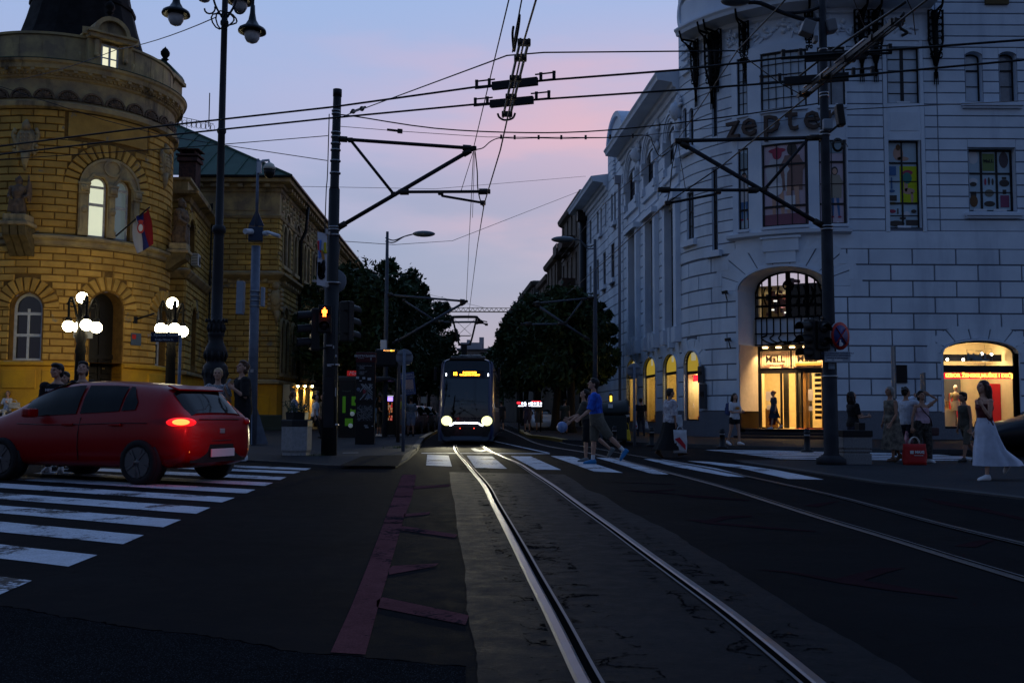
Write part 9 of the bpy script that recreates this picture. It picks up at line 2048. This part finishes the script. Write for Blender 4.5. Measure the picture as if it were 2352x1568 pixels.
person('older man in a yellow polo and grey shorts behind the round sign post',g(920,1001),1.74,-pi/2+.2,belly=.02,top=dict(m=YEL,sleeve=.45,loose=.016),bottom=dict(kind='shorts',m=GREYC,len=.5,loose=.018),shoes=WSH,hair=('short',(.22,.20,.18)),skin=SKIND,vox=.013)
person('woman in a grey patterned blouse and pale shorts seen from behind at the bus stop',g(944,1001),1.66,.15,fem=True,belly=.015,arms=((N_(-.3,.1,-1),N_(.1,.5,-.8)),(N_(.25,.0,-1),N_(.05,.2,-1))),top=dict(m=cloth('grey_pattern',(.30,.31,.33),col2=(.12,.12,.13),nscale=18),sleeve=.45,loose=.018),bottom=dict(kind='shorts',m=cloth('pale_blue',(.32,.34,.42)),len=.5,loose=.02),shoes=BSH,hair=('short',(.03,.022,.018)),vox=.013)
person('tram driver in a white shirt sitting behind the windscreen',V((T0 .x-.06,dT+1.9,.66)),1.66,pi,legs=((80,80,6),(80,80,6)),arms=((N_(-.25,.4,-.85),N_(.2,.9,.1)),(N_(.25,.4,-.85),N_(-.2,.9,.1))),sit=.5,top=dict(m=WHC,sleeve=.45),bottom=dict(kind='trousers',m=NAVY),shoes=BSH,hair=('short',(.05,.04,.03)),vox=.014)
pj=person('young man in a blue tie-dye T-shirt and grey shorts striding over the zebra',g(1372,1066,0),1.86,pi/2+.1,lean=7,twist=-8,legs=((-36,10,2),(6,3,2)),foot_pitch=(48,0),arms=((N_(-.12,.35,-.9),N_(-.05,.75,-.6)),(N_(.12,-.25,-1),N_(.1,-.02,-1))),head=(0,-14),top=dict(m=cloth('tie_dye',(.025,.13,.62),col2=(.012,.03,.22),nscale=6),sleeve=.55,loose=.02,z0=-.06),bottom=dict(kind='shorts',m=KHAKI,len=.50,loose=.022),socks=(WSH,.80),shoes=mat('blue_slide',(.02,.16,.36),.5),hair=('short',(.012,.01,.008)),vox=.0095)
pq=person('teenager in an olive T-shirt with a ball, walking half hidden by the blue shirt',g(1351,1060,0),1.66,pi/2-.1,lean=10,legs=((6,6,2),(-36,14,2)),foot_pitch=(0,50),arms=((N_(-.1,.45,-.9),N_(-.05,.75,-.55)),(N_(.1,.55,-.85),N_(.05,.85,-.35))),head=(0,-30),top=dict(m=OLIVE,sleeve=.5,loose=.018),bottom=dict(kind='shorts',m=BLKC,len=.5,loose=.02),shoes=mat('grey_shoe',(.14,.15,.15),.6),hair=('short',(.02,.014,.01)),vox=.0105)
bc=hand(pq,0)+V((-.10,-.02,-.06));k=MB();k.sph(bc,.125,20,14);ball=tag(k.build('ball',mat('ball_blue',(.22,.30,.45),.3,col2=(.05,.10,.3),nscale=5),None,origin=bc),'pale blue ball carried by the teenager in olive','ball');ld=0
BLOUSE=cloth('white_pattern',(.52,.51,.54),col2=(.24,.22,.25),nscale=16)
pw=person('woman in a white blouse and long black skirt carrying a white bag, walking right',g(1540,1051,0),1.70,-pi/2+.35,fem=True,belly=.012,legs=((-15,10,3),(18,4,3)),foot_pitch=(30,-12),arms=((N_(-.3,.05,-.8),N_(.35,.7,.5)),(N_(.18,.05,-1),N_(.05,.1,-1))),head=(-4,0),top=dict(m=BLOUSE,sleeve=.62,loose=.026,z0=-.02),bottom=dict(kind='skirt',m=BLKC,len=.92,flare=.20),shoes=mat('sandal_brown',(.10,.055,.035),.6),hair=('short',(.03,.022,.018)),skin=SKIND,vox=.0095)
bag('white shoulder handbag of the woman in the long black skirt',hand(pw,0)+V((-.12,-.16,-.52)),.46,.30,.16,cloth('white_leather',(.42,.45,.48)),yaw=.1,name='handbag',handle=.30)
bo_,rt=bag('white carrier bag with a red band beside the long black skirt',hand(pw,1)+V((.09,-.04,-.62)),.34,.58,.12,WHC,yaw=.1,handle=.1,taper=1.)
k=MB();c=hand(pw,1)+V((.09,-.115,-.32));k.slab([c+V((-.15,0,.05)),c+V((-.02,0,.10)),c+V((.13,0,-.10)),c+V((.13,0,-.22)),c+V((-.05,0,-.04))],(0,.004,0));k.build('red_band',mat('bag_red',(.45,.015,.03),.6),bo_)
pm_=person('man in black seen from behind with two plastic bags by the lit shop windows',g(1473,1001),1.70,.1,legs=((8,4,3),(-8,8,3)),top=dict(m=BLKC,sleeve=.42,loose=.016),bottom=dict(kind='trousers',m=cloth('dark_denim',(.018,.022,.032))),shoes=BSH,hair=('short',(.012,.01,.01)),vox=.012)
for i,x in((0,'red printed white plastic bag in the left hand of the man in black'),(1,'white plastic bag in the right hand of the man in black')):
 bb_,_=bag(x,hand(pm_,i)+V((0,0,-.40)),.24,.34,.16,mat('plastic_white',(.45,.46,.48),.4),name='plastic_bag',handle=.08,taper=.5)
 if i==0:k=MB();k.sph(hand(pm_,i)+V((0,-.07,-.27)),(.07,.03,.06),10,8);k.build('red_print',mat('bag_red',(.45,.015,.03),.6),bb_)
person('woman in a pale sleeveless top by the waste container raising a hand',g(1440,1004),1.60,2.2,fem=True,arms=((N_(-.3,.3,-.7),N_(.2,.5,.85)),DOWNR),top=dict(m=CREAM,sleeve=.0),bottom=dict(kind='trousers',m=BLKC),shoes=BSH,hair=('pony',(.02,.015,.01)),vox=.013)
bag('crumpled yellow bag on the pavement right of the waste container',g(1441,1012),.3,.42,.26,mat('plastic_yellow',(.55,.36,.01),.5),name='yellow_bag',handle=.25,taper=.6)
pg=person('girl in a white printed T-shirt and black shorts with a blue backpack',g(1689,1022),1.64,pi+.55,fem=True,legs=((10,6,2),(-12,8,2)),foot_pitch=(0,15),arms=((N_(-.2,.15,-.9),N_(.4,.75,.05)),(N_(.2,.15,-.9),N_(-.45,.75,.05))),head=(-20,0),top=dict(m=WHC,sleeve=.45,loose=.018),bottom=dict(kind='shorts',m=BLKC,len=.24,loose=.014),shoes=WSH,socks=(WSH,.9),hair=('long',(.015,.011,.01)),vox=.0105)
c=pg['W'](pg['up']*.17-pg['fw']*.12);k=MB();k.bbox(c,(.30,.20,.42),.08,rz=pi+.55);k.bbox(c+pg['D']((0,-.1,-.05)),(.24,.1,.24),.05,rz=pi+.55);tag(k.build('backpack',cloth('backpack_blue',(.03,.05,.14)),None,origin=c),'blue backpack on the girl in the white printed T-shirt','backpack')
k=MB();c=pg['W'](pg['fw']*.085+pg['up']*.17)
for i in range(9):a=pi*i/8;k.bar(c,c+pg['D']((.12*cos(a),.0,.10*sin(a))),.018,.012)
k.build('sun_print',mat('print_orange',(.5,.2,.03),.7),pg['o'])
pe_=person('woman in a dark dress with a red bag walking out of the lit entrance',MP.f(kc-.48,fl+.0,-.3),1.64,pi/2+.15,fem=True,legs=((14,4,2),(-20,16,2)),foot_pitch=(0,30),top=dict(m=cloth('dark_blue_dress',(.035,.045,.07)),sleeve=.42,loose=.016),bottom=dict(kind='skirt',m=cloth('dark_blue_dress',(.035,.045,.07)),len=.5,flare=.13),shoes=WSH,hair=('bun',(.25,.10,.05)),vox=.011)
bag('red shopping bag carried by the woman in the store entrance',hand(pe_,1)+V((.05,-.05,-.5)),.3,.42,.14,mat('bag_dark_red',(.16,.02,.02),.6),yaw=.3)
pp_=person('woman with long dark hair in black reading a phone beside the right planter',G2(1962,1060),1.62,-pi/2+.25,fem=True,arms=((N_(-.12,.2,-1),N_(.1,.95,.12)),(N_(.12,.2,-1),N_(-.1,.95,.12))),head=(0,-22),top=dict(m=BLKC,sleeve=.4,loose=.014),bottom=dict(kind='trousers',m=NAVY),shoes=BSH,hair=('long',(.014,.010,.009)),vox=.0095)
k=MB();c=hand(pp_,0);k.bbox(c+V((.05,0,.02)),(.15,.08,.015),.006,m=M4 .Rotation(-.2,3,'Y'));tag(k.build('phone',mat('phone_black',(.02,.02,.02),.3),None,origin=c),'phone held by the long haired woman at the right planter','phone')
FLOR=cloth('floral',(.20,.17,.13),col2=(.05,.045,.04),nscale=11)
person('grey haired woman in a long patterned sleeveless dress walking left',G2(2052,1062),1.70,pi/2+.35,fem=True,belly=.015,lean=5,legs=((10,8,2),(-16,10,2)),foot_pitch=(0,30),arms=((N_(-.2,.1,-.95),N_(.15,.5,-.8)),(N_(.2,-.1,-.95),N_(-.1,.4,-.85))),head=(0,-8),top=dict(m=FLOR,sleeve=0.,loose=.018),bottom=dict(kind='skirt',m=FLOR,len=.80,flare=.155),shoes=mat('sandal_brown',(.10,.055,.035),.6),hair=('bob',(.20,.19,.18)),skin=SKIND,vox=.0095)
person('bearded man in a white long sleeved shirt pointing with his raised arm',G2(2085,1060),1.72,-pi/2+.5,arms=((N_(-.05,.8,.1),N_(.0,.9,.45)),(N_(.2,.7,-.25),N_(.0,.95,.2))),head=(-6,-8),top=dict(m=cloth('white_shirt',(.42,.46,.54)),sleeve=.97,loose=.016),bottom=dict(kind='trousers',m=NAVY),shoes=BSH,hair=('curly',(.012,.01,.009)),skin=SKIND,vox=.0095)
LEO=cloth('leopard',(.075,.068,.060),col2=(.008,.008,.008),nscale=18)
pl2=person('woman in a pink tank top and leopard trousers, hand on head',G2(2121,1062),1.62,pi+.15,fem=True,belly=.028,legs=((4,4,6),(-2,4,6)),arms=((N_(-.75,.1,.55),N_(.85,-.1,.5)),(N_(.35,.05,-1),N_(.15,.15,-1))),head=(10,-22),top=dict(m=PINK,sleeve=0.,loose=.014,z1=.262,z0=.02),bottom=dict(kind='trousers',m=LEO,loose=.026,rise=.09),shoes=WSH,hair=('mop',(.015,.011,.009)),skin=SKIND,vox=.0095)
k=MB();W=pl2['W'];up,fw=pl2['up'],pl2['fw'];k.tube(smooth([W(up*.27+V((.05,.05,0))),W(up*.19+fw*.105+V((.02,0,0))),W(up*.10+fw*.11+V((-.06,0,0))),W(V((-.135,.03,-.01)))],5),.014,6);c=W(V((-.15,.03,-.09)));k.bbox(c,(.26,.1,.2),.05);tag(k.build('shoulder_bag',mat('bag_brown',(.06,.03,.03),.6),None,origin=c),'brown shoulder bag slung across the woman in pink','bag')
rb_o,rt=bag('red shopping bag with a white printed name standing on the island pavement',G2(2102,1067),.52,.46,.2,mat('bag_bright_red',(.34,.012,.012),.55),name='red_shopping_bag',handle=.16,mh=CREAM,taper=.98)
c=G2(2102,1067)+V((.05,-.105,.28));text_mb('MAXI',.085,frame_m(c+V((.02,0,0)),(1,0,0),(0,.1,1)),bold=.004,depth=.006).build('lettering',mat('bag_white',(.5,.5,.5),.6),rb_o);k=MB();k.bbox(c+V((-.15,0,.0)),(.08,.008,.07),.01);k.box(c+V((0,-.0,-.07)),(.2,.006,.012));k.build('emblem',mat('bag_white',(.5,.5,.5),.6),rb_o)
bag('white and pink plastic bag hanging beside the leopard trousers',G2(2088,1060)+V((0,-.1,.42)),.26,.3,.16,mat('plastic_pink',(.5,.36,.42),.4,col2=(.45,.1,.16),nscale=9),name='plastic_bag',handle=.2,taper=.7)
person('person in dark clothes half hidden behind the woman in the white skirt',G2(2222,1062),1.60,pi/2+.3,fem=True,lean=5,legs=((16,6,2),(-20,16,2)),foot_pitch=(0,40),top=dict(m=OLIVE,sleeve=.0),bottom=dict(kind='trousers',m=KHAKI,len=.55),shoes=BSH,hair=('mop',(.012,.01,.009)),skin=SKIND,vox=.0105)
ps2=person('young woman in a dark red top and long white skirt',G2(2268,1102),1.66,pi/2+.25,fem=True,lean=2,legs=((8,3,2),(-30,26,2)),foot_pitch=(0,55),arms=((N_(-.2,.25,-.85),N_(.2,.45,.85)),(N_(.22,-.2,-.95),N_(.1,.2,-.95))),head=(0,-6),top=dict(m=cloth('dark_red',(.065,.012,.015)),sleeve=0.,loose=.010,z0=.03,z1=.262),bottom=dict(kind='skirt',m=cloth('white_skirt',(.42,.46,.56),noise=.12),len=.82,flare=.15,waist=.10),shoes=WSH,hair=('long',(.03,.016,.012)),vox=.0085)
bag('black handbag hanging at the elbow of the woman in the white skirt',ps2['W'](V((.17,-.13,-.02)))+V((0,0,-.1)),.36,.24,.14,mat('bag_black',(.012,.012,.013),.5),name='handbag',handle=.34)
for i,(u,v,c_,y_,lab)in enumerate(((1212,992,(.07,.05,.07),.2,'dim person in a striped dark top under the right trees'),(1238,991,(.08,.075,.07),.0,'dim person in a pale dress under the right trees beside the lit signboard'),(1298,996,(.05,.05,.035),-.2,'dim person in an olive shirt standing under the right trees'),(1152,990,(.03,.03,.035),.3,'dim distant person on the right pavement behind the tram'))):
 person(lab,g(u,v),1.68,y_,fem=i<2,top=dict(m=cloth('dim_%d'%i,c_),sleeve=.4),bottom=dict(kind='skirt' if i==1 else 'shorts',m=cloth('dim_%d'%i,c_),len=.5,flare=.12),shoes=BSH,hair=('short',(.012,.01,.01)),vox=.016,group='people in the shade')
w=bpy.data.worlds.new('World');sc.world=w;w.use_nodes=True
nt=w.node_tree;N=nt.nodes;L=nt.links;bg=N['Background']
tc=N.new('ShaderNodeTexCoord');sep=N.new('ShaderNodeSeparateXYZ');L.new(tc.outputs['Generated'],sep.inputs[0])
def mth(op,a,b=0.,clamp=False):
 n=N.new('ShaderNodeMath');n.operation=op;n.use_clamp=clamp
 for i,x in enumerate((a,b)):
  if isinstance(x,(int,float)):n.inputs[i].default_value=x
  else:L.new(x,n.inputs[i])
 return n.outputs[0]
def mix(f,a,b):
 n=N.new('ShaderNodeMixRGB')
 for i,x in enumerate((f,a,b)):
  if isinstance(x,(int,float)):n.inputs[i].default_value=x
  elif isinstance(x,tuple):n.inputs[i].default_value=(*x,1)
  else:L.new(x,n.inputs[i])
 return n.outputs[0]
def sstep(x,a,b):
 n=N.new('ShaderNodeMapRange');n.interpolation_type='SMOOTHSTEP';n.inputs['From Min'].default_value=a;n.inputs['From Max'].default_value=b;L.new(x,n.inputs[0]);return n.outputs[0]
X,Y,Z=sep.outputs
ramp=N.new('ShaderNodeValToRGB');L.new(Z,ramp.inputs[0]);cr=ramp.color_ramp
cols=[(0.,(.29,.33,.50)),(.10,(.33,.37,.55)),(.165,(.34,.41,.62)),(.24,(.405,.45,.69)),(.31,(.385,.475,.76)),(.42,(.33,.485,.82)),(.60,(.26,.42,.78)),(1.,(.18,.32,.66))]
cr.elements[0].position=0;cr.elements[0].color=(*cols[0][1],1);cr.elements[1].position=1;cr.elements[1].color=(*cols[-1][1],1)
for p,c in cols[1:-1]:e_=cr.elements.new(p);e_.color=(*c,1)
mp=N.new('ShaderNodeMapping');mp.inputs['Scale'].default_value=(2.2,1.2,9.);mp.inputs['Rotation'].default_value=(0,R(14),0);L.new(tc.outputs['Generated'],mp.inputs[0])
nz=N.new('ShaderNodeTexNoise');nz.inputs['Scale'].default_value=1.6;nz.inputs['Detail'].default_value=5;nz.inputs['Roughness'].default_value=.5;L.new(mp.outputs[0],nz.inputs[0])
cl=sstep(nz.outputs[0],.42,.66)
az=mth('DIVIDE',X,mth('MAXIMUM',Y,.05))
pk=mth('MULTIPLY',mth('MULTIPLY',sstep(az,-.22,.13),sstep(Y,.1,.5)),mth('MULTIPLY',sstep(Z,.12,.235),mth('SUBTRACT',1.,sstep(Z,.27,.42))))
c1_=mix(mth('MULTIPLY',pk,mth('ADD',.42,mth('MULTIPLY',cl,.58))),ramp.outputs[0],(.90,.47,.50))
pk2=mth('MULTIPLY',mth('MULTIPLY',mth('MULTIPLY',cl,.5),sstep(az,-.45,.05)),mth('MULTIPLY',sstep(Z,.16,.26),mth('SUBTRACT',1.,sstep(Z,.34,.50))))
c2_=mix(pk2,c1_,(.60,.48,.68))
dkc=mth('MULTIPLY',mth('SUBTRACT',1.,cl),mth('MULTIPLY',.5,mth('MULTIPLY',sstep(Z,.06,.14),mth('SUBTRACT',1.,sstep(Z,.20,.28)))))
c3_=mix(dkc,c2_,(.26,.34,.54))
beh=mix(sstep(Y,-.45,.45),(.25,.32,.40),(1.,1.,1.))
mul=N.new('ShaderNodeMixRGB');mul.blend_type='MULTIPLY';mul.inputs[0].default_value=1;L.new(c3_,mul.inputs[1]);L.new(beh,mul.inputs[2])
lowz=mix(sstep(Z,-.05,.02),(.02,.02,.025),(1.,1.,1.))
mul2=N.new('ShaderNodeMixRGB');mul2 .blend_type='MULTIPLY';mul2 .inputs[0].default_value=1;L.new(mul.outputs[0],mul2 .inputs[1]);L.new(lowz,mul2 .inputs[2])
sky=N.new('ShaderNodeTexSky');sky.sky_type='NISHITA';sky.sun_disc=False;sky.sun_elevation=R(.5);sky.sun_rotation=R(22);sky.altitude=100
sb_=N.new('ShaderNodeMixRGB');sb_.blend_type='MULTIPLY';sb_.inputs[0].default_value=1;L.new(sky.outputs[0],sb_.inputs[1]);sb_.inputs[2].default_value=(.05,.05,.05,1)
ad=N.new('ShaderNodeMixRGB');ad.blend_type='ADD';ad.inputs[0].default_value=1;L.new(mul2 .outputs[0],ad.inputs[1]);L.new(sb_.outputs[0],ad.inputs[2])
L.new(ad.outputs[0],bg.inputs[0]);bg.inputs[1].default_value=.92
sl=bpy.data.lights.new('sun','SUN');sl.energy=.06;sl.angle=R(12);sl.color=(1,.7,.62);so=bpy.data.objects.new('sun',sl);COL.objects.link(so)
so.rotation_euler=V((-sin(R(22)),-cos(R(22)),-.06)).to_track_quat('-Z','Y').to_euler()
cam=bpy.data.cameras.new('camera');co=bpy.data.objects.new('camera',cam);COL.objects.link(co);sc.camera=co
cam.sensor_width=36;cam.lens=36*F/2352;cam.clip_end=4000;cam.clip_start=.1
co.rotation_mode='QUATERNION';m_=M4 .Rotation(pi/2+PITCH,4,'X')@M4 .Rotation(ROLL,4,'Z');co.rotation_quaternion=m_.to_quaternion();co.location=(0,0,HC)
sc.view_settings.view_transform='Standard';sc.view_settings.look='None';sc.view_settings.exposure=0;sc.view_settings.gamma=1
sc.cycles.use_denoising=True
try:sc.cycles.denoiser='OPENIMAGEDENOISE'
except Exception:pass
sc.cycles.sample_clamp_indirect=4.;sc.cycles.max_bounces=6;sc.cycles.diffuse_bounces=3;sc.cycles.glossy_bounces=3;sc.cycles.transparent_max_bounces=12;sc.cycles.caustics_reflective=False;sc.cycles.caustics_refractive=False
sc.cycles.use_adaptive_sampling=True;sc.cycles.adaptive_threshold=.015
for o in bpy.data.objects:
 if '_w' in o:del o['_w']
